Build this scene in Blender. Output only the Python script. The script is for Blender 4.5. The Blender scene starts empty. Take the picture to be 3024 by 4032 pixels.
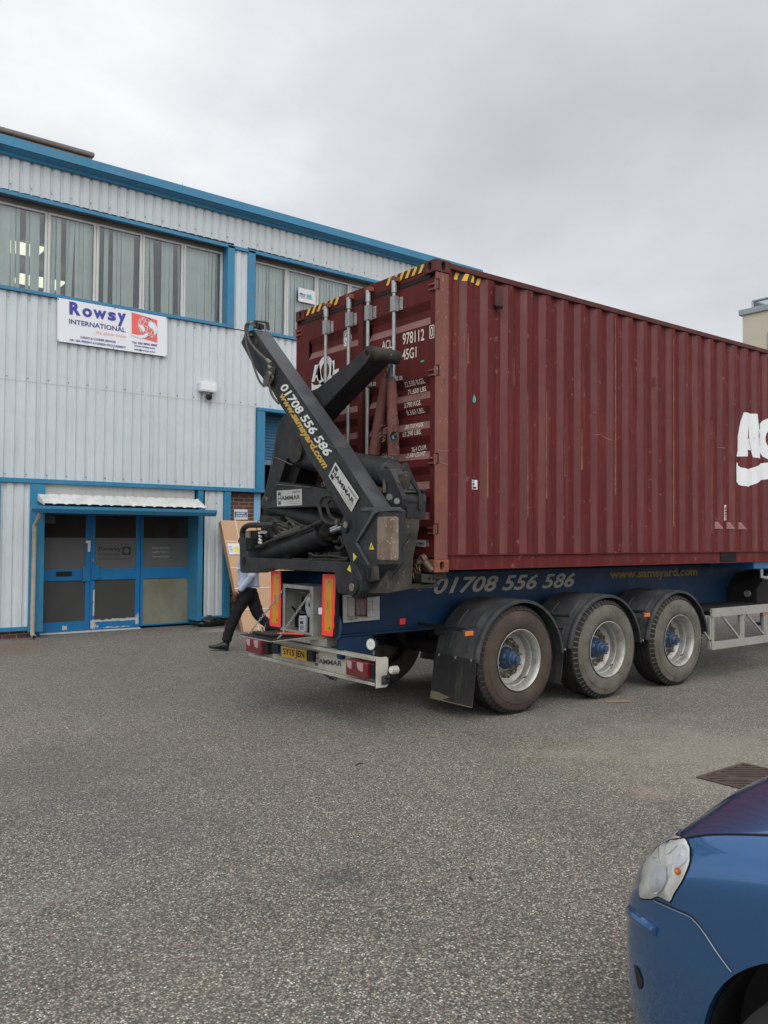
import bpy, bmesh, math, random
from mathutils import Vector, Matrix
random.seed(7)
sc = bpy.context.scene
COL = sc.collection
R_ = math.radians

# ------------------------------------------------------------------ camera
CAM = Vector((-5.0731, -5.8088, 1.7594)); YAW = 0.9129; PIT = 0.0278; ROLL = 0.0070; FPX = 3318.8
cf = Vector((math.cos(PIT)*math.cos(YAW), math.cos(PIT)*math.sin(YAW), math.sin(PIT)))
r0 = Vector((math.sin(YAW), -math.cos(YAW), 0)); u0 = r0.cross(cf)
cr = r0*math.cos(ROLL) + u0*math.sin(ROLL); cu = -r0*math.sin(ROLL) + u0*math.cos(ROLL)
cam_d = bpy.data.cameras.new('camera'); cam = bpy.data.objects.new('camera', cam_d); COL.objects.link(cam)
cam_d.sensor_fit = 'VERTICAL'; cam_d.sensor_height = 36.0; cam_d.lens = 36.0*FPX/4032.0
cam_d.clip_start = 0.05; cam_d.clip_end = 2000
m = Matrix((cr, cu, -cf)).transposed().to_4x4(); m.translation = CAM; cam.matrix_world = m
sc.camera = cam

# ------------------------------------------------------------------ world, sun, exposure
SUN_EL, SUN_AZ = R_(50), R_(-118)           # azimuth of the direction TO the sun, measured from +X
w = bpy.data.worlds.new('World'); sc.world = w; w.use_nodes = True
nt = w.node_tree; nt.nodes.clear(); N = nt.nodes.new; L = nt.links.new
wo = N('ShaderNodeOutputWorld')
sky = N('ShaderNodeTexSky'); sky.sky_type = 'NISHITA'; sky.sun_disc = False
sky.sun_elevation = SUN_EL; sky.sun_rotation = math.pi/2 - SUN_AZ; sky.dust_density = 4.0
b1 = N('ShaderNodeBackground'); b1.inputs[1].default_value = 0.02; L(sky.outputs[0], b1.inputs[0])
tc = N('ShaderNodeTexCoord'); sep = N('ShaderNodeSeparateXYZ'); L(tc.outputs['Generated'], sep.inputs[0])
zz = N('ShaderNodeMath'); zz.operation = 'MAXIMUM'; L(sep.outputs[2], zz.inputs[0]); zz.inputs[1].default_value = 0.0
za = N('ShaderNodeMath'); za.operation = 'ADD'; L(zz.outputs[0], za.inputs[0]); za.inputs[1].default_value = 0.22
dx = N('ShaderNodeMath'); dx.operation = 'DIVIDE'; L(sep.outputs[0], dx.inputs[0]); L(za.outputs[0], dx.inputs[1])
dy = N('ShaderNodeMath'); dy.operation = 'DIVIDE'; L(sep.outputs[1], dy.inputs[0]); L(za.outputs[0], dy.inputs[1])
cmb = N('ShaderNodeCombineXYZ'); L(dx.outputs[0], cmb.inputs[0]); L(dy.outputs[0], cmb.inputs[1]); cmb.inputs[2].default_value = 12.2
n1 = N('ShaderNodeTexNoise'); n1.inputs['Scale'].default_value = 0.50; n1.inputs['Detail'].default_value = 4.0
n1.inputs['Roughness'].default_value = 0.46; n1.inputs['Distortion'].default_value = 0.35; L(cmb.outputs[0], n1.inputs['Vector'])
n2 = N('ShaderNodeTexNoise'); n2.inputs['Scale'].default_value = 2.3; n2.inputs['Detail'].default_value = 6.0; n2.inputs['Roughness'].default_value = 0.55; L(cmb.outputs[0], n2.inputs['Vector'])
mo = N('ShaderNodeMath'); mo.operation = 'MULTIPLY_ADD'; L(n2.outputs[0], mo.inputs[0]); mo.inputs[1].default_value = 0.34; mo.inputs[2].default_value = -0.16
ms = N('ShaderNodeMath'); ms.operation = 'ADD'; L(n1.outputs[0], ms.inputs[0]); L(mo.outputs[0], ms.inputs[1])
rmp = N('ShaderNodeValToRGB'); L(ms.outputs[0], rmp.inputs[0])
e = rmp.color_ramp.elements; e[0].position = 0.27; e[0].color = (0.52, 0.53, 0.545, 1); e[1].position = 0.66; e[1].color = (1.0, 1.0, 1.0, 1)
k = rmp.color_ramp.elements.new(0.5); k.color = (0.71, 0.722, 0.738, 1)
# overcast: a bit brighter high up and behind the viewer, where the sun is veiled
dot = N('ShaderNodeVectorMath'); dot.operation = 'DOT_PRODUCT'; L(tc.outputs['Generated'], dot.inputs[0])
dot.inputs[1].default_value = (math.cos(SUN_EL)*math.cos(SUN_AZ), math.cos(SUN_EL)*math.sin(SUN_AZ), math.sin(SUN_EL))
mr = N('ShaderNodeMapRange'); L(dot.outputs['Value'], mr.inputs[0])
mr.inputs[1].default_value = 0.35; mr.inputs[2].default_value = 1.0; mr.inputs[3].default_value = 1.0; mr.inputs[4].default_value = 2.1
b2 = N('ShaderNodeBackground'); L(rmp.outputs[0], b2.inputs[0]); L(mr.outputs[0], b2.inputs[1])
ad = N('ShaderNodeAddShader'); L(b1.outputs[0], ad.inputs[0]); L(b2.outputs[0], ad.inputs[1]); L(ad.outputs[0], wo.inputs[0])
sl = bpy.data.lights.new('sun', 'SUN'); sl.energy = 0.6; sl.angle = R_(25); sl.color = (1.0, 0.97, 0.93)
so = bpy.data.objects.new('sun', sl); COL.objects.link(so)
sd = Vector((math.cos(SUN_EL)*math.cos(SUN_AZ), math.cos(SUN_EL)*math.sin(SUN_AZ), math.sin(SUN_EL)))
so.rotation_euler = sd.to_track_quat('Z', 'Y').to_euler(); so.location = (0, 0, 30)
vs = sc.view_settings; vs.view_transform = 'Standard'; vs.look = 'None'; vs.exposure = 0.0; vs.gamma = 1.0; vs.use_curve_mapping = False

# ------------------------------------------------------------------ helpers
def W(px, py, x=None, y=None, z=None):
    """point of a world plane (x=, y= or z=) that the survey photo shows at px,py"""
    d = cf + cr*((px-1512)/FPX) - cu*((py-2016)/FPX)
    i, v = (0, x) if x is not None else (1, y) if y is not None else (2, z)
    return CAM + d*((v-CAM[i])/d[i])
def zq(ox, oy, s): return lambda a, b: (ox+a/s, oy+b/s)
Q1 = zq(900, 1200, 1.8437); Q2 = zq(820, 1480, 2.873); Q3 = zq(900, 1800, 1.8437); Q5 = zq(1150, 1650, 2.765); Q6 = zq(900, 1900, 2.765)
Q4 = zq(880, 1200, 3.686); QB = zq(850, 2200, 2.212)
MATS = {}
def mat(name, col, rough=0.6, metal=0.0, var=0.12, s1=1.6, dirt=None, dirt_amt=0.35, dirt_scale=3.0, streak=None, streak_amt=0.4,
        bump=0.0, bscale=60.0, coat=0.0, emit=None, spec=0.5, fine=0.06, chips=None, chip_amt=0.6, chip_scale=14.0):
    m = bpy.data.materials.new(name); m.use_nodes = True; t = m.node_tree; n = t.nodes; l = t.links
    bs = n['Principled BSDF']; bs.inputs['Roughness'].default_value = rough; bs.inputs['Metallic'].default_value = metal
    bs.inputs['Coat Weight'].default_value = coat; bs.inputs['Coat Roughness'].default_value = 0.06
    bs.inputs['Specular IOR Level'].default_value = spec
    g = n.new('ShaderNodeNewGeometry'); pos = g.outputs['Position']
    def noise(scale, detail=4, vec=None, rg=0.55):
        q = n.new('ShaderNodeTexNoise'); q.inputs['Scale'].default_value = scale; q.inputs['Detail'].default_value = detail
        q.inputs['Roughness'].default_value = rg; l.new(vec if vec else pos, q.inputs['Vector']); return q.outputs[0]
    def rng(v, a, b, c, d):
        q = n.new('ShaderNodeMapRange'); l.new(v, q.inputs[0])
        for i, x in zip((1, 2, 3, 4), (a, b, c, d)): q.inputs[i].default_value = x
        return q.outputs[0]
    def mix(f, a, b):
        q = n.new('ShaderNodeMix'); q.data_type = 'RGBA'
        if isinstance(f, float): q.inputs[0].default_value = f
        else: l.new(f, q.inputs[0])
        for i, x in ((6, a), (7, b)):
            if isinstance(x, tuple): q.inputs[i].default_value = (*x[:3], 1)
            else: l.new(x, q.inputs[i])
        return q.outputs[2]
    lo = tuple(c*(1-var) for c in col); hi = tuple(min(1, c*(1+var)) for c in col)
    c = mix(rng(noise(s1, 5), 0.3, 0.7, 0, 1), lo, hi)
    if fine: c = mix(rng(noise(90, 2), 0.35, 0.65, 0, 1), c, mix(fine, c, tuple(min(1, q_*2.2+.01) for q_ in col)) if max(col) < .5 else mix(fine, c, (0.3, 0.3, 0.3)))
    if streak:
        mp = n.new('ShaderNodeMapping'); mp.inputs['Scale'].default_value = (9, 9, 0.55); l.new(pos, mp.inputs[0])
        f = rng(noise(1.4, 5, mp.outputs[0], .65), 0.5, 0.72, 0, streak_amt); c = mix(f, c, streak)
    if dirt: c = mix(rng(noise(dirt_scale, 8, None, .68), 0.46, 0.68, 0, dirt_amt), c, dirt)
    if chips: c = mix(rng(noise(chip_scale, 3, None, .6), 0.655, 0.68, 0, chip_amt), c, chips)
    l.new(c, bs.inputs['Base Color'])
    rr = rng(noise(6, 4), .3, .7, max(.03, rough-.1), min(1, rough+.12)); l.new(rr, bs.inputs['Roughness']) if rough > .36 else None
    if bump:
        b = n.new('ShaderNodeBump'); b.inputs['Strength'].default_value = bump; b.inputs['Distance'].default_value = 0.01
        l.new(noise(bscale, 4), b.inputs['Height']); l.new(b.outputs[0], bs.inputs['Normal'])
    if emit: bs.inputs['Emission Color'].default_value = (*emit[:3], 1); bs.inputs['Emission Strength'].default_value = emit[3]
    MATS[name] = m; return m

def sub(a, b): return (a[0]-b[0], a[1]-b[1], a[2]-b[2])
class MB:
    def __init__(s): s.bm = bmesh.new()
    def face(s, pts):
        vs = [s.bm.verts.new(p) for p in pts]
        try: s.bm.faces.new(vs)
        except Exception: pass
        return s
    def box(s, x0, x1, y0, y1, z0, z1, M=None):
        x0, x1 = min(x0, x1), max(x0, x1); y0, y1 = min(y0, y1), max(y0, y1); z0, z1 = min(z0, z1), max(z0, z1)
        c = [(x, y, z) for x in (x0, x1) for y in (y0, y1) for z in (z0, z1)]
        if M: c = [tuple(M @ Vector(q)) for q in c]
        v = [s.bm.verts.new(q) for q in c]
        for f in ((0, 1, 3, 2), (4, 6, 7, 5), (0, 4, 5, 1), (2, 3, 7, 6), (0, 2, 6, 4), (1, 5, 7, 3)): s.bm.faces.new([v[i] for i in f])
        return s
    def prism(s, pts, d):
        """planar outline pts (3D), extruded by vector d"""
        d = Vector(d); a = [s.bm.verts.new(p) for p in pts]; b = [s.bm.verts.new(Vector(p)+d) for p in pts]; n = len(a)
        s.bm.faces.new(a); s.bm.faces.new(b[::-1])
        for i in range(n): s.bm.faces.new((a[i], b[i], b[(i+1) % n], a[(i+1) % n]))
        return s
    def tube(s, pts, r, n=10, cap=True):
        pts = [Vector(p) for p in pts]; rs = r if isinstance(r, (list, tuple)) else [r]*len(pts); prev = None; up = None
        for i, p in enumerate(pts):
            t = (pts[min(i+1, len(pts)-1)]-pts[max(i-1, 0)]).normalized()
            if up is None: up = t.orthogonal().normalized()
            up = (up - t*up.dot(t))
            up = up.normalized() if up.length > 1e-6 else t.orthogonal().normalized()
            sd_ = t.cross(up)
            ring = [s.bm.verts.new(p + (up*math.cos(2*math.pi*k/n) + sd_*math.sin(2*math.pi*k/n))*rs[i]) for k in range(n)]
            if prev:
                for k in range(n): s.bm.faces.new((prev[k], prev[(k+1) % n], ring[(k+1) % n], ring[k]))
            elif cap: s.bm.faces.new(ring[::-1])
            prev = ring
        if cap: s.bm.faces.new(prev)
        return s
    def lathe(s, prof, c, axis='y', n=48, close=False, caps=True):
        """prof: (offset along axis, radius) list"""
        rings = []
        for (a, r) in prof:
            ring = []
            for k in range(n):
                t = 2*math.pi*k/n; u, v = r*math.cos(t), r*math.sin(t)
                q = {'y': (c[0]+u, c[1]+a, c[2]+v), 'x': (c[0]+a, c[1]+u, c[2]+v), 'z': (c[0]+u, c[1]+v, c[2]+a)}[axis]
                ring.append(s.bm.verts.new(q))
            rings.append(ring)
        m_ = len(rings)
        for i in range(m_ if close else m_-1):
            A, B = rings[i], rings[(i+1) % m_]
            for k in range(n): s.bm.faces.new((A[k], A[(k+1) % n], B[(k+1) % n], B[k]))
        if not close and caps: s.bm.faces.new(rings[0]); s.bm.faces.new(rings[-1][::-1])
        return s
    def build(s, name, m, parent=None, bevel=0.0, smooth=False, subd=0, local=False, loc=None, autos=35):
        bmesh.ops.recalc_face_normals(s.bm, faces=s.bm.faces[:])
        me = bpy.data.meshes.new(name); o = bpy.data.objects.new(name, me); COL.objects.link(o)
        org = Vector((0, 0, 0))
        if parent is not None: o.parent = parent; org = ORG.get(parent.as_pointer(), Vector((0, 0, 0))) if not local else org
        elif loc is not None: org = Vector(loc)
        if not local and org.length > 0:
            for v in s.bm.verts: v.co -= org
        if parent is None and loc is not None: o.location = loc
        ORG[o.as_pointer()] = org
        if smooth:
            for f in s.bm.faces: f.smooth = True
            if autos:
                for e_ in s.bm.edges:
                    if len(e_.link_faces) == 2 and e_.calc_face_angle(0) > R_(autos): e_.smooth = False
        s.bm.to_mesh(me); s.bm.free(); me.materials.append(MATS[m] if isinstance(m, str) else m)
        if bevel:
            b = o.modifiers.new('bevel', 'BEVEL'); b.width = bevel; b.segments = 2; b.limit_method = 'ANGLE'; b.angle_limit = R_(40)
        if subd:
            b = o.modifiers.new('subd', 'SUBSURF'); b.levels = subd; b.render_levels = subd
        return o
ORG = {}
def tag(o, label, cat=None, group=None, kind=None):
    if label: o['label'] = label
    if cat: o['category'] = cat
    if group: o['group'] = group
    if kind: o['kind'] = kind
    return o
def thing(name, label, cat, loc=(0, 0, 0), rotz=0.0, group=None):
    o = bpy.data.objects.new(name, None); COL.objects.link(o); o.location = loc; o.rotation_euler = (0, 0, rotz); o.empty_display_size = .2
    ORG[o.as_pointer()] = Vector(loc) if rotz == 0 else Vector((0, 0, 0)); return tag(o, label, cat, group)
def lab(o, label): o['label'] = label; return o

def text_mb(body, BL, BR, TL, off=0.0, bold=0.0, drape=None, mb=None, shear=0.0, depth=0.0):
    """solid lettering whose bounding box fills the parallelogram BL, BR, TL"""
    cu_ = bpy.data.curves.new('t', 'FONT'); cu_.body = body; cu_.offset = bold; cu_.shear = shear; cu_.resolution_u = 3
    o = bpy.data.objects.new('t', cu_); COL.objects.link(o); dg = bpy.context.evaluated_depsgraph_get(); dg.update()
    me = bpy.data.meshes.new_from_object(o.evaluated_get(dg)); bpy.data.objects.remove(o)
    mb = mb or MB(); BL, BR, TL = Vector(BL), Vector(BR), Vector(TL)
    xs = [v.co.x for v in me.vertices]; ys = [v.co.y for v in me.vertices]; x0, x1, y0, y1 = min(xs), max(xs), min(ys), max(ys)
    nrm = (BR-BL).cross(TL-BL).normalized()
    base = len(mb.bm.verts); vs_ = []
    for v in me.vertices:
        vs_.append(mb.bm.verts.new(BL + (BR-BL)*((v.co.x-x0)/(x1-x0)) + (TL-BL)*((v.co.y-y0)/(y1-y0)) + nrm*off))
    for p in me.polygons:
        try: mb.bm.faces.new([vs_[i] for i in p.vertices])
        except Exception: pass
    bpy.data.meshes.remove(me)
    return mb
def drape(mb, axis, breaks, fn):
    """cut the mesh at breaks along axis, then let fn move each vertex onto the corrugated surface"""
    nv = Vector((0, 0, 0)); nv[axis] = 1.0
    for b in breaks:
        co = Vector((0, 0, 0)); co[axis] = b
        bmesh.ops.bisect_plane(mb.bm, geom=mb.bm.verts[:]+mb.bm.edges[:]+mb.bm.faces[:], plane_co=co, plane_no=nv, dist=1e-5)
    for v in mb.bm.verts: v.co = Vector(fn(v.co))
    return mb
def child(mb, name, m, parent, **k): return mb.build(name, m, parent, **k)

# ------------------------------------------------------------------ materials
mat('blue_trim', (0.022, 0.185, 0.335), 0.42, var=.10, dirt=(0.10, 0.17, 0.22), dirt_amt=.35, streak=(0.09, 0.22, 0.34), streak_amt=.3)
mat('blue_frame', (0.008, 0.150, 0.36), 0.38, var=.08, dirt=(0.05, 0.12, 0.2), dirt_amt=.3)
mat('blue_worn', (0.008, 0.150, 0.36), 0.4, var=.08, dirt=(0.05, 0.12, 0.2), dirt_amt=.3)
mat('cladding', (0.555, 0.605, 0.635), 0.5, var=.05, s1=.8, streak=(0.45, 0.475, 0.48), streak_amt=.5, dirt=(0.48, 0.50, 0.495), dirt_amt=.4, fine=.03)
mat('cladding_upper', (0.50, 0.54, 0.565), 0.5, var=.05, s1=.8, streak=(0.44, 0.47, 0.47), streak_amt=.35, dirt=(0.48, 0.5, 0.5), dirt_amt=.3, fine=.03)
mat('canopy_sheet', (0.58, 0.60, 0.58), 0.55, var=.06, dirt=(0.35, 0.36, 0.33), dirt_amt=.6, dirt_scale=5)
mat('white_alu', (0.55, 0.56, 0.54), 0.45, var=.06, streak=(0.33, 0.32, 0.29), streak_amt=.6)
mat('screw', (0.22, 0.22, 0.22), 0.5, metal=.5)
mat('dark_room', (0.10, 0.10, 0.10), 0.9, fine=0)
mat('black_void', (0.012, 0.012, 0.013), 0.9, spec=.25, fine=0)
mat('blind', (0.84, 0.88, 0.87), 0.85, var=.08, s1=3, fine=.02)
mat('room_light', (0.9, 0.9, 0.8), 0.5, emit=(1.0, 0.97, 0.72, 1.15), fine=0)
mat('soffit', (0.16, 0.155, 0.14), 0.8, var=.2)
mat('roof_felt', (0.16, 0.15, 0.14), 0.9, var=.2, bump=.5, bscale=30)
mat('roof_timber', (0.28, 0.20, 0.145), 0.85, var=.2, streak=(0.12, 0.09, 0.07))
mat('white_paint', (0.74, 0.76, 0.80), 0.4, var=.02, fine=0)
mat('sign_blue', (0.045, 0.05, 0.33), 0.5, var=.04, fine=0)
mat('sign_navy', (0.06, 0.07, 0.24), 0.5, var=.04, fine=0)
mat('sign_red', (0.78, 0.13, 0.11), 0.5, var=.04, fine=0)
mat('sign_pink', (0.85, 0.36, 0.33), 0.5, var=.04, fine=0)
mat('frost', (0.115, 0.120, 0.116), 0.32, var=.08, spec=.5, fine=0)
mat('frost_low', (0.058, 0.062, 0.058), 0.35, var=.1, fine=0)
mat('glass_dark', (0.034, 0.034, 0.031), 0.07, var=.2, fine=0)
mat('board_pane', (0.20, 0.205, 0.16), 0.3, var=.12, dirt=(0.14, 0.12, 0.07), dirt_amt=.6, dirt_scale=2)
mat('etched', (0.115, 0.12, 0.125), 0.5, var=.05, fine=0)
mat('etched_dark', (0.018, 0.02, 0.022), 0.5, var=.05, fine=0)
mat('pvc_grey', (0.32, 0.31, 0.27), 0.6, var=.12, dirt=(0.16, 0.14, 0.1), dirt_amt=.6)
mat('black_plastic', (0.016, 0.017, 0.019), 0.45, spec=.25, var=.3)
mat('shutter', (0.035, 0.13, 0.23), 0.5, var=.1, dirt=(0.04, 0.06, 0.08))
mat('shutter_bar', (0.16, 0.21, 0.30), 0.5)
mat('light_blue', (0.20, 0.42, 0.62), 0.5, var=.06)
mat('card', (0.50, 0.315, 0.19), 0.85, var=.06, s1=2, fine=.05)
mat('card_edge', (0.30, 0.19, 0.115), 0.9, var=.12)
mat('strap_white', (0.72, 0.68, 0.62), 0.6, fine=0)
mat('paper', (0.66, 0.67, 0.72), 0.6, fine=0, var=.03)
mat('yellow', (0.72, 0.62, 0.06), 0.5, fine=0)
mat('cream', (0.52, 0.475, 0.385), 0.9, var=.04, s1=.3, fine=.03)
mat('alu_rail', (0.30, 0.33, 0.36), 0.4, metal=.6)
# container
RED = (0.104, 0.0140, 0.0155)
mat('red_side', RED, 0.55, spec=.14, var=.14, s1=.9, streak=(0.175, 0.052, 0.040), streak_amt=.6, dirt=(0.070, 0.018, 0.020), dirt_amt=.6, dirt_scale=1.6, fine=.05, chips=(0.26, 0.12, 0.09), chip_amt=.5, chip_scale=11, bump=.15, bscale=14)
mat('red_door', (0.096, 0.0155, 0.0155), 0.55, spec=.14, var=.14, s1=1.4, dirt=(0.06, 0.022, 0.02), dirt_amt=.5, streak=(0.12, 0.045, 0.035), streak_amt=.35, fine=.05)
mat('red_post', (0.15, 0.045, 0.036), 0.55, var=.18, s1=3, dirt=(0.22, 0.075, 0.04), dirt_amt=.7, dirt_scale=4, chips=(0.33, 0.25, 0.22), chip_amt=.6, chip_scale=18, streak=(0.25, 0.10, 0.06), streak_amt=.5, bump=.15, bscale=30)
mat('red_rust', (0.20, 0.068, 0.035), 0.75, var=.3, s1=7, dirt=(0.10, 0.035, 0.02), dirt_amt=.8, dirt_scale=9, bump=.4, bscale=50)
mat('rust_run', (0.20, 0.082, 0.05), 0.7, var=.2, dirt=(0.092, 0.015, 0.016), dirt_amt=1.0, dirt_scale=9)
mat('label_pink', (0.60, 0.43, 0.41), 0.6, fine=0)
mat('red_pale', (0.21, 0.105, 0.098), 0.7, var=.15, dirt=(0.12, 0.04, 0.036), dirt_amt=.5, fine=.04)  # paler red for the lower slope of each door channel
mat('red_streaked', (0.106, 0.0165, 0.0175), 0.55, var=.25, streak=(0.19, 0.07, 0.05), streak_amt=.5, dirt=(0.082, 0.014, 0.015), dirt_amt=.8, dirt_scale=1.1)  # streaked red for one slope of each side rib and some scrapes
mat('red_dark', (0.085, 0.024, 0.021), 0.6, spec=.25, var=.2, s1=5, dirt=(0.04, 0.02, 0.018), dirt_amt=.6, dirt_scale=8)
mat('bleached', (0.26, 0.125, 0.115), 0.6, var=.1)
mat('gasket', (0.013, 0.013, 0.014), 0.7, spec=.25, var=.3)
mat('galv', (0.36, 0.37, 0.375), 0.42, metal=.45, var=.15, s1=9, streak=(0.20, 0.15, 0.12), streak_amt=.5, dirt=(0.22, 0.2, 0.18), dirt_amt=.5, dirt_scale=20)
mat('decal_white', (0.72, 0.73, 0.74), 0.5, var=.04, fine=0, chips=(0.2, .1, .1), chip_amt=.35, chip_scale=22)
mat('decal_cream', (0.62, 0.58, 0.50), 0.5, var=.05, fine=0)
mat('tape_yellow', (0.78, 0.40, 0.03), 0.5, var=.05, fine=0)
mat('tape_black', (0.015, 0.014, 0.012), 0.5, fine=0)
mat('green', (0.03, 0.42, 0.20), 0.4, fine=0)
mat('teal', (0.05, 0.48, 0.34), 0.3, fine=0)
# trailer
mat('crane_paint', (0.017, 0.0185, 0.021), 0.42, spec=.25, var=.25, s1=2.5, dirt=(0.055, 0.055, 0.052), dirt_amt=.40, dirt_scale=2.2, streak=(0.05, 0.05, 0.045), streak_amt=.35, fine=.04, chips=(0.16, 0.15, 0.14), chip_amt=.3, chip_scale=30, bump=.08, bscale=40)
mat('crane_skylit', (0.046, 0.050, 0.056), 0.40, var=.2, s1=2, dirt=(0.10, 0.10, 0.095), dirt_amt=.5, dirt_scale=3, fine=.03, bump=.06, bscale=40)  # crane paint with the sky's reflection put into a lighter grey
mat('crane_grimy', (0.026, 0.026, 0.025), 0.6, spec=.25, var=.3, s1=4, dirt=(0.095, 0.07, 0.05), dirt_amt=.7, dirt_scale=3.2, chips=(0.22, 0.2, 0.18), chip_amt=.5, chip_scale=22, bump=.25, bscale=35)
mat('pad_rust', (0.16, 0.115, 0.085), 0.75, var=.3, s1=5, dirt=(0.10, 0.06, 0.035), dirt_amt=.8, dirt_scale=6, chips=(0.45, 0.42, 0.40), chip_amt=.8, chip_scale=34, streak=(0.40, 0.37, 0.34), streak_amt=.8, bump=.4, bscale=40)
mat('steel_rust', (0.10, 0.075, 0.055), 0.6, metal=.4, var=.35, s1=9, dirt=(0.13, 0.06, 0.035), dirt_amt=.8, dirt_scale=12, bump=.3)
mat('chrome', (0.55, 0.56, 0.57), 0.12, metal=1.0, fine=0, var=.04)
mat('hose', (0.055, 0.053, 0.047), 0.6, var=.3, s1=12, dirt=(0.13, 0.12, 0.1), dirt_amt=.6, dirt_scale=10)
mat('hose_dark', (0.022, 0.021, 0.02), 0.55, spec=.25, var=.3, s1=12, dirt=(0.07, 0.065, 0.055), dirt_amt=.5, dirt_scale=10)
mat('fitting', (0.26, 0.24, 0.20), 0.4, metal=.7, dirt=(0.1, .08, .06), dirt_amt=.7, dirt_scale=20)
mat('chassis_blue', (0.005, 0.029, 0.082), 0.5, spec=.3, var=.2, s1=1.5, dirt=(0.014, 0.024, 0.04), dirt_amt=.5, dirt_scale=2.5, streak=(0.014, 0.036, 0.075), streak_amt=.3)
mat('bright_blue', (0.02, 0.12, 0.34), 0.4, var=.2, dirt=(0.05, 0.06, 0.08), dirt_amt=.5, dirt_scale=14)
mat('under', (0.014, 0.014, 0.014), 0.8, spec=.25, var=.3, dirt=(0.035, 0.03, 0.026), dirt_amt=.6)
mat('tyre_brown', (0.050, 0.036, 0.028), 0.88, var=.25, s1=5, dirt=(0.085, 0.052, 0.035), dirt_amt=.7, dirt_scale=5, bump=.4, bscale=45)
mat('tyre_grey', (0.115, 0.106, 0.088), 0.9, var=.2, s1=5, dirt=(0.045, 0.04, 0.034), dirt_amt=.7, dirt_scale=6, bump=.4, bscale=45)
mat('tread', (0.020, 0.019, 0.018), 0.85, spec=.25, var=.3, s1=6, dirt=(0.055, 0.05, 0.042), dirt_amt=.6, dirt_scale=7)
mat('rim', (0.42, 0.41, 0.385), 0.45, metal=.5, var=.15, s1=4, dirt=(0.13, 0.11, 0.085), dirt_amt=.9, dirt_scale=4)
mat('rim_dirty', (0.10, 0.095, 0.08), 0.6, metal=.3, var=.3, s1=8, dirt=(0.05, 0.045, 0.03), dirt_amt=.8, dirt_scale=10)
mat('nut', (0.20, 0.19, 0.13), 0.5, metal=.5, var=.3, s1=30)
mat('hub_blue', (0.018, 0.05, 0.115), 0.45, var=.2, s1=10, dirt=(0.07, 0.08, 0.10), dirt_amt=.7, dirt_scale=14)
mat('guard_plastic', (0.036, 0.039, 0.042), 0.5, spec=.25, var=.25, s1=4, dirt=(0.085, 0.08, 0.07), dirt_amt=.6, dirt_scale=4, fine=.05)
mat('rubber_flap', (0.026, 0.026, 0.026), 0.8, spec=.25, var=.2, streak=(0.085, 0.083, 0.075), streak_amt=.7, dirt=(0.06, 0.055, 0.05), dirt_amt=.4)
mat('mud', (0.15, 0.125, 0.085), 0.9, var=.15)
mat('bumper_cream', (0.42, 0.41, 0.36), 0.5, var=.1, s1=4, dirt=(0.24, 0.20, 0.15), dirt_amt=.6, dirt_scale=5, streak=(0.3, 0.27, 0.22), streak_amt=.4)
mat('guard_alu', (0.36, 0.36, 0.335), 0.45, metal=.35, var=.12, s1=3, dirt=(0.22, 0.2, 0.17), dirt_amt=.6, dirt_scale=6)
mat('lens_red', (0.14, 0.010, 0.016), 0.25, var=.15, dirt=(0.16, 0.06, 0.06), dirt_amt=.35, fine=0, coat=.5)
mat('lens_pale', (0.42, 0.27, 0.27), 0.3, var=.08, fine=0)
mat('amber', (0.62, 0.15, 0.02), 0.3, fine=0, var=.1)
mat('plate_yellow', (0.66, 0.36, 0.03), 0.35, fine=0, var=.06, dirt=(0.35, .2, .05), dirt_amt=.35, dirt_scale=12)
mat('hazard_red', (0.95, 0.055, 0.045), 0.4, var=.03, fine=0)
mat('hazard_amber', (0.56, 0.27, 0.012), 0.3, var=.08, s1=6, fine=0)
mat('box_grey', (0.27, 0.275, 0.26), 0.5, var=.1, dirt=(0.14, 0.13, 0.11), dirt_amt=.6, dirt_scale=7)
mat('box_inside', (0.30, 0.32, 0.33), 0.6, var=.1)
mat('device_white', (0.42, 0.44, 0.46), 0.45, var=.04, fine=0)
mat('black_rubber', (0.010, 0.010, 0.011), 0.55, spec=.25, var=.3)
mat('ply_edge', (0.26, 0.23, 0.18), 0.8, var=.2)
mat('orange_red', (0.75, 0.07, 0.03), 0.5, fine=0)
mat('chainmetal', (0.30, 0.30, 0.29), 0.45, metal=.8, var=.2)
mat('label_plate', (0.50, 0.51, 0.49), 0.5, var=.06, dirt=(0.3, .29, .26), dirt_amt=.5, dirt_scale=9, fine=0)
mat('label_pale', (0.46, 0.47, 0.46), 0.55, var=.06, dirt=(0.2, .19, .17), dirt_amt=.5, dirt_scale=9, fine=0)
mat('ink_black', (0.012, 0.012, 0.013), 0.5, fine=0)
mat('ink_grey', (0.06, 0.06, 0.06), 0.6, fine=0)
mat('ink_navy', (0.03, 0.05, 0.18), 0.6, fine=0)
mat('ink_maroon', (0.16, 0.02, 0.07), 0.6, fine=0)
mat('ink_olive', (0.20, 0.17, 0.07), 0.6, fine=0)
mat('arm_white', (0.66, 0.68, 0.66), 0.45, var=.04, fine=0)
mat('arm_gold', (0.50, 0.31, 0.045), 0.45, var=.06, fine=0)
mat('faded_letter', (0.36, 0.34, 0.28), 0.6, var=.12, s1=14, fine=0)
mat('faded_gold', (0.26, 0.16, 0.025), 0.6, var=.12, s1=14, fine=0)
mat('warn_yellow', (0.62, 0.52, 0.05), 0.45, fine=0)
mat('sling_red', (0.16, 0.060, 0.052), 0.85, var=.25, s1=7, dirt=(0.075, 0.05, 0.035), dirt_amt=.7, dirt_scale=7, bump=.5, bscale=60)
mat('fray', (0.10, 0.085, 0.055), 0.95, var=.4, s1=40)
mat('rope_blue', (0.05, 0.17, 0.30), 0.8, var=.2)
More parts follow.
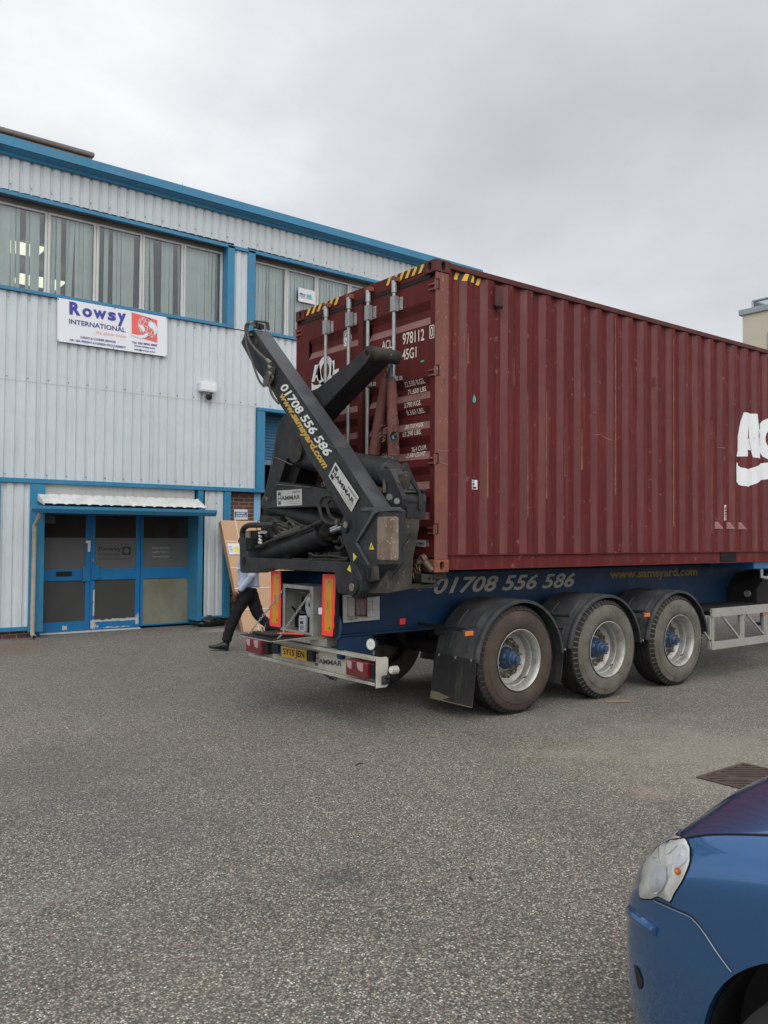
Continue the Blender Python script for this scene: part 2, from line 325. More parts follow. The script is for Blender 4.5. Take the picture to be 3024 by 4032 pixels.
mat('lamp_glass', (0.62, 0.62, 0.58), 0.15, var=.05, fine=0)
# person
mat('skin', (0.105, 0.048, 0.032), 0.5, var=.06, fine=0)
mat('shirt', (0.40, 0.44, 0.57), 0.8, var=.05, s1=6, fine=0)
mat('trousers', (0.012, 0.012, 0.015), 0.8, spec=.25, var=.2, s1=5, fine=.01)
mat('shoe_black', (0.010, 0.010, 0.010), 0.35, var=.2, fine=0)
mat('hair', (0.006, 0.005, 0.005), 0.7, fine=0)
mat('gold', (0.6, 0.4, 0.12), 0.3, metal=1, fine=0)
# car
mat('car_blue', (0.045, 0.150, 0.36), 0.25, metal=.75, var=.05, s1=1, fine=0, coat=1.0)
mat('car_seam', (0.004, 0.006, 0.010), 0.6, fine=0)
mat('car_edge_glint', (0.25, 0.36, 0.5), 0.3, metal=.5, fine=0)  # paler blue standing for the highlight along a panel edge
mat('car_black', (0.010, 0.010, 0.011), 0.6, fine=0)
mat('car_rubber', (0.02, 0.02, 0.02), 0.85, fine=0)
mat('reflector', (0.90, 0.90, 0.86), 0.28, metal=0.0, var=.12, s1=14, fine=0)
mat('bin_black', (0.010, 0.010, 0.010), 0.4, bump=.9, bscale=18, fine=0)
mat('iron', (0.085, 0.062, 0.053), 0.7, metal=.3, var=.25, s1=14, dirt=(0.09, 0.07, 0.055), dirt_amt=.6, dirt_scale=10)
mat('wood', (0.24, 0.17, 0.10), 0.8, var=.2, s1=10)
mat('twig', (0.05, 0.035, 0.025), 0.9)

def glass_mat(name, tint=(0.86, 0.9, 0.9), refl=0.0, rough=.03):
    m = bpy.data.materials.new(name); m.use_nodes = True; t = m.node_tree; n = t.nodes; n.clear(); l = t.links
    o = n.new('ShaderNodeOutputMaterial'); tr = n.new('ShaderNodeBsdfTransparent'); tr.inputs[0].default_value = (*tint, 1)
    gl = n.new('ShaderNodeBsdfGlossy'); gl.inputs['Roughness'].default_value = rough; fr = n.new('ShaderNodeFresnel'); fr.inputs[0].default_value = 1.5
    ad_ = n.new('ShaderNodeMath'); ad_.operation = 'ADD'; ad_.inputs[1].default_value = refl; l.new(fr.outputs[0], ad_.inputs[0])
    mx = n.new('ShaderNodeMixShader'); l.new(ad_.outputs[0], mx.inputs[0]); l.new(tr.outputs[0], mx.inputs[1]); l.new(gl.outputs[0], mx.inputs[2]); l.new(mx.outputs[0], o.inputs[0])
    MATS[name] = m
glass_mat('window_glass', (0.90, 0.94, 0.93), .05)
glass_mat('lens_clear', (0.99, 0.99, 0.98), .0)
glass_mat('balustrade', (0.80, 0.87, 0.88), .03)

def brick_mat():
    m = bpy.data.materials.new('brick'); m.use_nodes = True; t = m.node_tree; n = t.nodes; l = t.links; bs = n['Principled BSDF']; bs.inputs['Roughness'].default_value = .9
    g = n.new('ShaderNodeNewGeometry'); sp = n.new('ShaderNodeSeparateXYZ'); l.new(g.outputs['Position'], sp.inputs[0])
    a = n.new('ShaderNodeMath'); a.operation = 'ADD'; l.new(sp.outputs[0], a.inputs[0]); l.new(sp.outputs[1], a.inputs[1])
    c = n.new('ShaderNodeCombineXYZ'); l.new(a.outputs[0], c.inputs[0]); l.new(sp.outputs[2], c.inputs[1])
    b = n.new('ShaderNodeTexBrick'); l.new(c.outputs[0], b.inputs['Vector']); b.inputs['Scale'].default_value = 1.0
    b.inputs['Brick Width'].default_value = .225; b.inputs['Row Height'].default_value = .075; b.inputs['Mortar Size'].default_value = .007
    b.inputs['Color1'].default_value = (0.13, 0.058, 0.042, 1); b.inputs['Color2'].default_value = (0.085, 0.042, 0.034, 1); b.inputs['Mortar'].default_value = (0.26, 0.20, 0.16, 1)
    l.new(b.outputs[0], bs.inputs['Base Color']); bu = n.new('ShaderNodeBump'); bu.inputs['Strength'].default_value = .5; bu.inputs['Distance'].default_value = .01; bu.invert = True
    l.new(b.outputs['Fac'], bu.inputs['Height']); l.new(bu.outputs[0], bs.inputs['Normal']); MATS['brick'] = m
brick_mat()

def asphalt_mat():
    m = bpy.data.materials.new('asphalt'); m.use_nodes = True; t = m.node_tree; n = t.nodes; l = t.links; bs = n['Principled BSDF']
    bs.inputs['Roughness'].default_value = .78; bs.inputs['Specular IOR Level'].default_value = .45
    g = n.new('ShaderNodeNewGeometry'); pos = g.outputs['Position']
    def noise(sc_, d=4, rg=.55, vec=None, dist=0):
        q = n.new('ShaderNodeTexNoise'); q.inputs['Scale'].default_value = sc_; q.inputs['Detail'].default_value = d; q.inputs['Roughness'].default_value = rg; q.inputs['Distortion'].default_value = dist
        l.new(vec or pos, q.inputs['Vector']); return q.outputs[0]
    def rng(v, a, b, c, d):
        q = n.new('ShaderNodeMapRange'); l.new(v, q.inputs[0])
        for i, x in zip((1, 2, 3, 4), (a, b, c, d)): q.inputs[i].default_value = x
        return q.outputs[0]
    def mix(f, a, b, bt='MIX'):
        q = n.new('ShaderNodeMix'); q.data_type = 'RGBA'; q.blend_type = bt
        if isinstance(f, float): q.inputs[0].default_value = f
        else: l.new(f, q.inputs[0])
        for i, x in ((6, a), (7, b)):
            if isinstance(x, tuple): q.inputs[i].default_value = (*x, 1)
            else: l.new(x, q.inputs[i])
        return q.outputs[2]
    v1 = n.new('ShaderNodeTexVoronoi'); v1.inputs['Scale'].default_value = 105; l.new(pos, v1.inputs['Vector'])
    v2 = n.new('ShaderNodeTexVoronoi'); v2.inputs['Scale'].default_value = 60; l.new(pos, v2.inputs['Vector'])
    s1 = n.new('ShaderNodeSeparateColor'); l.new(v1.outputs['Color'], s1.inputs[0]); s2 = n.new('ShaderNodeSeparateColor'); l.new(v2.outputs['Color'], s2.inputs[0])
    ramp = n.new('ShaderNodeValToRGB'); l.new(s1.outputs[0], ramp.inputs[0]); e = ramp.color_ramp.elements
    e[0].color = (0.066, 0.062, 0.054, 1); e[1].color = (0.74, 0.71, 0.65, 1); e[1].position = 1.0
    for p_, c_ in ((.25, (0.138, 0.132, 0.113)), (.6, (0.234, 0.225, 0.196)), (.86, (0.342, 0.329, 0.288)), (.95, (0.515, 0.495, 0.43))):
        k_ = ramp.color_ramp.elements.new(p_); k_.color = (*c_, 1)
    # binder between the stones
    c = mix(rng(v1.outputs['Distance'], .42, .62, 0, .75), ramp.outputs[0], (0.060, 0.056, 0.050))
    # a few paler larger chippings
    f2 = n.new('ShaderNodeMath'); f2.operation = 'MULTIPLY'; l.new(rng(s2.outputs[1], .93, .94, 0, 1), f2.inputs[0]); l.new(rng(v2.outputs['Distance'], .3, .4, .75, 0), f2.inputs[1])
    c = mix(f2.outputs[0], c, (0.50, 0.48, 0.45))
    # tint per stone
    c = mix(rng(s1.outputs[2], .8, .82, 0, .30), c, (0.22, 0.14, 0.09))
    # broad wear, dust and stains
    c = mix(rng(noise(.22, 5, .6), .35, .7, 0, 1), mix(1.0, c, (0.86, 0.86, 0.87), 'MULTIPLY'), mix(1.0, c, (1.10, 1.07, 1.01), 'MULTIPLY'))
    c = mix(rng(noise(1.1, 5, .65, None, .6), .52, .75, 0, .5), c, mix(1.0, c, (0.66, 0.65, 0.66), 'MULTIPLY'))
    mp = n.new('ShaderNodeMapping'); mp.inputs['Rotation'].default_value = (0, 0, R_(-8)); mp.inputs['Scale'].default_value = (.25, 2.2, 1); l.new(pos, mp.inputs[0])
    c = mix(rng(noise(.8, 4, .6, mp.outputs[0], .3), .55, .72, 0, .4), c, (0.24, 0.225, 0.20))
    vc = n.new('ShaderNodeTexVoronoi'); vc.feature = 'DISTANCE_TO_EDGE'; vc.inputs['Scale'].default_value = .33; wv = n.new('ShaderNodeVectorMath'); wv.operation = 'ADD'
    nc = n.new('ShaderNodeTexNoise'); nc.inputs['Scale'].default_value = 1.7; nc.inputs['Detail'].default_value = 6; l.new(pos, nc.inputs['Vector']); l.new(pos, wv.inputs[0]); l.new(nc.outputs['Color'], wv.inputs[1]); l.new(wv.outputs[0], vc.inputs['Vector'])
    fc = n.new('ShaderNodeMath'); fc.operation = 'MULTIPLY'; l.new(rng(vc.outputs['Distance'], .0, .0045, .6, 0), fc.inputs[0]); l.new(rng(noise(.5, 3), .5, .6, 0, 1), fc.inputs[1]); c = mix(fc.outputs[0], c, (0.05, 0.047, 0.042))
    # damp reddish dirt beside the shop front, dark tracks
    def patch(x, y, r, soft, amt):
        q = n.new('ShaderNodeVectorMath'); q.operation = 'DISTANCE'; l.new(pos, q.inputs[0]); q.inputs[1].default_value = (x, y, 0)
        a_ = n.new('ShaderNodeMath'); a_.operation = 'ADD'; l.new(q.outputs['Value'], a_.inputs[0]); l.new(rng(noise(2.6, 5, .65), .3, .7, -r*.6, r*.6), a_.inputs[1])
        return rng(a_.outputs[0], r-soft, r+soft, amt, 0)
    c = mix(patch(-1.9, 8.0, .8, .35, .5), c, (0.15, 0.085, 0.055))
    c = mix(patch(.3, -1.3, .25, .3, .22), c, (0.33, 0.27, 0.21))
    c = mix(patch(-.08, -2.28, .10, .1, .45), c, (0.36, 0.28, 0.21))
    c = mix(patch(2.05, 8.3, .25, .15, .5), c, (0.42, 0.38, 0.33))
    c = mix(patch(1.3, -2.0, 1.0, .7, .35), c, (0.36, 0.33, 0.28))
    c = mix(patch(-3.6, -2.6, .35, .3, .10), c, (0.30, 0.24, 0.18))
    c = mix(patch(-3.0, -.9, .35, .4, .35), c, (0.10, 0.098, 0.096))
    c = mix(patch(-2.55, -2.2, .10, .08, .5), c, (0.05, 0.05, 0.05))
    c = mix(patch(-3.2, .6, .9, .5, .32), c, (0.07, 0.068, 0.066))
    l.new(c, bs.inputs['Base Color'])
    bu = n.new('ShaderNodeBump'); bu.inputs['Strength'].default_value = .65; bu.inputs['Distance'].default_value = .006
    hb = n.new('ShaderNodeMath'); hb.operation = 'SUBTRACT'; l.new(s1.outputs[1], hb.inputs[0]); l.new(v1.outputs['Distance'], hb.inputs[1])
    l.new(hb.outputs[0], bu.inputs['Height']); l.new(bu.outputs[0], bs.inputs['Normal']); MATS['asphalt'] = m
asphalt_mat()

# ------------------------------------------------------------------ ground
g = MB().face([(-250, -250, 0), (400, -250, 0), (400, 400, 0), (-250, 400, 0)]).build('ground', 'asphalt'); tag(g, 'grey worn asphalt yard', None, None, 'structure')

# ------------------------------------------------------------------ warehouse
YF = 9.0
bld = thing('warehouse', 'two storey white corrugated warehouse with blue trim, long window band and entrance canopy', 'building', (0, 9.2, 0))
def corr(mb, x0, x1, z0, z1, yo=YF, depth=.027, pitch=1/6, crest=.096, slope=.021, y_back=None):
    prof = []; k = math.floor(x0/pitch)-1
    while k*pitch < x1+pitch:
        a = k*pitch
        prof += [(a, 0), (a+crest, 0), (a+crest+slope, 1), (a+pitch-slope, 1)]; k += 1
    pts = []
    for (a, d), (b, e2) in zip(prof[:-1], prof[1:]):
        for lim in (x0, x1):
            if a < lim < b: pts.append((lim, d+(e2-d)*(lim-a)/(b-a)))
        if x0 <= a <= x1: pts.append((a, d))
    pts = sorted(set(pts))
    vs = [(mb.bm.verts.new((x, yo+d*depth, z0)), mb.bm.verts.new((x, yo+d*depth, z1))) for x, d in pts]
    for p, q in zip(vs[:-1], vs[1:]): mb.bm.faces.new((p[0], q[0], q[1], p[1]))
    return mb
def screws(mb, x0, x1, zs, yo=YF+.030):
    k = math.ceil(x0*3)
    while k/3 < x1:
        x = k/3 + .1+.034
        if x0 < x < x1:
            for z in zs: mb.tube([(x, yo, z), (x, yo-.010, z)], .011, 6)
        k += 1
XL, XR = -9.0, 8.85
zFt = W(372, 620, y=8.8)[2]; zFb = W(0, 553, y=8.8)[2]
# structural backing walls
wl = MB()
wl.box(XL, XR, 9.05, 9.30, 7.50, 8.20)
wl.box(XL, 3.12, 9.05, 9.30, 2.66, 5.76); wl.box(3.12, XR, 9.05, 9.30, 4.32, 5.76); wl.box(6.6, XR, 9.05, 9.30, 0.0, 4.32)
wl.box(2.475, 3.03, 9.06, 9.30, 5.76, 7.50); wl.box(7.6, XR, 9.06, 9.30, 5.76, 7.50)
wl.box(XL, -1.00, 9.06, 9.30, 0.0, 2.60); wl.box(2.10, 2.59, 9.06, 9.50, 0.0, 2.60); 
wl.box(XL-.2, XL, 9.05, 26, 0, 8.2); wl.box(XR, XR+.2, 9.05, 26, 0, 8.2); wl.box(XL, XR, 26, 26.2, 0, 8.2)
child(wl, 'inner_wall', 'soffit', bld)
rf = MB(); rf.box(XL-.3, XR+.3, 8.92, 26.4, zFt-.10, zFt-.02); child(rf, 'roof', 'roof_felt', bld)
fl = MB(); fl.box(XL, XR, 9.32, 13.5, 5.45, 5.58); fl.box(XL, XR, 13.5, 13.7, 0.01, 8.15); child(fl, 'interior_floor', 'dark_room', bld)
c_up = MB(); corr(c_up, XL, XR, 7.47, 8.14); screws(c_up, XL, XR, (7.60, 8.02)); child(c_up, 'upper_cladding', 'cladding_upper', bld)
c_md = MB(); corr(c_md, XL, 2.86, 2.66, 5.78); corr(c_md, 2.86, 3.14, 2.66, 5.78); corr(c_md, 3.14, XR, 4.30, 5.78)
corr(c_md, 2.60, 2.90, 5.80, 7.47, YF); corr(c_md, 7.7, XR, 5.80, 7.47)
screws(c_md, XL, 3.1, (2.72, 4.36)); child(c_md, 'wall_cladding', 'cladding', bld)
sc_ = MB()
for k_ in range(-27, 20):
    x = k_/3+.134
    for z in ((5.68, 4.36, 2.74) if x < 3.1 else (5.68, 4.36)): sc_.tube([(x, YF+.031, z), (x, YF+.018, z)], .012, 6)
for k_ in range(-27, 28):
    x = k_/3+.134
    for z in (7.58, 8.00): sc_.tube([(x, YF+.031, z), (x, YF+.018, z)], .012, 6)
for x in (2.3, 2.47): sc_.tube([(x, YF+.03, 2.36), (x, YF+.015, 2.36)], .012, 6)
tag(child(sc_, 'cladding_screws', 'screw', bld), None, kind='stuff')
c_lo = MB(); corr(c_lo, XL, -1.14, 0.20, 2.62); corr(c_lo, 2.05, 2.50, 0.20, 2.62); child(c_lo, 'lower_cladding', 'cladding', bld)
# sheet laps
lp = MB()
for x in (-5.0, -3.0, -.998, 1.002): lp.box(x-.004, x+.0, 8.9965, 8.9995, 2.68, 5.74)
for z in (4.30,): lp.box(XL, 3.1, 8.9955, 8.9975, z-.002, z+.002)
child(lp, 'sheet_lap', 'pvc_grey', bld)
# trim
tr = MB()
tr.box(XL-.35, XR+.35, 8.80, 8.915, zFb, zFt)                       # fascia
for a, b_ in [((8.83, zFb-.002), (8.97, zFb-.13))]:
    tr.prism([(XL-.35, 8.815, zFb-.003), (XL-.35, 8.90, zFb-.003), (XL-.35, 8.99, zFb-.055), (XL-.35, 8.93, zFb-.055)], (XR-XL+.7, 0, 0))
    tr.prism([(XL-.35, 8.925, zFb-.058), (XL-.35, 8.995, zFb-.058), (XL-.35, 8.995, zFb-.10), (XL-.35, 8.945, zFb-.10)], (XR-XL+.7, 0, 0))
for x in (-1.55, 1.42, 5.0, 8.6): tr.box(x-.003, x+.003, 8.797, 8.80, zFb, zFt)
child(tr, 'roof_fascia', 'blue_trim', bld, bevel=.006)
tr = MB()
tr.box(XL, XR, 8.955, 9.02, 7.408, 7.475)                            # head flashing
tr.box(XL, 2.60, 8.95, 9.20, 5.785, 5.845); tr.box(2.90, 7.7, 8.95, 9.20, 5.785, 5.845)   # sill flashing
tr.box(2.45, 2.60, 8.955, 9.20, 5.847, 7.403); tr.box(2.90, 3.06, 8.955, 9.20, 5.847, 7.403); tr.box(7.55, 7.7, 8.955, 9.20, 5.847, 7.403)
child(tr, 'window_band_trim', 'blue_trim', bld, bevel=.004)
tr = MB()
tr.box(XL, 3.32, 8.95, 9.05, 2.60, 2.675)
tr.box(-1.14, -.90, 8.965, 9.20, 0.10, 2.598); tr.box(-1.72, -1.60, 8.965, 9.05, .10, 2.598)
tr.box(XL, -1.142, 8.975, 9.05, .13, .20)
xa = W(778, 2300, y=8.965)[0]; tr.box(xa, xa+.10, 8.965, 9.42, 0.12, 2.598)
xb = W(880, 2300, y=8.965)[0]; tr.box(xb, xb+.14, 8.965, 9.10, 0.15, 2.598); tr.box(xa+.102, xb-.002, 8.975, 9.05, .15, .20)
tr.box(3.15, 3.32, 8.96, 9.30, 2.677, 4.232); tr.box(3.15, 6.8, 8.95, 9.12, 4.235, 4.30); tr.box(6.6, 6.8, 8.96, 9.3, .1, 4.232)
child(tr, 'blue_cover_strips', 'blue_trim', bld, bevel=.004)
bk = MB(); bk.box(2.60, 3.32, 9.10, 9.45, 0.0, 2.595); child(bk, 'brick_pier', 'brick', bld)
pl_ = MB(); pl_.box(XL, -1.0, 9.055, 9.20, 0, .135); pl_.box(2.1, 2.62, 9.055, 9.2, 0, .16); child(pl_, 'brick_plinth', 'brick', bld)
lb = MB(); xj = W(1000, 2000, y=9.08)[0]; lb.box(xj, xj+.14, 9.075, 9.098, .05, 2.594); child(lb, 'pale_blue_jamb', 'light_blue', bld)
# rolling shutter of the loading door
sh = MB(); z = 2.62+.2
zb_ = W(1050, 1830, y=9.34)[2]
pts = []
zt_ = 4.28; k_ = 0; z = zb_+.10
while z < zt_: pts += [(z, 0), (z+.035, -.012), (z+.052, -.004)]; z += .062
vs_ = [(sh.bm.verts.new((3.30, 9.34+d, z)), sh.bm.verts.new((6.62, 9.34+d, z))) for z, d in pts]
for p, q in zip(vs_[:-1], vs_[1:]): sh.bm.faces.new((p[0], p[1], q[1], q[0]))
sh_o = child(sh, 'rolling_shutter', 'shutter', bld)
sb = MB(); sb.box(3.31, 6.6, 9.31, 9.36, zb_, zb_+.10); child(sb, 'shutter_bottom_bar', 'shutter_bar', sh_o, bevel=.006)
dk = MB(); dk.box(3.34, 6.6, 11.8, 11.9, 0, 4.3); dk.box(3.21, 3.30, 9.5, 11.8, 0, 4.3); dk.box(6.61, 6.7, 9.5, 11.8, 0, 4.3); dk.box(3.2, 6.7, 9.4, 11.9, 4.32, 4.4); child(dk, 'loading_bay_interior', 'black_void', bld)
sf = MB(); sf.box(XL, 2.448, 9.022, 9.158, 7.396, 7.406); sf.box(3.062, 7.548, 9.022, 9.158, 7.396, 7.406); sf.box(XL, 2.448, 9.16, 9.28, 7.30, 7.403); sf.box(3.062, 7.548, 9.16, 9.28, 7.30, 7.403); child(sf, 'window_head', 'soffit', bld)

# windows
muls1 = [W(px, 1200, y=9.17)[0] for px in (182, 375, 557, 720)]
pitchm = (muls1[-1]-muls1[0])/3
muls1 = [muls1[0]-pitchm*i for i in range(9, 0, -1)] + muls1 + [2.445]
muls2 = [3.065] + [W(px, 1200, y=9.17)[0] for px in (1127, 1245, 1375)]
while muls2[-1] < 6.6: muls2.append(muls2[-1]+pitchm)
muls2.append(7.545)
def window(x0, x1, edgeL, edgeR, pattern):
    f = MB(); wj = .045; y0, y1 = 9.155, 9.215; zB, zT = 5.847, 7.298
    f.box(x0+.004, x0+wj, y0, y1, zB, zT); f.box(x1-wj, x1-.004, y0, y1, zB, zT)
    f.box(x0+wj, x1-wj, y0, y1, zT-.035, zT); f.box(x0+wj, x1-wj, y0, y1, zB, zB+.045)
    fo = child(f, 'window', 'white_alu', bld, bevel=.003)
    p = MB(); p.box(x0+wj, x1-wj, 9.188, 9.194, zB+.045, zT-.035); child(p, 'pane', 'window_glass', fo)
    b = MB(); x = x0+.03; rnd = random.Random(pattern)
    while x < x1-.05:
        if rnd.random() > gap_p[pattern % len(gap_p)]:
            a = R_(rnd.choice((6, 10, 14, 18, 24, 35))); wd = .089; sw = rnd.uniform(-.01, .01) if rnd.random() > .12 else rnd.uniform(-.05, .05)
            dxx, dyy = math.cos(a)*wd/2, math.sin(a)*wd/2; cx = x+.04
            q = [(cx-dxx+sw, 9.30-dyy, zB+.02), (cx+dxx+sw, 9.30+dyy, zB+.02), (cx+dxx, 9.30+dyy, zT+.02), (cx-dxx, 9.30-dyy, zT+.02)]
            b.face(q)
        x += .079
    child(b, 'vertical_blind', 'blind', fo)
    return fo
gap_p = [.34, .10, .30, .26, .05]
w1 = list(zip(muls1[:-1], muls1[1:]))
for i, (a, b_) in enumerate(w1): window(a, b_, i == 0, i == len(w1)-1, (i-8) % 5 if i >= 8 else i)
gap_p = [.02, .03, .02, .02, .05]
for i, (a, b_) in enumerate(zip(muls2[:-1], muls2[1:])): window(a, b_, 0, 0, i+20)
# ceiling lights in the upstairs office
for i, (px, py, yy) in enumerate(((70, 975, 11.2), (155, 1110, 12.2), (520, 1065, 12.0), (-350, 930, 11.2))):
    p = W(px, py, y=yy); q = MB(); q.box(p.x-.45, p.x+.42, yy-.3, yy+.3, p.z-.03, p.z+.02)
    o = child(q, 'ceiling_light', 'room_light', bld)
ce = MB(); ce.box(XL, XR, 9.32, 13.5, 7.32, 7.40); child(ce, 'office_ceiling', 'dark_room', bld)

# entrance
YE = 9.40
def xe(px, py=2300): return W(px, py, y=YE)[0]
xd0, xd1, xd2, xd3 = xe(150), xe(354.5), xe(551), xe(752)
er = MB(); er.box(xd0-.12, xd0-.005, 9.21, 9.46, 0, 2.6); er.box(xd0-.1, xd3+.2, 9.40, 9.52, 2.17, 2.60); child(er, 'entrance_surround', 'blue_frame', bld)
si = MB(); si.box(W(150, 1990, y=9.06)[0], W(765, 1990, y=9.06)[0], 9.05, 9.12, 2.40, 2.597); si.box(W(150, 1990, y=9.06)[0], W(765, 1990, y=9.06)[0], 9.02, 9.12, 2.375, 2.398); child(si, 'shutter_housing', 'white_alu', bld, bevel=.004)
th = MB(); th.box(xd0, xd2, YE-.06, YE+.05, 0.0, .022); child(th, 'threshold', 'white_alu', bld)
def door(x0, x1, st_l, st_r, ztop, zb, m, name='entrance_door', rail=True, lower='frost_low', upper='frost', clear=True, lowm=.25, zmid=(.92, 1.12)):
    f = MB(); y0, y1 = YE, YE+.05
    f.box(x0+.003, x0+st_l, y0, y1, zb, ztop); f.box(x1-st_r, x1-.003, y0, y1, zb, ztop)
    f.box(x0+st_l, x1-st_r, y0, y1, ztop-.075, ztop); f.box(x0+st_l, x1-st_r, y0, y1, zb, zb+lowm); f.box(x0+st_l, x1-st_r, y0, y1, zmid[0], zmid[1])
    fo = child(f, name, m, bld, bevel=.004)
    a, b_ = x0+st_l, x1-st_r
    q = MB(); q.box(a, b_, y0+.02, y0+.03, zb+lowm, zmid[0]); child(q, 'lower_pane', lower, fo)
    zc = 1.68
    q = MB(); q.box(a, b_, y0+.02, y0+.03, zmid[1], zc); child(q, 'frosted_pane', upper, fo)
    q = MB(); q.box(a, b_, y0+.02, y0+.03, zc, ztop-.075); child(q, 'upper_pane', 'glass_dark', fo)
    return fo
d1 = door(xd0, xd1, .085, .085, 2.16, .025, 'blue_frame', lowm=.17)
lab(d1, 'left entrance door leaf with letterbox')
lb_ = MB(); lx0, lx1 = xe(220), xe(282); lb_.box(lx0, lx1, YE-.012, YE-.001, 1.0, 1.085); child(lb_, 'letterbox', 'black_plastic', d1, bevel=.003)
hd = MB(); hx = xe(345); hd.box(hx-.05, hx+.035, YE-.03, YE-.001, 1.585, 1.63); hd.box(hx-.012, hx+.03, YE-.028, YE-.001, 1.43, 1.583); child(hd, 'lock', 'paper', d1, bevel=.004)
hd = MB(); hd.box(xd1-.14, xd1-.004, YE-.025, YE-.001, .90, 1.17); child(hd, 'push_plate', 'blue_frame', d1, bevel=.003)
nn = MB(); nn.box(xd0+.09, xd0+.27, YE+.012, YE+.0195, 1.93, 2.07); child(nn, 'notice', 'frost', d1)
d2 = door(xd1, xd2, .085, .085, 2.16, .025, 'blue_worn', lowm=.17)
lab(d2, 'right entrance door leaf with peeling paint at the bottom')
hd = MB(); hd.box(xd1+.01, xd1+.16, YE-.025, YE-.001, .93, 1.18); child(hd, 'push_plate', 'blue_frame', d2, bevel=.003)
hd = MB()
for z in (1.68, 1.28, .52): hd.tube([(xd1+.045, YE-.008, z), (xd1+.045, YE, z)], .022, 12)
child(hd, 'lock_cylinder', 'fitting', d2)
pc = MB(); rnd = random.Random(3)      # bare patches of the kicked lower rail
def ragged(mb, x0, x1, z0, z1, y, n=14, j=.03):
    top = [(x0+(x1-x0)*i/n, y, z1+rnd.uniform(-j, j)) for i in range(n+1)]; bot = [(x0+(x1-x0)*i/n, y, z0+rnd.uniform(-j*.5, j*.5)) for i in range(n+1)]
    mb.face(bot+top[::-1])
ragged(pc, xd1+.02, xd2-.02, .165, .205, YE-.0015, 22, .016); ragged(pc, xd1+.02, xd1+.10, .05, .17, YE-.0025, 12, .05); ragged(pc, xd1+.10, xd1+.16, .07, .11, YE-.003, 7, .03); ragged(pc, xd2-.08, xd2-.02, .08, .26, YE-.0035, 9, .05); ragged(pc, xd1+.25, xd2-.2, .05, .065, YE-.0032, 12, .012)
ragged(pc, xd1+.055, xd1+.085, .28, .75, YE-.0015, 3, .03); ragged(pc, xd0+.42, xd0+.5, .06, .13, YE-.0015, 4, .02)
child(pc, 'bare_paint_patches', 'label_plate', d2)
def eq(px, py): return W(px, py, y=YE+.018)
t_ = text_mb('Rowsy', eq(388, 2173), eq(478, 2173), eq(388, 2152), .0, .02); child(t_, 'door_lettering', 'etched_dark', d2)
t_ = text_mb('INTERNATIONAL', eq(388, 2187), eq(474, 2187), eq(388, 2179), .0, .01); child(t_, 'door_lettering', 'etched_dark', d2)
t_ = text_mb('CARGO & COURIER SERVICES', eq(388, 2203), eq(513, 2203), eq(388, 2198), .0); child(t_, 'door_lettering', 'etched_dark', d2)
q = MB(); a, b_, c_, d_ = eq(482, 2185), eq(515, 2185), eq(515, 2153), eq(482, 2153); q.face([a, b_, c_, d_]); child(q, 'door_emblem', 'etched_dark', d2)
q = MB(); o_ = Vector((0, -.002, 0)); ctr = (a+c_)/2+o_; rr = (b_-a).length*.32
q.face([ctr+Vector((math.cos(t)*rr, 0, math.sin(t)*rr)) for t in [i*math.pi/8 for i in range(16)]]); child(q, 'door_emblem', 'etched', d2)
d3 = door(xd2+.004, xd3, .055, .05, 2.16, .04, 'blue_frame', 'side_window', lower='board_pane', lowm=.03)
lab(d3, 'fixed glazed side panel with a yellowed lower pane')
t_ = text_mb('Europe Africa Bulk', eq(600, 2163), eq(665, 2163), eq(600, 2153)); text_mb('Logistics Shipping', eq(600, 2178), eq(663, 2178), eq(600, 2169), mb=t_); text_mb('Procurement Worldwide', eq(600, 2195), eq(665, 2195), eq(600, 2186), mb=t_)
child(t_, 'window_lettering', 'label_pale', d3)
nn = MB(); nn.prism([eq(x, y) for x, y in ((612, 2118), (612, 2050), (622, 2036), (650, 2036), (660, 2050), (660, 2085), (664, 2118))], (0, .008, 0)); child(nn, 'poster', 'etched_dark', d3)
pk = MB(); pk.box(xd3, W(803, 2300, y=YE)[0]+.02, YE-.02, YE+.06, .02, 2.3); child(pk, 'blue_corner_post', 'blue_frame', bld)
# canopy over the entrance
cn = MB(); xc0 = W(150, 1945, y=9.0)[0]; xc1 = W(775, 1960, y=9.0)[0]; zc0 = 2.43
yo, zo = 8.60, W(500, 1990, y=8.60)[2]+.0
n_ = 15; pts = []
for i in range(n_):
    a = xc0+(xc1-xc0)*i/n_; p_ = (xc1-xc0)/n_; pts += [(a, 0), (a+p_*.58, 0), (a+p_*.70, -.012), (a+p_*.88, -.012)]
pts.append((xc1, 0))
vv = [(cn.bm.verts.new((x, 9.0, zc0+h)), cn.bm.verts.new((x, yo, zo+h))) for x, h in pts]
for p, q in zip(vv[:-1], vv[1:]): cn.bm.faces.new((p[0], q[0], q[1], p[1]))
cn.prism([(xc0-.004, 9.0, zc0-.12), (xc0-.004, 9.0, zc0+.005), (xc0-.004, yo, zo+.005), (xc0-.004, yo, zo-.03)], (-.01, 0, 0))
cn.prism([(xc1+.004, 9.0, zc0-.12), (xc1+.004, 9.0, zc0+.005), (xc1+.004, yo, zo+.005), (xc1+.004, yo, zo-.03)], (.01, 0, 0))
cno = child(cn, 'canopy', 'canopy_sheet', bld)
gt = MB(); g0 = W(122, 2010, y=8.53)[0]; g1 = W(850, 2010, y=8.53)[0]; zg = W(500, 2000, y=8.53)[2]
sec = [(8.60, zg-.115), (8.52, zg-.115), (8.475, zg-.05), (8.475, zg), (8.49, zg), (8.60, zg)]
gt.prism([(g0, y, z) for y, z in sec], (g1-g0, 0, 0))
for x in (g0+.45, g1-.32): gt.prism([(x, y-.002 if y < 8.6 else y, z) for y, z in sec], (.006, 0, 0))
child(gt, 'gutter', 'blue_trim', cno, bevel=.005)
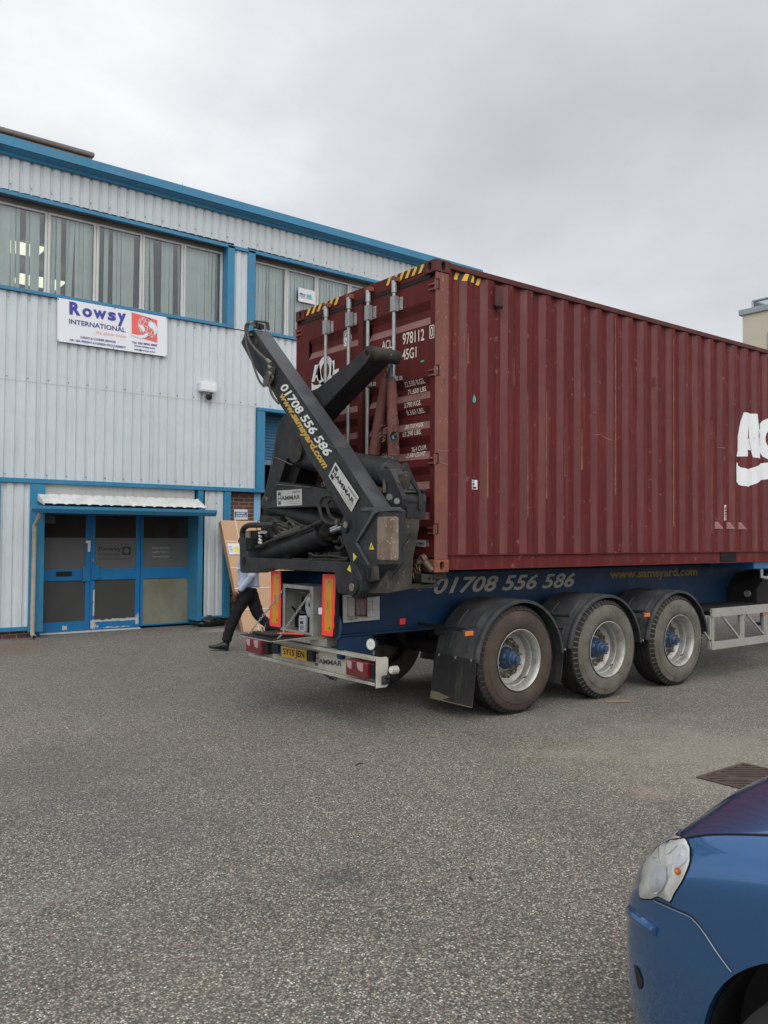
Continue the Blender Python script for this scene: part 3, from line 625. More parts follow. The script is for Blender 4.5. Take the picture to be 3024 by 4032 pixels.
us = MB(); us.face([(xc0, 8.61, zo-.06), (xc1, 8.61, zo-.06), (xc1, 9.38, zo-.02), (xc0, 9.38, zo-.02)]); child(us, 'canopy_lining', 'blue_frame', cno)
dp = MB(); xp = W(137, 2100, y=8.85)[0]; dp.tube([(xp+.03, 8.62, zg-.11), (xp+.02, 8.72, zg-.2), (xp, 8.86, zg-.32), (xp-.01, 8.86, .16), (xp-.01, 8.84, .08), (xp-.01, 8.74, .045)], .038, 14)
dpo = child(dp, 'downpipe', 'pvc_grey', bld, smooth=True)
dh = MB(); dh.tube([(xp-.01, 8.7385, .0435), (xp-.01, 8.737, .043)], .028, 12); child(dh, 'pipe_mouth', 'black_void', dpo)
# rooflight upstand
ru = MB(); xr = W(372, 610, y=9.9)[0]; zr = W(372, 610, y=9.9)[2]; ru.box(XL, xr-.04, 9.92, 12.5, 8.0, zr-.07); ruo = child(ru, 'rooflight_upstand', 'roof_timber', bld)
ru = MB(); ru.box(XL, xr, 9.86, 12.6, zr-.055, zr+.035); child(ru, 'felt_capping', 'roof_felt', ruo, bevel=.03)

# the eaves line sinks slightly towards the far end
for o in list(bld.children_recursive):
    if o.type == 'MESH':
        for v in o.data.vertices:
            if v.co.x > 2.5: v.co.z -= (v.co.x-2.5)*.015*max(0, v.co.z)/8.4
# company sign
sgn = thing('sign_board', 'white company sign board reading Rowsy International fixed below the office windows', 'sign', (0, 8.93, 5.4))
def sp(px, py, d=0.0): return W(px, py, y=8.945-d)
S_ = zq(200, 1150, 3.318)
def ss(a, b, d=0.004): return sp(*S_(a, b), d)
q = MB(); a, b_, c_, d_ = sp(*S_(88, 640)), sp(*S_(1520, 845)), sp(*S_(1520, 330)), sp(*S_(88, 72))
q.prism([a, b_, c_, d_], (0, .012, 0)); child(q, 'board', 'white_paint', sgn)
def sgt(body, BL, BR, TL, m, bold=0.0, shear=0.0): child(text_mb(body, ss(*BL), ss(*BR), ss(*TL), 0, bold, shear=shear), 'lettering', m, sgn)
# cap letter R is built larger than the lower-case, as on the sign
sgt('R', (242, 290), (392, 312), (242, 120), 'sign_blue', .05)
sgt('o', (412, 318), (540, 337), (412, 200), 'sign_blue', .04)
sgt('w', (553, 339), (728, 364), (553, 224), 'sign_blue', .04)
sgt('s', (745, 367), (853, 383), (745, 252), 'sign_blue', .04)
sgt('y', (872, 444), (983, 458), (872, 268), 'sign_blue', .05)
sgt('INTERNATIONAL', (240, 412), (978, 528), (240, 347), 'sign_navy', .025)
sgt('...We deliver smiles', (545, 538), (983, 600), (545, 497), 'sign_pink', .006, .3)
sgt('CARGO & COURIER SERVICES', (387, 602), (850, 668), (387, 572), 'sign_navy', .03)
sgt('AIR / SEA FREIGHT & FOREIGN PROCUREMENT', (243, 636), (982, 740), (243, 606), 'sign_navy', .03)
sgt('Tel: 020 8890 8800', (1060, 668), (1390, 712), (1060, 640), 'sign_navy', .035)
sgt('www.rowsy.com', (1088, 716), (1362, 757), (1088, 690), 'sign_navy', .035)
sgt('info@rowsy.com', (1090, 762), (1362, 800), (1090, 733), 'sign_navy', .035)
E0, EX, EY = ss(1057, 563), ss(1390, 660)-ss(1057, 563), ss(1057, 263)-ss(1057, 563)
def em(u, v, d=0.0): return E0+EX*u+EY*v+Vector((0, -d, 0))
q = MB(); q.face([em(0, 0), em(1, 0), em(1, 1), em(0, 1)]); emb = child(q, 'red_square', 'sign_red', sgn)
def stroke(mb, pts, wd, d):
    P = [Vector(p) for p in pts]
    for i in range(len(P)-1):
        t = (P[i+1]-P[i]).normalized(); n_ = Vector((-t.z, 0, t.x))*wd/2
        mb.face([P[i]-n_-t*wd*.2, P[i+1]-n_+t*wd*.2, P[i+1]+n_+t*wd*.2, P[i]+n_-t*wd*.2])
gb = MB(); gc = (.62, .55); gr = .37; asp = 1.0
def gp(lon, lat):
    t = R_(-12); x, y = gr*math.cos(lat)*math.sin(lon), gr*math.sin(lat); x, y = x*math.cos(t)-y*math.sin(t), x*math.sin(t)+y*math.cos(t)
    return em(gc[0]+x, gc[1]+y*1.13, .003)
for lon in (-90, -58, -28, 0, 30, 60, 90): stroke(gb, [gp(R_(lon), R_(l)) for l in range(-90, 91, 10)], .012, 0)
for lat in (-60, -32, 0, 30, 58): stroke(gb, [gp(R_(l), R_(lat)) for l in range(-90, 91, 12)], .011, 0)
gb.face([em(.0, -.002, .004), em(.0, .06, .004), em(.2, .07, .004), em(.42, .14, .004), em(.56, .27, .004), em(.60, .30, .004), em(.64, .27, .004), em(.62, .16, .004), em(.50, .04, .004), em(.33, -.03, .004), em(.12, -.02, .004)])
gb.face([em(u, v, .005) for u, v in ((.27, .56), (.42, .56), (.52, .45), (.50, .34), (.42, .26), (.37, .38), (.28, .46))])
gb.face([em(u, v, .005) for u, v in ((.66, .78), (.74, .86), (.84, .84), (.95, .72), (.99, .55), (.95, .40), (.88, .30), (.86, .48), (.80, .54), (.70, .56), (.66, .64))])
child(gb, 'globe_emblem', 'white_paint', sgn)
q = MB()
for a_, b__ in ((98, 90), (835, 215), (1508, 340), (95, 626), (818, 732), (1508, 832)): p = ss(a_, b__, 0.0); q.tube([p, p+Vector((0, -.008, 0))], .011, 8)
child(q, 'fixing_screw', 'screw', sgn)

# delivery entrance sign
dsg = thing('delivery_sign', 'small dark green and white Delivery Entrance sign on the brick pier', 'sign', (2.95, 9.09, 2.1))
q = MB(); q.prism([W(*Q2(a, b), y=9.088) for a, b in ((293, 1628), (445, 1626), (443, 1512), (293, 1508))], (0, .01, 0)); child(q, 'sign_panel', 'paper', dsg)
q = MB(); q.face([W(*Q2(a, b), y=9.085) for a, b in ((300, 1598), (437, 1597), (437, 1540), (300, 1536))]); child(q, 'green_field', 'shutter', dsg)
def dq(a, b): return W(*Q2(a, b), y=9.082)
q = text_mb('DELIVERY', dq(320, 1565), dq(420, 1565), dq(320, 1545), 0, .03); text_mb('ENTRANCE', dq(313, 1594), dq(426, 1594), dq(313, 1573), 0, .03, mb=q); child(q, 'lettering', 'white_paint', dsg)
# poster in the upstairs window
S7 = zq(1150, 1050, 2.765)
def wp(a, b, d=0.0): return W(*S7(a, b), y=9.150-d)
po = thing('window_poster', 'pale green shipping offer poster stuck inside the upper window', 'poster', (4.3, 9.15, 6.4))
q = MB(); q.prism([wp(70, 375), wp(247, 413), wp(247, 268), wp(68, 222)], (0, .002, 0)); child(q, 'sheet', 'light_sheet' if 'light_sheet' in MATS else 'paper', po)
q = text_mb('48', wp(78, 305, .002), wp(118, 312, .002), wp(78, 280, .002), 0, .05); text_mb('HRS', wp(120, 312, .002), wp(150, 317, .002), wp(120, 297, .002), 0, .04, mb=q); child(q, 'lettering', 'sign_blue', po)
q = text_mb('SHOP ANY POINT', wp(95, 340, .002), wp(228, 368, .002), wp(95, 328, .002), 0, .03); child(q, 'lettering', 'sign_red', po)
q = text_mb('DOOR DELIVERY', wp(80, 323, .002), wp(148, 333, .002), wp(80, 312, .002), 0, .03); child(q, 'lettering', 'sign_navy', po)
q = MB(); q.face([wp(158, 342, .002), wp(215, 354, .002), wp(215, 312, .002), wp(158, 298, .002)]); child(q, 'green_block', 'teal', po)

# flood light and camera
fl_ = thing('flood_light', 'white rectangular flood light on the corrugated wall above the door', 'lamp', tuple(W(825, 1520, y=8.9)))
p = W(825, 1517, y=8.86)
q = MB(); q.prism([W(x, y, y=8.86) for x, y in ((791, 1502), (796, 1499), (852, 1506), (857, 1511), (855, 1541), (849, 1546), (793, 1539), (790, 1534))], (0, .13, 0)); flo = child(q, 'lamp_housing', 'paper', fl_, bevel=.012)
q = MB(); q.prism([W(x, y, y=8.852) for x, y in ((796, 1506), (850, 1513), (848, 1540), (795, 1533))], (0, .01, 0)); child(q, 'lamp_lens', 'white_paint', fl_, bevel=.003)
cc = thing('security_camera', 'small black dome camera mounted just below the white flood light', 'camera', tuple(W(823, 1560, y=8.9)))
p = W(823, 1564, y=8.92); q = MB()
q.lathe([(.06, .02), (.05, .055), (.0, .062), (-.03, .050), (-.05, .028), (-.058, .004)], (p.x, p.y, p.z), 'z', 20); child(q, 'dome', 'black_plastic', cc, smooth=True)
q = MB(); q.box(p.x-.02, p.x+.02, p.y, 9.02, p.z+.05, p.z+.09); q.box(p.x-.05, p.x+.05, 8.99, 9.01, p.z+.0, p.z+.12); child(q, 'bracket', 'paper', cc, bevel=.004)

# beige building in the distance
fb = thing('rendered_block', 'plain beige rendered flat-roofed block with glass roof railing beyond the container', 'building', (47, 22, 0))
pc_ = W(2924, 1228, x=46)
q = MB(); q.box(46, 62, pc_.y-26, pc_.y, 0, pc_.z-.25); child(q, 'wall', 'cream', fb)
q = MB(); q.box(45.85, 62.1, pc_.y-26, pc_.y+.2, pc_.z-.245, pc_.z+.12); child(q, 'parapet', 'alu_rail', fb, bevel=.03)
pr = W(2965, 1187, x=46.6); q = MB(); zt = pr.z; rr_ = .05
q.tube([(46.6, pr.y, pc_.z+.1), (46.6, pr.y, zt)], .09, 8); q.tube([(46.6, pr.y, zt), (46.6, pr.y-18, zt)], .09, 8); q.tube([(46.6, pr.y, zt), (58, pr.y, zt)], .09, 8)
for i in range(1, 7): q.tube([(46.6, pr.y-3*i, pc_.z+.1), (46.6, pr.y-3*i, zt)], .07, 8)
ro = child(q, 'roof_railing', 'alu_rail', fb)
q = MB(); q.box(46.58, 46.62, pr.y-18, pr.y, pc_.z+.15, zt-.05); q.box(46.6, 58, pr.y-.02, pr.y+.02, pc_.z+.15, zt-.05); child(q, 'railing_glass', 'balustrade', ro)
pw = W(3021, 1315, x=45.98)
for zz_ in (pw.z-1.4, pw.z-5, pw.z-8.6):
    for k_ in range(3):
        q = MB(); q.box(45.96, 46.03, pw.y-1.6-k_*5, pw.y-k_*5, zz_, zz_+1.5); wo_ = child(q, 'window', 'alu_rail', fb)
        q = MB(); q.box(45.94, 45.955, pw.y-1.5-k_*5, pw.y-.1-k_*5, zz_+.1, zz_+1.4); child(q, 'pane', 'glass_dark', wo_)

# ------------------------------------------------------------------ container
CL, CW, ZB, CH = 12.192, 2.438, 1.423, 2.896; ZT = ZB+CH
def bool_cut(o, cutters, op='DIFFERENCE'):
    for c in cutters:
        bmesh.ops.recalc_face_normals(c.bm, faces=c.bm.faces[:])
        me = bpy.data.meshes.new('cut'); c.bm.to_mesh(me); c.bm.free(); co = bpy.data.objects.new('cut', me); COL.objects.link(co); bpy.context.view_layer.update(); co.matrix_world = o.matrix_world.copy()
        md = o.modifiers.new('b', 'BOOLEAN'); md.object = co; md.operation = op; md.solver = 'EXACT'
        bpy.context.view_layer.update(); dg = bpy.context.evaluated_depsgraph_get()
        nm = bpy.data.meshes.new_from_object(o.evaluated_get(dg)); o.modifiers.remove(md); old = o.data; o.data = nm; bpy.data.meshes.remove(old)
        bpy.data.objects.remove(co); bpy.data.meshes.remove(me)
ctn = thing('shipping_container', 'dark red forty foot high cube shipping container with white markings on the trailer', 'container')
T0, PIT_ = .195, .278
def side_y(x):
    t = (x-T0) % PIT_ if T0 <= x <= CL-.2 else -1
    if t < 0: return .010
    return .010 + .036*(t/.068 if t < .068 else 1 if t < .138 else 1-(t-.138)/.068 if t < .206 else 0)
def side_breaks(x0, x1):
    r = []; k = int((x0-T0)//PIT_)-1
    while T0+k*PIT_ < x1+.3:
        for d in (0, .068, .138, .206):
            b = T0+k*PIT_+d
            if x0 < b < x1: r.append(b)
        k += 1
    return r
zl = ZB+.162; zu = ZT-.066
for nm_, yf, sgn_ in (('side_panel', 0, 1), ('side_panel', CW, -1)):
    q = MB(); xs = [.15]+[b for b in side_breaks(.15, CL-.19)]+[CL-.15]
    vv = [(q.bm.verts.new((x, yf+sgn_*side_y(x), zl)), q.bm.verts.new((x, yf+sgn_*side_y(x), zu))) for x in xs]
    for i_, (p, r) in enumerate(zip(vv[:-1], vv[1:])):
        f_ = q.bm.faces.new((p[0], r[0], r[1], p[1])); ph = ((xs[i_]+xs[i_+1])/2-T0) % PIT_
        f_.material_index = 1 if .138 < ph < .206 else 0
    o = child(q, nm_, 'red_side', ctn); o.data.materials.append(MATS['red_streaked'])
q = MB(); q.box(.1, CL-.1, .03, CW-.03, ZT-.02, ZT-.012); q.box(.1, CL-.1, .03, CW-.03, ZB+.04, ZB+.15); q.box(CL-.06, CL-.03, .1, CW-.1, ZB+.1, ZT-.05); child(q, 'roof_and_floor', 'red_dark', ctn)
for yy in (0, 1):
    a, b_ = (0.0, .06) if yy == 0 else (CW-.06, CW)
    q = MB(); q.box(.179, CL-.179, a, b_, zu+.003, ZT-.008); child(q, 'top_rail', 'red_dark', ctn, bevel=.006)
    y0 = 0.0 if yy == 0 else CW; s_ = 1 if yy == 0 else -1
    q = MB(); q.prism([(.18, y0+s_*.002, ZB+.155), (.18, y0+s_*.002, ZB+.166), (.18, y0+s_*.05, ZB+.166), (.18, y0+s_*.05, ZB+.02), (.18, y0+s_*.004, ZB+.02), (.18, y0+s_*.004, ZB+.028), (.18, y0+s_*.026, ZB+.034), (.18, y0+s_*.026, ZB+.150)], (CL-.36, 0, 0))
    o = child(q, 'bottom_rail', 'red_side', ctn)
    if yy == 0:
        q = MB()
        for xa_, xb_ in ((4.807, 5.166), (7.03, 7.39)): q.box(xa_, xb_, .012, .0255, ZB+.036, ZB+.149)
        child(q, 'forklift_pocket', 'black_void', o)
# posts
for x0, x1 in ((0.0, .165), (CL-.165, CL)):
    for y0, y1 in ((0.0, .10), (CW-.10, CW)):
        q = MB(); q.box(x0 if x0 else .056, x1, y0+.003 if y0 == 0 else y0, y1-.003 if y0 else y1, ZB+.119, ZT-.119)
        if x0 == 0: ye = .003 if y0 == 0 else CW-.013; q.box(.004, .058, ye, ye+.010, ZB+.119, ZT-.119)
        child(q, 'corner_post', 'red_post', ctn, bevel=.012)
def casting(x, y, top):
    """ISO corner casting with its oval openings; x,y at outer corner (0 or max)"""
    sx, sy = (1 if x == 0 else -1), (1 if y == 0 else -1); z0 = (ZT-.118) if top else ZB
    q = MB(); q.box(x-sx*.004, x+sx*.178, y-sy*.004, y+sy*.162, z0-(0 if top else 0), z0+.118)
    o = child(q, 'corner_casting', 'red_dark' if top else 'red_rust', ctn)
    c = []
    def oval(cx, cy, cz, ax, w_, h_, dep):
        pts = []
        for i in range(20):
            t = 2*math.pi*i/20; u = math.cos(t)*w_/2; v = math.sin(t)*w_/2 + (h_-w_)/2*(1 if math.sin(t) > 0 else -1)
            pts.append((cx, cy+u, cz+v) if ax == 'x' else (cx+u, cy, cz+v))
        return MB().prism(pts, (dep, 0, 0) if ax == 'x' else (0, dep, 0))
    c.append(oval(x-sx*.02, y+sy*.089, z0+.06, 'x', .05, .078, sx*.05)); c.append(oval(x+sx*.093, y-sy*.02, z0+.06, 'y', .05, .078, sy*.05))
    bool_cut(o, c)
    q = MB(); q.box(x+sx*.0262, x+sx*.03, y+sy*.05, y+sy*.13, z0+.012, z0+.108); q.box(x+sx*.05, x+sx*.13, y+sy*.0262, y+sy*.03, z0+.012, z0+.108); child(q, 'casting_void', 'black_void', o)
    b = o.modifiers.new('bevel', 'BEVEL'); b.width = .008; b.segments = 2; b.limit_method = 'ANGLE'; b.angle_limit = R_(50)
for x in (0, CL):
    for y in (0, CW):
        for t in (0, 1): casting(x, y, t)
# rear frame
q = MB(); q.box(.012, .10, .163, CW-.163, ZT-.125, ZT-.006); child(q, 'door_header', 'red_door', ctn, bevel=.006)
q = MB(); q.box(.0, .12, .163, CW-.163, ZB+.004, ZB+.118); child(q, 'door_sill', 'red_dark', ctn, bevel=.006)
q = MB(); q.box(.062, .075, .11, CW-.11, ZB+.12, ZT-.127); q.box(.024, .06, 1.1125, 1.1495, ZB+.12, ZT-.127); q.box(.010, .03, .10, CW-.10, ZT-.164, ZT-.1275); q.box(.03, .06, CW-.10, CW-.0985, ZB+.12, ZT-.13); child(q, 'door_gasket', 'gasket', ctn)
# doors: sheet with horizontal corrugations
DX = .016
bands = [(3.952, 3.729), (3.244, 3.040), (2.970, 2.760), (2.691, 2.476), (2.405, 2.195), (2.12, 1.91), (1.84, 1.66)]
def door_x(z):
    for zt_, zb_ in bands:
        if zb_ <= z <= zt_:
            h = (zt_-zb_); t = (zt_-z)/h
            return DX + .036*(t/.34 if t < .34 else 1 if t < .66 else (1-t)/.34)
    return DX
zbreaks = []
for zt_, zb_ in bands:
    h = zt_-zb_; zbreaks += [zt_, zt_-.34*h, zt_-.66*h, zb_]
zd0, zd1 = ZB+.135, ZT-.165
for (ya, yb_, sa, sb_) in ((.014, 1.112, .09, 1.045), (1.150, CW-.014, 1.235, 2.175)):
    q = MB(); zs = sorted([zd0+.06, zd1-.02]+zbreaks)
    vv = [(q.bm.verts.new((door_x(z), sa, z)), q.bm.verts.new((door_x(z), sb_, z))) for z in zs]
    for p, r in zip(vv[:-1], vv[1:]):
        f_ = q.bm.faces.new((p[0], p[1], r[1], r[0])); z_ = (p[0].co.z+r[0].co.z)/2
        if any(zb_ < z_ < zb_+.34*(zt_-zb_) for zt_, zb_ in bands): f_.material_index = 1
    for zt_, zb_ in bands:      # end caps of the pressed channels
        h = zt_-zb_
        for y in (sa, sb_): q.face([(DX, y, zt_), (DX+.036, y, zt_-.34*h), (DX+.036, y, zt_-.66*h), (DX, y, zb_)])
    q.box(DX, .05, ya, sa, zd0, zd1); q.box(DX, .05, sb_, yb_, zd0, zd1); q.box(DX, .05, sa, sb_, zd0, zd0+.06); q.box(DX, .05, sa, sb_, zd1-.02, zd1)
    dr = child(q, 'door', 'red_door', ctn); dr.data.materials.append(MATS['red_pale'])
    near = ya < 1
    for yb2 in ((.581, 1.004) if near else (1.342, 1.771)):
        q = MB(); xb2 = -.030
        q.tube([(xb2, yb2, ZB+.10), (xb2, yb2, ZT-.08)], .0185, 12)
        q.tube([(xb2, yb2, ZT-.20), (xb2, yb2, ZT-.08)], .027, 12)
        for zz_ in (ZT-.31, 3.28, 2.30, ZB+.30):
            hh = .075 if zz_ > 3.9 else .024
            q.box(xb2-.026, xb2+.030, yb2-.036, yb2+.030, zz_-hh, zz_+hh)
            q.box(DX-.012, DX-.001, yb2-.085, yb2-.0365, zz_-hh*.85, zz_+hh*.85)
            for dz in (-.6, .6): q.tube([(DX-.022, yb2-.062, zz_+dz*hh), (DX-.010, yb2-.062, zz_+dz*hh)], .009, 8)
        lbo = child(q, 'locking_bar', 'galv', dr, bevel=.003)
        q = MB(); q.box(-.045, .010, yb2-.045, yb2-.01, ZT-.095, ZT-.050); q.box(-.045, .010, yb2+.012, yb2+.045, ZT-.085, ZT-.045); q.box(-.05, -.02, yb2-.03, yb2+.03, ZT-.075, ZT-.058)
        child(q, 'bar_cam', 'red_rust', dr, bevel=.004)
        q = MB(); q.box(-.045, .0, yb2-.05, yb2+.05, ZB+.06, ZB+.10); child(q, 'bar_cam', 'red_rust', dr, bevel=.004)
    for yb2, d_ in (((.581, 1), (1.004, -1)) if near else ((1.342, 1), (1.771, -1))):
        q = MB(); zz_ = 2.42 if d_ > 0 else 2.52; q.box(-.055, -.038, yb2-.03, yb2+.36 if d_ > 0 else yb2-.36, zz_-.018, zz_+.018); child(q, 'bar_handle', 'galv', dr, bevel=.004)
    for zz_ in (4.09, 3.29, 2.475, 1.83):
        q = MB(); yh = 0 if near else CW; s_ = 1 if near else -1
        q.box(-.004, .022, yh+s_*.012, yh+s_*.10, zz_-.008, zz_+.008); q.box(-.004, .022, yh+s_*.012, yh+s_*.10, zz_-.055, zz_-.039)
        q.tube([(.002, yh+s_*.006, zz_-.065), (.002, yh+s_*.006, zz_+.03)], .011, 8)
        child(q, 'hinge', 'red_post', dr, bevel=.002)
for zz_ in (4.09, 3.29, 2.475, 1.83):
    q = MB(); q.box(.012, .046, -.0015, .02, zz_-.055, zz_+.045); child(q, 'hinge_recess', 'black_void', ctn)
    q = MB(); q.box(.010, .026, -.008, .004, zz_-.052, zz_+.03); child(q, 'hinge_knuckle', 'red_post', ctn, bevel=.002)
# hazard tape
def stripes(P00, P10, P01, n, name):
    """black strip with slanted yellow bars; P00 origin, P10 end, P01 top"""
    P00, P10, P01 = map(Vector, (P00, P10, P01)); ex, ey = P10-P00, P01-P00; nn_ = ex.cross(ey).normalized()
    if nn_.x > .5 or nn_.y > .5: nn_ = -nn_
    q = MB(); q.prism([P00, P10, P10+ey, P01], -nn_*-.0015); o = child(q, name, 'tape_black', ctn)
    q = MB()
    for i in range(n):
        a = (i+.25)/n; b = a+.45/n; sk = .45/n*1.1
        f = lambda u, v: P00+ex*min(1, max(0, u))+ey*v+nn_*.003
        q.face([f(a-sk*.5, .02), f(b-sk*.5, .02), f(b+sk*.5, .98), f(a+sk*.5, .98)])
    child(q, 'yellow_bars', 'tape_yellow', o)
stripes((.009, 2.235, ZT-.085), (.009, 1.565, ZT-.085), (.009, 2.235, ZT-.01), 6, 'hazard_tape')
stripes((.009, .76, ZT-.085), (.009, .165, ZT-.085), (.009, .76, ZT-.01), 6, 'hazard_tape')
q = MB(); a_, b_ = .235, .60; q.face([(a_, -.0, zu-.075), (b_, -.0, zu-.075), (b_, -.0, zu+.0), (a_, -.0, zu+.0)]); drape(q, 0, side_breaks(a_, b_), lambda c: (c.x, side_y(c.x)-.003, c.z)); ho = child(q, 'hazard_tape', 'tape_black', ctn)
q = MB()
for i in range(4):
    u = a_+.02+i*.095; q.face([(u, 0, zu-.073), (u+.045, 0, zu-.073), (u+.075, 0, zu-.002), (u+.03, 0, zu-.002)])
drape(q, 0, side_breaks(a_, b_), lambda c: (c.x, side_y(c.x)-.005, c.z)); child(q, 'yellow_bars', 'tape_yellow', ho)
# writing on the doors
def dtext(items, m, name='door_lettering', Q=zq(1150, 1050, 2.765), par=ctn):
    q = MB()
    for body, BL, BR, TL, bd, sh_ in items:
        a, b, c = (W(*Q(*t), x=.016) for t in (BL, BR, TL)); c = Vector((c.x, a.y, c.z)); text_mb(body, a, b, c, 0, bd, mb=q, shear=sh_)
    drape(q, 2, zbreaks, lambda c: (door_x(c.z)-.003, c.y, c.z)); return child(q, name, m, par)
dtext([('ACLU', (980, 905), (1128, 878), (980, 812), .012, 0)], 'decal_cream')
dtext([('978112', (1206, 855), (1441, 803), (1206, 728), .012, 0)], 'decal_cream')
dtext([('0', (1507, 768), (1537, 762), (1507, 655), .012, 0)], 'decal_cream')
dtext([('45G1', (1203, 1022), (1356, 988), (1203, 905), .012, 0)], 'decal_cream')
q = MB()
F0, F1, F2, F3 = (W(*zq(1150, 1050, 2.765)(*t), x=DX-.003) for t in ((1497, 782), (1545, 772), (1545, 635), (1497, 645)))
for a, b in ((F0, F1), (F1, F2), (F2, F3), (F3, F0)):
    d = (b-a).normalized(); n_ = Vector((0, -d.z, d.y))*.004; q.face([a-n_, b-n_, b+n_, a+n_])
child(q, 'check_digit_frame', 'decal_cream', ctn)
for it_ in [('32.500 KGS.', (1212, 1312), (1432, 1266), (1212, 1258), .014, 0), ('71.650 LBS.', (1232, 1393), (1438, 1350), (1232, 1338), .014, 0),
       ('3.790 KGS.', (1223, 1542), (1408, 1505), (1223, 1488), .014, 0), ('8.360 LBS.', (1235, 1620), (1430, 1586), (1235, 1568), .014, 0),
       ('28.710 KGS.', (1212, 1772), (1418, 1738), (1212, 1722), .014, 0), ('63.290 LBS.', (1205, 1858), (1410, 1823), (1205, 1803), .014, 0),
       ('76.4 CU.M.', (1272, 2022), (1437, 1985), (1272, 1968), .014, 0), ('2.700 CU.FT.', (1230, 2085), (1435, 2055), (1230, 2035), .014, 0),
       ('CU. CAP.', (950, 2085), (1095, 2062), (950, 2038), .014, 0)]: dtext([it_], 'decal_cream', 'weight_lettering')
def S7x(a, b): return W(*zq(1150, 1050, 2.765)(a, b), x=.016)
def ring(mb, c, rx, rz, tx, tz, ax, a0=0, a1=360, n=36):
    for i in range(n):
        t0, t1 = R_(a0+(a1-a0)*i/n), R_(a0+(a1-a0)*(i+1)/n); P = []
        for t, k in ((t0, 0), (t1, 0), (t1, 1), (t0, 1)):
            u = math.cos(t)*(rx-k*tx); v = math.sin(t)*(rz-k*tz)
            P.append((c[0]+u, c[1], c[2]+v) if ax == 'y' else (c[0], c[1]-u, c[2]+v))
        mb.face(P)
q = MB()
for poly in (((215, 1257), (250, 1072), (278, 1067), (248, 1250)), ((278, 1067), (300, 1063), (320, 1236), (276, 1244)), ((248, 1218), (276, 1210), (276, 1180), (254, 1186)),
             ((425, 1190), (432, 1028), (464, 1018), (460, 1180)), ((460, 1130), (512, 1105), (508, 1140), (456, 1180)), ((215, 1262), (240, 1290), (285, 1290), (330, 1252), (360, 1240), (360, 1272), (300, 1318), (215, 1352))):
    q.face([S7x(*t) for t in poly])
c_ = S7x(362, 1135); ring(q, (c_.x, c_.y, c_.z), .155, .165, .075, .07, 'x')
drape(q, 2, zbreaks, lambda c: (door_x(c.z)-.003, c.y, c.z)); child(q, 'door_logo', 'decal_white', ctn)
q = MB(); c_ = S7x(575, 778); q.face([(0, c_.y+math.cos(i*math.pi/12)*.075, c_.z+math.sin(i*math.pi/12)*.085) for i in range(24)])
drape(q, 2, zbreaks, lambda c: (door_x(c.z)-.003, c.y, c.z)); st = child(q, 'round_sticker', 'decal_white', ctn)
q = MB(); ring(q, (0, c_.y, c_.z), .066, .074, .006, .006, 'x', n=24); ring(q, (0, c_.y, c_.z-.012), .034, .034, .010, .010, 'x', 190, 350, n=12)
q.face([(0, c_.y+.006, c_.z-.05), (0, c_.y-.006, c_.z-.05), (0, c_.y-.006, c_.z+.05), (0, c_.y+.006, c_.z+.05)]); q.face([(0, c_.y+.03, c_.z+.02), (0, c_.y-.03, c_.z+.02), (0, c_.y-.03, c_.z+.032), (0, c_.y+.03, c_.z+.032)])
drape(q, 2, zbreaks, lambda c: (door_x(c.z)-.005, c.y, c.z)); child(q, 'anchor_mark', 'ink_grey', st)
q = MB(); q.face([S7x(1400, 1045), S7x(1438, 1035), S7x(1440, 1015), S7x(1405, 1025)]); drape(q, 2, zbreaks, lambda c: (door_x(c.z)-.003, c.y, c.z)); child(q, 'green_sticker', 'green', ctn)
Zc = zq(1550, 2050, 3.687)
q = MB(); q.prism([W(*Zc(*t), x=.010) for t in ((335, 370), (455, 383), (460, 290), (335, 280))], (.005, 0, 0)); cp = child(q, 'maker_plate', 'label_pale', ctn)
q = text_mb('CIMC', W(*Zc(345, 345), x=.008), W(*Zc(448, 352), x=.008), W(*Zc(345, 312), x=.008), 0, .05); child(q, 'lettering', 'ink_navy', cp)
# writing and stickers on the long side
SB = zq(2300, 1100, 1.844)
def sx_(a, b): p = W(*SB(a, b), y=.01); return (p.x, 0, p.z)
q = MB()
for poly in (((1105, 1285), (1165, 965), (1200, 970), (1187, 1155), (1187, 1285)), ((1200, 970), (1257, 976), (1296, 1303), (1240, 1292), (1212, 1158), (1196, 1078)), ((1187, 1158), (1215, 1160), (1232, 1240), (1187, 1237))):
    q.face([sx_(*t) for t in poly])
ring(q, (6.22, 0, 3.10), .50, .32, .21, .11, 'y', 35, 325)
q.face([(6.74, 0, 2.80), (7.02, 0, 2.80), (7.02, 0, 3.42), (6.80, 0, 3.42)]); q.face([(7.02, 0, 2.80), (7.50, 0, 2.80), (7.40, 0, 2.95), (7.02, 0, 2.95)])
top = [sx_(*t) for t in ((1105, 1330), (1150, 1362), (1195, 1380), (1240, 1366), (1285, 1338), (1335, 1330))]; bot = [sx_(*t) for t in ((1105, 1472), (1150, 1495), (1195, 1506), (1240, 1490), (1285, 1460), (1335, 1450))]
for i in range(5): q.face([bot[i], bot[i+1], top[i+1], top[i]])
xa_ = top[-1][0]
for i in range(16):
    f = lambda u: (xa_+u*1.65/16, .07*math.sin(u*.62))
    (a, da), (b, db) = f(i), f(i+1); q.face([(a, 0, bot[-1][2]+da), (b, 0, bot[-1][2]+db), (b, 0, top[-1][2]+db), (a, 0, top[-1][2]+da)])
drape(q, 0, side_breaks(4.5, 8.2), lambda c: (c.x, side_y(c.x)-.003, c.z)); child(q, 'side_logo', 'decal_white', ctn)
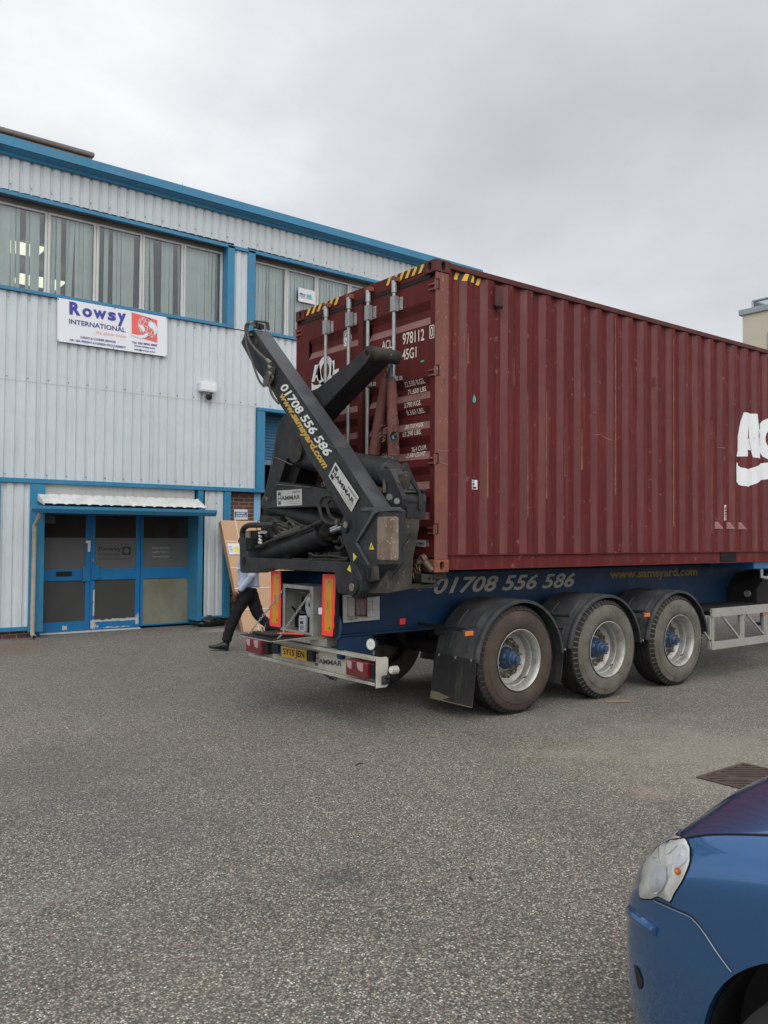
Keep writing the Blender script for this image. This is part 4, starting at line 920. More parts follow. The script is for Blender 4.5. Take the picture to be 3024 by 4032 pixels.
def patch_(poly, m, name, off=.003, Q=SB):
    q = MB(); P = [W(*Q(*t), y=.01) for t in poly]; q.face([(p.x, 0, p.z) for p in P]); xs = [p.x for p in P]
    drape(q, 0, side_breaks(min(xs), max(xs)), lambda c: (c.x, side_y(c.x)-off, c.z)); return child(q, name, m, ctn)
e_ = patch_(((1014, 1752), (1031, 1753), (1031, 1638), (1014, 1637)), 'label_pink', 'label_strip', .004)
q = MB()
for i, ch in enumerate('EMPTY'):
    p = W(*SB(1018, 1655+i*22), y=.01); text_mb(ch, (p.x, 0, p.z-.03), (p.x+.05, 0, p.z-.03), (p.x, 0, p.z), 0, .02, mb=q)
drape(q, 0, side_breaks(4, 6), lambda c: (c.x, side_y(c.x)-.006, c.z)); child(q, 'lettering', 'red_dark', e_)
for i in range(3):
    x = 4.56+.278*i+.14; k = round((x-.14-T0)/PIT_); xk = T0+k*PIT_
    zz_ = W(*SB(1000, 1812), y=.01)[2]
    q = MB(); v = [(xk+.138, side_y(xk+.138)-.002, zz_), (xk+.206, .008, zz_), (xk+.25, .008, zz_), (xk+.206, .006, zz_+.055), (xk+.15, side_y(xk+.15)-.004, zz_+.09)]
    q.face([(xk+.07, .044, zz_), (xk+.206, .006, zz_), (xk+.206, .006, zz_+.01), (xk+.138, .042, zz_+.09), (xk+.07, .042, zz_+.09)]); child(q, 'weld_gusset', 'bleached', ctn)
SA = zq(1500, 1100, 2.764)
patch_(((988, 2285), (1076, 2285), (1076, 2183), (988, 2180)), 'paper', 'paper_label', Q=SA)
patch_(((1000, 2200), (1030, 2200), (1030, 2192), (1000, 2190)), 'ink_grey', 'label_print', .005, SA); patch_(((1000, 2240), (1040, 2240), (1040, 2215), (1000, 2213)), 'ink_grey', 'label_print', .005, SA); patch_(((1000, 2275), (1064, 2275), (1064, 2255), (1000, 2253)), 'ink_grey', 'label_print', .005, SA)
patch_(((1020, 1338), (1000, 1325), (1008, 1290), (1026, 1243), (1045, 1262), (1060, 1295), (1055, 1325), (1040, 1342)), 'teal', 'teal_sticker', Q=SA)
pv = W(*SA(1270, 190), y=0); q = MB(); q.box(pv.x-.055, pv.x+.055, -.028, .03, pv.z-.10, pv.z+.10); vo = child(q, 'vent', 'red_dark', ctn, bevel=.01)
q = MB(); q.box(pv.x-.05, pv.x+.05, -.024, .0, pv.z-.112, pv.z-.1005); child(q, 'vent_opening', 'black_void', vo)

# scrapes on the long side
for i, (x0, y0, x1, y1, w_) in enumerate(((85, 1128, 125, 1122, 4), (125, 1122, 160, 1138, 4), (160, 1138, 205, 1165, 4), (75, 962, 90, 966, 4), (985, 1216, 1022, 1222, 4), (545, 1555, 562, 1568, 4), (150, 1480, 158, 1560, 3), (640, 700, 646, 790, 5), (222, 860, 230, 1010, 5), (1000, 1500, 1006, 1560, 3), (330, 1060, 345, 1120, 8), (648, 1180, 652, 1330, 4))):
    patch_(((x0, y0), (x1, y1), (x1+(w_ if abs(y1-y0) > abs(x1-x0) else 0), y1+(0 if abs(y1-y0) > abs(x1-x0) else w_)), (x0+(w_ if abs(y1-y0) > abs(x1-x0) else 0), y0+(0 if abs(y1-y0) > abs(x1-x0) else w_))), 'red_streaked' if i > 5 else 'bleached', 'scrape', .002)
for (x0, y0, x1, y1, w_) in ((910, 590, 912, 760, 4), (968, 545, 972, 600, 5), (1168, 1240, 1170, 1330, 6), (965, 1700, 960, 1720, 6), (1180, 1600, 1182, 1700, 7)):
    patch_(((x0, y0), (x1, y1), (x1+w_, y1), (x0+w_, y0)), 'red_post', 'scrape', .002, SA)
q = MB(); X0, Z0 = W(*SA(655, 1155), y=0)[0], W(*SA(655, 1155), y=0)[2]
stroke(q, [W(*SA(655, 1155), y=-.002), W(*SA(705, 1078), y=-.002)], .006, 0); stroke(q, [W(*SA(672, 1095), y=-.002), W(*SA(695, 1125), y=-.002)], .004, 0); child(q, 'pen_mark', 'ink_grey', ctn)
q = MB(); stroke(q, [W(*SA(620, 1858), y=-.002), W(*SA(680, 1870), y=-.002), W(*SA(740, 1862), y=-.002)], .006, 0); child(q, 'scrape', 'bleached', ctn)
q = MB(); stroke(q, [W(*SA(645, 1990), y=-.002), W(*SA(725, 2015), y=-.002)], .006, 0); child(q, 'scrape', 'bleached', ctn)

QL = zq(1693, 984, .7153)
for (a, b0, b1, w_) in ((273, 400, 755, 4), (326, 400, 700, 4), (520, 190, 690, 4), (684, 250, 780, 3.5), (425, 505, 620, 5), (378, 500, 640, 2.5), (236, 300, 380, 7), (104, 235, 320, 5), (160, 500, 700, 4), (792, 480, 800, 3)):
    patch_(((a, b1), (a+w_, b1), (a+w_*.8, b0), (a+w_*.3, b0)), 'rust_run', 'rust_run', .0022, QL)
patch_(((632, 385), (638, 385), (638, 358), (632, 360)), 'red_dark', 'dark_mark', .0022, QL)

# ------------------------------------------------------------------ trailer
trl = thing('semi_trailer', 'dark blue three axle container trailer with folded black side loader crane at its rear', 'trailer')
def tb(name, m, mb, **k): return child(mb, name, m, trl, **k)
def XP(mb, pts, x0, th, Q=None):
    """outline seen at the rear plane x0, extruded forwards by th"""
    P = [W(*(Q(*t) if Q else t), x=x0) for t in pts]; return mb.prism(P, (th, 0, 0))
BY = .75
for y in (BY, CW-BY-.02):
    q = MB(); q.box(-.60, 12.2, y, y+.02, .825, 1.37); o = tb('chassis_beam', 'chassis_blue', q)
    q = MB(); q.box(-.60, 12.2, y-.06, y+.08, .805, .8245); q.box(-.60, 12.2, y-.06, y+.08, 1.3705, 1.388); child(q, 'beam_flange', 'chassis_blue', o, bevel=.003)
for x in (-.30, .45, 1.8, 3.2, 4.6, 6.2, 8, 10, 12): tb('cross_member', 'chassis_blue', MB().box(x, x+.1, BY+.0205, CW-BY-.0205, .95, 1.30))
q = MB(); q.box(-.34, -.31, BY+.021, CW-BY-.021, .83, 1.37); tb('rear_cross_plate', 'chassis_blue', q, bevel=.004)
Z7 = zq(1600, 2250, 2.0737); Z3 = zq(1600, 2150, 1.165)
def bq(Q, a, b): return W(*Q(a, b), y=BY-.004)
# a phone number and address painted on the beam web
q = text_mb('01708 556 586', bq(Z7, 222, 187), bq(Z7, 1378, 128), bq(Z7, 222, 50), 0, .022, shear=.35); tb('phone_lettering', 'faded_letter', q)
q = text_mb('www.samsyard.com', bq(Z3, 932, 162), bq(Z3, 1335, 146), bq(Z3, 932, 108), 0, .03); tb('web_lettering', 'faded_gold', q)
pq = lambda a, b, d=.0: W(*Q3(a, b), y=BY-.064-d)
q = MB(); q.prism([pq(832, 1203), pq(1097, 1178), pq(1096, 992), pq(828, 1000)], (0, .004, 0)); dp_ = tb('notice_plate', 'label_pale', q)
q = MB()
def hatch(poly, m, n=9, w_=.004, name='hatching', d=.003):
    (x0, y0), (x1, y1) = poly; q = MB(); A = pq(x0, y1, d); B = pq(x1, y1, d); C = pq(x0, y0, d); ex, ey = B-A, C-A
    lw = w_
    for (s0, s1) in (((0, 0), (1, 0)), ((0, 1), (1, 1)), ((0, 0), (0, 1)), ((1, 0), (1, 1))):
        stroke(q, [A+ex*s0[0]+ey*s0[1], A+ex*s1[0]+ey*s1[1]], lw, 0)
    asp_ = ey.length/ex.length
    for i in range(1, 2*n):
        t = i/n; a = (max(0, t-1), min(1, t)); b = (min(1, t), max(0, t-1)); stroke(q, [A+ex*a[0]+ey*a[1], A+ex*b[0]+ey*b[1]], lw*.8, 0)
    child(q, name, m, dp_)
hatch(((866, 1020), (1005, 1160)), 'ink_olive', 6, .008); hatch(((920, 1022), (1003, 1150)), 'ink_maroon', 6, .012)
q = MB()
for a in (1020, 1045): stroke(q, [pq(a, 1015, .003), pq(a, 1145, .003)], .004, 0)
for b in (1050, 1080, 1110): stroke(q, [pq(1012, b, .003), pq(1058, b-2, .003)], .003, 0)
child(q, 'wiring_diagram', 'ink_olive', dp_)
q = text_mb('McMILLANS', pq(868, 1182, .003), pq(936, 1178, .003), pq(868, 1170, .003), 0, .03); text_mb('www.mcmillansonline.co.uk', pq(980, 1168, .003), pq(1060, 1162, .003), pq(980, 1160, .003), mb=q); text_mb('Container Hire & Transport', pq(868, 1191, .003), pq(936, 1188, .003), pq(868, 1186, .003), mb=q); child(q, 'lettering', 'ink_navy', dp_)
q = MB(); p = W(*Q3(1260, 1193), y=BY-.01); q.box(p.x-.035, p.x+.035, BY-.02, BY-.001, p.z-.03, p.z+.03); tb('red_reflector', 'hazard_red', q, bevel=.003)

# wheels
WX = [1.125, 2.515, 3.870]; WZ = .535; WR = .535
def wheel(x, near, dirty):
    y0 = -.012 if near else CW+.012; s = 1 if near else -1
    q = MB()   # tyre: sidewall, shoulder, grooved tread
    prof = [(.035, .295), (.020, .31), (.006, .335), (.0, .385), (.006, .43), (.010, .432), (.012, .437), (.018, .470), (.030, .497), (.050, .520)]
    tread = [(.058, .530), (.085, WR), (.110, WR), (.112, WR-.013), (.122, WR-.013), (.124, WR), (.175, WR), (.177, WR-.013), (.187, WR-.013), (.189, WR), (.235, WR), (.237, WR-.013), (.247, WR-.013), (.249, WR), (.30, WR), (.33, .530)]
    back = [(.345, .515), (.375, .44), (.385, .385), (.36, .30), (.34, .29)]
    full = prof+tread+back
    q.lathe([(a*s, r) for a, r in full], (x, y0, WZ), 'y', 72, caps=False)
    wh = q.build('wheel', dirty, trl, smooth=True)
    wh.data.materials.append(MATS['tread'])
    for p in wh.data.polygons:
        c = p.center; rad = math.hypot(c.x-x, c.z-WZ); dy_ = (c.y-y0)*s
        if rad > .515 and .06 < dy_ < .34: p.material_index = 1
    # tread lugs
    q = MB()
    for i in range(56):
        t = 2*math.pi*(i+.5)/56; d = 2*math.pi/56*.36
        for (ya, yb2) in ((.022, .075),):
            P = []
            for tt, yy, r in ((t-d, ya, .487), (t+d, ya, .487), (t+d*1.0, yb2, .536), (t-d*1.0, yb2, .536)): P.append((x+r*math.cos(tt), y0+s*yy, WZ+r*math.sin(tt)))
            nrm = Vector((math.cos(t), -s*.8, math.sin(t))).normalized()*.007
            q.prism([Vector(p)-nrm*.3 for p in P], nrm*1.3)
    child(q, 'tread_lug', 'tread', wh)
    q = MB(); q.lathe([(.040*s, .292), (.016*s, .302), (.008*s, .306), (.006*s, .300), (.018*s, .289), (.045*s, .278), (.10*s, .270), (.105*s, .262), (.115*s, .258), (.17*s, .252), (.185*s, .235), (.205*s, .19), (.205*s, .10), (.23*s, .10), (.23*s, .27)], (x, y0, WZ), 'y', 64, caps=False)
    rm = child(q, 'rim', 'rim', wh, smooth=True)
    q = MB(); q.lathe([(.203*s, .235), (.200*s, .225), (.198*s, .135), (.203*s, .13)], (x, y0, WZ), 'y', 48, caps=False); rd = child(q, 'wheel_disc', 'rim_dirty', wh, smooth=True)
    for i in range(10 if near else 0):
        t = 2*math.pi*(i+.3)/10; cx, cz = x+.167*math.cos(t), WZ+.167*math.sin(t)
        child(MB().tube([(cx, y0+s*.200, cz), (cx, y0+s*.162, cz), (cx, y0+s*.160, cz), (cx, y0+s*.135, cz)], [.018, .018, .010, .010], 8), 'wheel_nut', 'nut', wh)
    for i in range(10 if near else 0):
        t = 2*math.pi*(i+.8)/10; cx, cz = x+.212*math.cos(t), WZ+.212*math.sin(t); child(MB().tube([(cx, y0+s*.1995, cz), (cx, y0+s*.1965, cz)], .019, 12), 'vent_hole', 'black_void', wh)
    q = MB(); q.lathe([(.205*s, .115), (.165*s, .105), (.145*s, .092), (.130*s, .078), (.095*s, .070), (.088*s, .055), (.065*s, .052), (.055*s, .045), (.048*s, .040), (.045*s, .02)], (x, y0, WZ), 'y', 32)
    for i in range(8):
        t = 2*math.pi*i/8; cx, cz = x+.086*math.cos(t), WZ+.086*math.sin(t); q.tube([(cx, y0+s*.16, cz), (cx, y0+s*.125, cz)], .010, 6)
    q.tube([(x, y0+s*.045, WZ), (x, y0+s*.024, WZ)], .036, 8)
    child(q, 'hub', 'hub_blue', wh, smooth=True, autos=30)
    q = MB(); a = x+.262*math.cos(.9); q.tube([(x+.255*math.cos(-.9), y0+s*.10, WZ+.255*math.sin(-.9)), (x+.235*math.cos(-.9), y0+s*.06, WZ+.235*math.sin(-.9))], .006, 6); child(q, 'valve', 'black_plastic', wh)
    return wh
for i, x in enumerate(WX):
    wheel(x, True, 'tyre_brown' if i == 0 else 'tyre_grey'); wheel(x, False, 'tyre_grey')
    q = MB(); q.tube([(x, .37, WZ), (x, CW-.37, WZ)], .085, 16); q.box(x-.25, x+.1, .80, .95, WZ+.05, .80); q.box(x-.25, x+.1, CW-.95, CW-.80, WZ+.05, .80)
    q.tube([(x+.28, .65, WZ+.1), (x+.28, .65, .82)], .12, 16); q.tube([(x+.28, CW-.65, WZ+.1), (x+.28, CW-.65, .82)], .12, 16)
    tb('axle', 'under', q)
# mudguards
def mudguard(xc, near, a0, a1, flap):
    y0, s = (0.0, 1) if near else (CW, -1); Rg = .632; zc = .50; n = 30; wdt = .60
    q = MB(); secs = []
    # cross-section across the width: rolled lip, outer shoulder, flat crown, inner edge
    cs = [(.0, -.034), (.0, -.012), (.012, -.002), (.035, .0), (.05, -.010), (.075, -.010), (.09, .0), (wdt-.01, .0), (wdt, -.014), (wdt-.012, -.014), (.09, -.012), (.02, -.016), (.012, -.034)]
    for i in range(n+1):
        t = R_(a0+(a1-a0)*i/n); ring_ = []
        for (yy, rr2) in cs: r = Rg+rr2; ring_.append(q.bm.verts.new((xc+r*math.cos(t), y0+s*yy, zc+r*math.sin(t))))
        secs.append(ring_)
    for A, B in zip(secs[:-1], secs[1:]):
        for k in range(len(cs)): q.bm.faces.new((A[k], A[(k+1) % len(cs)], B[(k+1) % len(cs)], B[k]))
    q.bm.faces.new(secs[0]); q.bm.faces.new(secs[-1][::-1])
    mg = tb('mudguard', 'guard_plastic', q, smooth=True)
    xr_ = xc-Rg
    q = MB()
    for yy in (.14, .40):
        for t0_, t1_ in ((a1-9, a1-24), (a1-32, a1-50)):
            P = []
            for k in range(5):
                t = R_(t0_+(t1_-t0_)*k/4); P.append((xc+(Rg+.001)*math.cos(t), y0+s*yy, zc+(Rg+.001)*math.sin(t)))
            q.tube(P, .012, 6)
    child(q, 'moulded_rib', 'guard_plastic', mg)
    q = MB()
    for yy in (.06, .28, .52): q.tube([(xr_-.016, y0+s*yy, zc+.075), (xr_+.0, y0+s*yy, zc+.075)], .013, 8)
    child(q, 'bolt', 'galv', mg)
    return mg
for i, x in enumerate(WX):
    for near in (True, False):
        xc = x+.045 if i == 0 else x
        mg = mudguard(xc, near, 5 if i == 0 else 6, 175 if i == 0 else 172, 0)
        y0, s = (0.0, 1) if near else (CW, -1)
        if i < 2:
            xf = xc-.632
            q = MB(); ya, yb2 = (y0+s*.0, y0+s*.60) if i == 0 else (y0+s*.08, y0+s*.46); zt_ = .585; zb_ = .14 if i == 0 else .22
            nv = 10; P = [(xf-.006, zt_), (xf-.012, .45), (xf-.030, .30), (xf-.05, zb_)]
            rnd = random.Random(i); 
            for (xa_, za_), (xb3, zb3) in zip(P[:-1], P[1:]): q.prism([(xa_, ya, za_), (xa_, yb2, za_), (xb3, yb2, zb3), (xb3, ya, zb3)], (-.008, 0, 0))
            fo = child(q, 'mud_flap', 'rubber_flap', mg)
            if i == 0:
                q = MB(); w_ = yb2-ya; X_ = xf-.0612
                q.face([(X_, ya+w_*u, zb_+h) for u, h in ((0, .0), (1, .0))]+[(X_+.009, ya+w_*u, zb_+h) for u, h in ((1, .075), (.8, .075), (.6, .055), (.42, .04), (.38, .018), (.0, .016))]); child(q, 'dried_mud', 'mud', fo)
# marker lights on their brackets
for px, py, xa_, ln in ((1843, 2494, .42, .6), (2544, 2421, 1.87+1.35, .35)):
    p = W(px, py, y=-.03)
    q = MB(); q.box(p.x-.01, p.x+.03, -.02, BY-.05, p.z+.01, p.z+.045); q.box(p.x-.01, p.x+.03, .28, .44, p.z-.05, p.z+.01); mo = tb('marker_bracket', 'black_plastic', q, bevel=.004)
    q = MB(); q.box(p.x-.07, p.x+.065, -.042, -.020, p.z-.034, p.z+.034); mk = child(q, 'marker_body', 'guard_plastic', mo, bevel=.006)
    q = MB(); q.box(p.x-.055, p.x+.050, -.052, -.0425, p.z-.022, p.z+.022); child(q, 'amber_marker', 'amber', mo, bevel=.006)
q = MB(); q.tube([(1.92, .02, .93), (1.92, .5, .93)], .022, 12); q.tube([(1.84, .04, .80), (1.84, .5, .80)], .016, 10); tb('guard_tube', 'guard_plastic', q, smooth=True)

# rear bumper
XB = -.60
q = MB(); q.box(-.52, -.512, .10, 2.385, .452, .672); q.box(-.60, -.5205, .10, 2.385, .440, .452); q.box(-.60, -.5205, .10, 2.385, .672, .684)
q.box(-.600, -.592, .10, 2.385, .4525, .468); q.box(-.600, -.592, .10, 2.385, .656, .6715); q.box(-.62, -.50, .050, .058, .43, .695); q.box(-.53, -.48, .058, .10, .44, .684)
bm_ = tb('rear_bumper', 'bumper_cream', q, bevel=.003)
for y in (.55, 1.80): tb('bumper_bracket', 'chassis_blue', MB().box(-.50, -.42, y, y+.08, .5, .671))
def XB_(a, b, x=XB): return W(*QB(a, b), x=x)
def tail(ya, yb2, za_, zb3, flip):
    """ya>yb2: left to right as seen from behind"""
    q = MB(); q.box(-.64, -.521, yb2, ya, za_, zb3); o = child(q, 'tail_light', 'lens_red', bm_, bevel=.014)
    q = MB(); q.box(-.60, -.521, yb2-.06, yb2-.001, za_+.006, zb3-.006); child(q, 'lamp_side', 'black_plastic', bm_, bevel=.01)
    wd = ya-yb2; h = zb3-za_
    for u0, u1, v0 in ((.06, .30, .42), (.56, .84, .40)):
        q = MB(); q.prism([(-.6415, ya-wd*u, za_+h*v) for u, v in ((u0, .92), (u1, .92), (u1, v0+.08), (u1-.06, v0), (u0+.06, v0+.1), (u0, v0+.3))], (.001, 0, 0)); child(q, 'pale_lens', 'lens_pale', bm_)
tail(.485, .165, .492, .640, 0); tail(2.37, 2.04, .492, .648, 0)
q = MB(); q.prism([XB_(*t, x=-.545) for t in ((552, 755), (855, 812), (857, 900), (555, 842))], (.02, 0, 0)); child(q, 'plate_holder', 'black_plastic', bm_)
q = MB(); q.prism([XB_(*t, x=-.549) for t in ((569, 759), (788, 796), (790, 892), (572, 850))], (.003, 0, 0)); npl = child(q, 'number_plate', 'plate_yellow', bm_)
q = MB(); q.prism([XB_(*t, x=-.5495) for t in ((553, 756), (569, 759), (572, 850), (556, 846))], (.003, 0, 0)); child(q, 'plate_blue_band', 'bright_blue', bm_)
q = text_mb('SY15 JEN', XB_(586, 848, -.5515), XB_(770, 884, -.5515), XB_(586, 776, -.5515), 0, .022); child(q, 'plate_lettering', 'ink_black', bm_)
q = MB(); q.prism([XB_(*t, x=-.575) for t in ((484, 742), (535, 750), (541, 770), (541, 818), (530, 830), (498, 828), (484, 805))], (.05, 0, 0)); q.prism([XB_(*t, x=-.56) for t in ((792, 800), (838, 808), (842, 898), (795, 892))], (.04, 0, 0)); child(q, 'plate_lamp', 'black_plastic', bm_, bevel=.004)
q = text_mb('AMMAR', XB_(893, 912, -.5225), XB_(1097, 938, -.5225), XB_(893, 868, -.5225), 0, .03)
for a, b, c, d in ((863, 805, 892, 830), (863, 905, 888, 930)): q.face([XB_(a, d, -.5225), XB_(c, d+3, -.5225), XB_(c, b+3, -.5225), XB_(a, b, -.5225)])
q.face([XB_(*t, x=-.5225) for t in ((863, 840), (872, 841), (872, 862), (888, 864), (888, 845), (893, 846), (893, 895), (888, 894), (888, 873), (872, 871), (872, 893), (863, 892))])
child(q, 'bumper_lettering', 'ink_grey', bm_)
# lamps: work lamp, outline lamp
def round_lamp(p, r, d, name='work_lamp', parent=trl, stand=None):
    """p centre of glass, d direction it faces"""
    p, d = Vector(p), Vector(d).normalized()
    q = MB(); q.tube([p-d*r*.9, p-d*r*.8, p-d*r*.3, p, p+d*.003], [r*.45, r*.8, r*1.0, r*1.05, r*1.0], 24); o = child(q, name, 'black_plastic', parent, smooth=True)
    q = MB(); q.tube([p+d*.0035, p+d*.006], r*.86, 24); child(q, 'lamp_lens', 'lamp_glass' if parent is trl else 'frost', o)
    if parent is trl:
        q = MB(); a_ = d.orthogonal().normalized(); b_ = d.cross(a_)
        for i in range(8):
            c = p+d*.0065+(a_*math.cos(i*math.pi/4)+b_*math.sin(i*math.pi/4))*r*.52; q.tube([c, c+d*.002], r*.13, 8)
        child(q, 'led', 'white_paint', o)
    if stand: q = MB(); q.tube([p-d*r*.5, Vector(stand)], .012, 8); child(q, 'lamp_stalk', 'fitting', o)
    return o
p = W(1461, 2537, x=-.50); round_lamp(p, .058, (-1, -.25, .05), stand=(p.x+.03, p.y, .685))
p = W(1048, 2468, x=-.50); round_lamp(p, .050, (-1, .9, 0.05), stand=(p.x+.03, p.y, .685))
p = W(1552, 2638, x=-.50); q = MB(); q.tube([(-.54, .06, p.z-.08), (-.53, -.01, p.z-.06), (-.51, p.y+.05, p.z+.0), (p.x, p.y, p.z)], .020, 10); q.tube([(-.56, .055, p.z-.1), (-.50, .045, p.z-.1)], .04, 8); oo = tb('outline_lamp', 'rubber_flap', q, smooth=True)
q = MB(); q.tube([(p.x-.035, p.y, p.z), (p.x-.03, p.y, p.z), (p.x+.03, p.y-.0, p.z)], [.028, .036, .036], 16); child(q, 'lamp_body', 'pvc_grey', oo, smooth=True)
q = MB(); q.tube([(p.x-.040, p.y, p.z), (p.x-.0355, p.y, p.z)], .026, 16); child(q, 'lamp_lens', 'lamp_glass', oo)
q = MB()
for i in range(3): q.tube([(-.50, 1.10-i*.05, .45), (-.52, 1.0-i*.04, .41-i*.012), (-.52, .88-i*.03, .405-i*.01), (-.5, .78, .45)], .005, 6)
tb('hanging_cable', 'black_plastic', q)
# reflective rear boards
def board(outer, inner, x0, words):
    q = MB(); XP(q, outer, x0, .004, Q3); bo = tb('marker_board', 'hazard_red', q)
    q = MB(); XP(q, inner, x0-.002, .0015, Q3); child(q, 'amber_panel', 'hazard_amber', bo)
    xs = [t[0] for t in outer]; ys = [t[1] for t in outer]
    q = MB(); XP(q, ((min(xs)+14, min(ys)+3), (max(xs)+8, min(ys)+6), (max(xs)+6, max(ys)-8), (min(xs)+14, max(ys)-14)), x0+.006, .03, Q3); child(q, 'board_back', 'black_rubber', bo)
    cx = (inner[0][0]+inner[1][0])/2
    for yy in (inner[0][1]+24, inner[2][1]-24): p = W(*Q3(cx+4, yy), x=x0-.004); child(MB().tube([p, p+Vector((-.004, 0, 0))], .010, 8), 'rivet', 'fitting', bo)
    q = MB(); A, B, C = (W(*Q3(*t), x=x0-.0045) for t in words); text_mb('LONG VEHICLE', A, B, C, 0, .0, mb=q); child(q, 'board_print', 'ink_olive', bo)
board(((312, 824), (377, 828), (380, 1000), (376, 1237), (340, 1230), (300, 1225), (295, 1180), (300, 1120), (294, 1090), (306, 1060), (308, 960)), ((328, 852), (368, 855), (358, 1205), (314, 1202)), -.68, ((345, 1078), (345, 1000), (332, 1078)))
board(((682, 848), (777, 852), (774, 1000), (768, 1100), (771, 1130), (762, 1180), (766, 1230), (757, 1260), (754, 1302), (676, 1290), (680, 1000)), ((700, 880), (757, 884), (745, 1265), (697, 1260)), -.68, ((726, 1100), (726, 1040), (708, 1100)))
q = MB(); XP(q, ((652, 1092), (682, 1094), (682, 1142), (652, 1140)), -.67, .1, Q3); tb('yellow_tag', 'paper', q)
# control box with its open door
bx0, bx1, by0, by1, bz0, bz1 = -.66, -.36, 1.005, 1.60, .785, 1.262
q = MB()
q.box(bx0, bx1, by0, by0+.012, bz0, bz1); q.box(bx0, bx1, by1-.012, by1, bz0, bz1); q.box(bx0, bx1, by0+.012, by1-.012, bz1-.012, bz1); q.box(bx0, bx1, by0+.012, by1-.012, bz0, bz0+.012); q.box(bx1-.012, bx1, by0+.012, by1-.012, bz0+.012, bz1-.012)
q.box(bx0-.004, bx0+.012, by0-.004, by0+.055, bz0-.004, bz1+.004); q.box(bx0-.004, bx0+.012, by1-.075, by1+.004, bz0-.004, bz1+.004); q.box(bx0-.003, bx0+.012, by0+.055, by1-.075, bz1-.035, bz1+.004); q.box(bx0-.003, bx0+.012, by0+.055, by1-.075, bz0-.004, bz0+.03)
cb = tb('control_box', 'box_grey', q, bevel=.005)
def bp(a, b, x): return W(*Q3(a, b), x=x)
q = MB()
XP(q, ((560, 1010), (607, 1000), (607, 1160), (580, 1162), (565, 1135), (556, 1100)), -.52, .08, Q3); XP(q, ((555, 1015), (607, 1012), (607, 1045), (557, 1048)), -.60, .05, Q3); child(q, 'control_unit', 'device_white', cb, bevel=.005)
q = MB()
for pl3, x3, d3_ in ((((528, 1012), (558, 1012), (556, 1125), (528, 1118)), -.50, .06), (((550, 1160), (606, 1165), (606, 1275), (552, 1262)), -.56, .12), (((428, 1140), (505, 1142), (505, 1235), (428, 1225)), -.50, .1)): child(XP(MB(), pl3, x3, d3_, Q3), 'switch_box', 'black_rubber', cb, bevel=.004)
for a, b in ((585, 1072), (600, 1075)): p = bp(a, b, -.60); child(MB().tube([p, p+Vector((.02, 0, 0))], .018, 12), 'switch_knob', 'black_rubber', cb)
q.tube([bp(445, 1070, -.55), bp(470, 1095, -.52), bp(500, 1125, -.50), bp(520, 1150, -.50)], .012, 8); q.tube([bp(420, 1165, -.55), bp(455, 1150, -.52), bp(500, 1160, -.5)], .01, 8)
child(q, 'box_wiring', 'black_rubber', cb, bevel=.004)
q = MB(); XP(q, ((505, 975), (560, 980), (560, 990), (505, 986)), -.55, .03, Q3); child(q, 'box_shelf', 'fitting', cb)
# hinged flap hanging level on two chains
F = [Vector((-1.085, 1.66, .762)), Vector((-1.085, 1.06, .762)), Vector((-.665, 1.01, .784)), Vector((-.665, 1.62, .784))]
q = MB(); q.prism(F, (0, 0, .012)); fp = tb('box_door', 'black_rubber', q)
q = MB(); q.prism([F[0]+Vector((-.003, .002, -.004)), F[1]+Vector((-.003, -.002, -.004)), F[1]+Vector((.012, 0, -.004)), F[0]+Vector((.012, 0, -.004))], (0, 0, .0105)); q.prism([F[1]+Vector((-.003, -.002, -.004)), F[2]+Vector((0, -.004, -.004)), F[2]+Vector((0, .008, -.004)), F[1]+Vector((-.003, .01, -.004))], (0, 0, .0105)); child(q, 'flap_edging', 'ply_edge', fp)
q = MB()
for i in range(4): q.tube([(-.98+i*.05, 1.60, .79), (-.95+i*.05, 1.40, .80), (-.90+i*.04, 1.25+.03*i, .80), (-.80, 1.12+i*.03, .80)], .009, 8)
q.box(-.98, -.90, 1.22, 1.60, .786, .806); child(q, 'coiled_cable', 'hose_dark', fp, bevel=.003)
q = MB(); p = Vector((-.93, 1.49, .79)); q.lathe([(0, .014), (.02, .014), (.024, .009), (.05, .009), (.054, .012), (.06, .012)], p, 'z', 12); child(q, 'chrome_coupling', 'chrome', fp, smooth=True)
def chain(mb, p0, p1, L_=.03, wd=.018, r=.0035, sag=0.0):
    p0, p1 = Vector(p0), Vector(p1); n = max(2, int((p1-p0).length/(L_*.72))); up = Vector((0, 0, 1))
    for i in range(n):
        t = (i+.5)/n; c = p0.lerp(p1, t)-Vector((0, 0, sag*4*t*(1-t))); d = ((p1-p0).normalized()+Vector((0, 0, -sag*4*(1-2*t)/max(.001, (p1-p0).length)))).normalized()
        a = d.cross(up if abs(d.z) < .9 else Vector((1, 0, 0))).normalized(); b = d.cross(a)
        e1 = a if i % 2 else b; P = []
        for k in range(12):
            th_ = 2*math.pi*k/12; P.append(c+d*(L_/2*math.cos(th_))+e1*(wd/2*math.sin(th_)))
        mb.tube(P+[P[0]], r, 6, cap=False)
    return mb
q = MB(); chain(q, F[0]+Vector((.08, -.03, .014)), (-.668, 1.545, 1.20)); tb('door_chain', 'chainmetal', q)
q = MB(); chain(q, F[1]+Vector((.10, .04, .014)), (-.668, 1.045, 1.20)); tb('door_chain', 'chainmetal', q)
q = MB(); XP(q, ((590, 1330), (712, 1318), (712, 1378), (598, 1368)), -.58, .15, Q3); tb('box_mount', 'guard_alu', q, bevel=.004)
q = MB(); q.box(-.58, -.45, .93, 1.01, .765, .783); tb('timber_packer', 'wood', q)
q = MB(); ring(q, (0, 0, 0), .0, .0, 0, 0, 'y', n=3); q.bm.clear() if hasattr(q.bm, 'clear') else None
cx_ = W(*Q3(790, 1235), x=-.58)
for i in range(14):
    pass
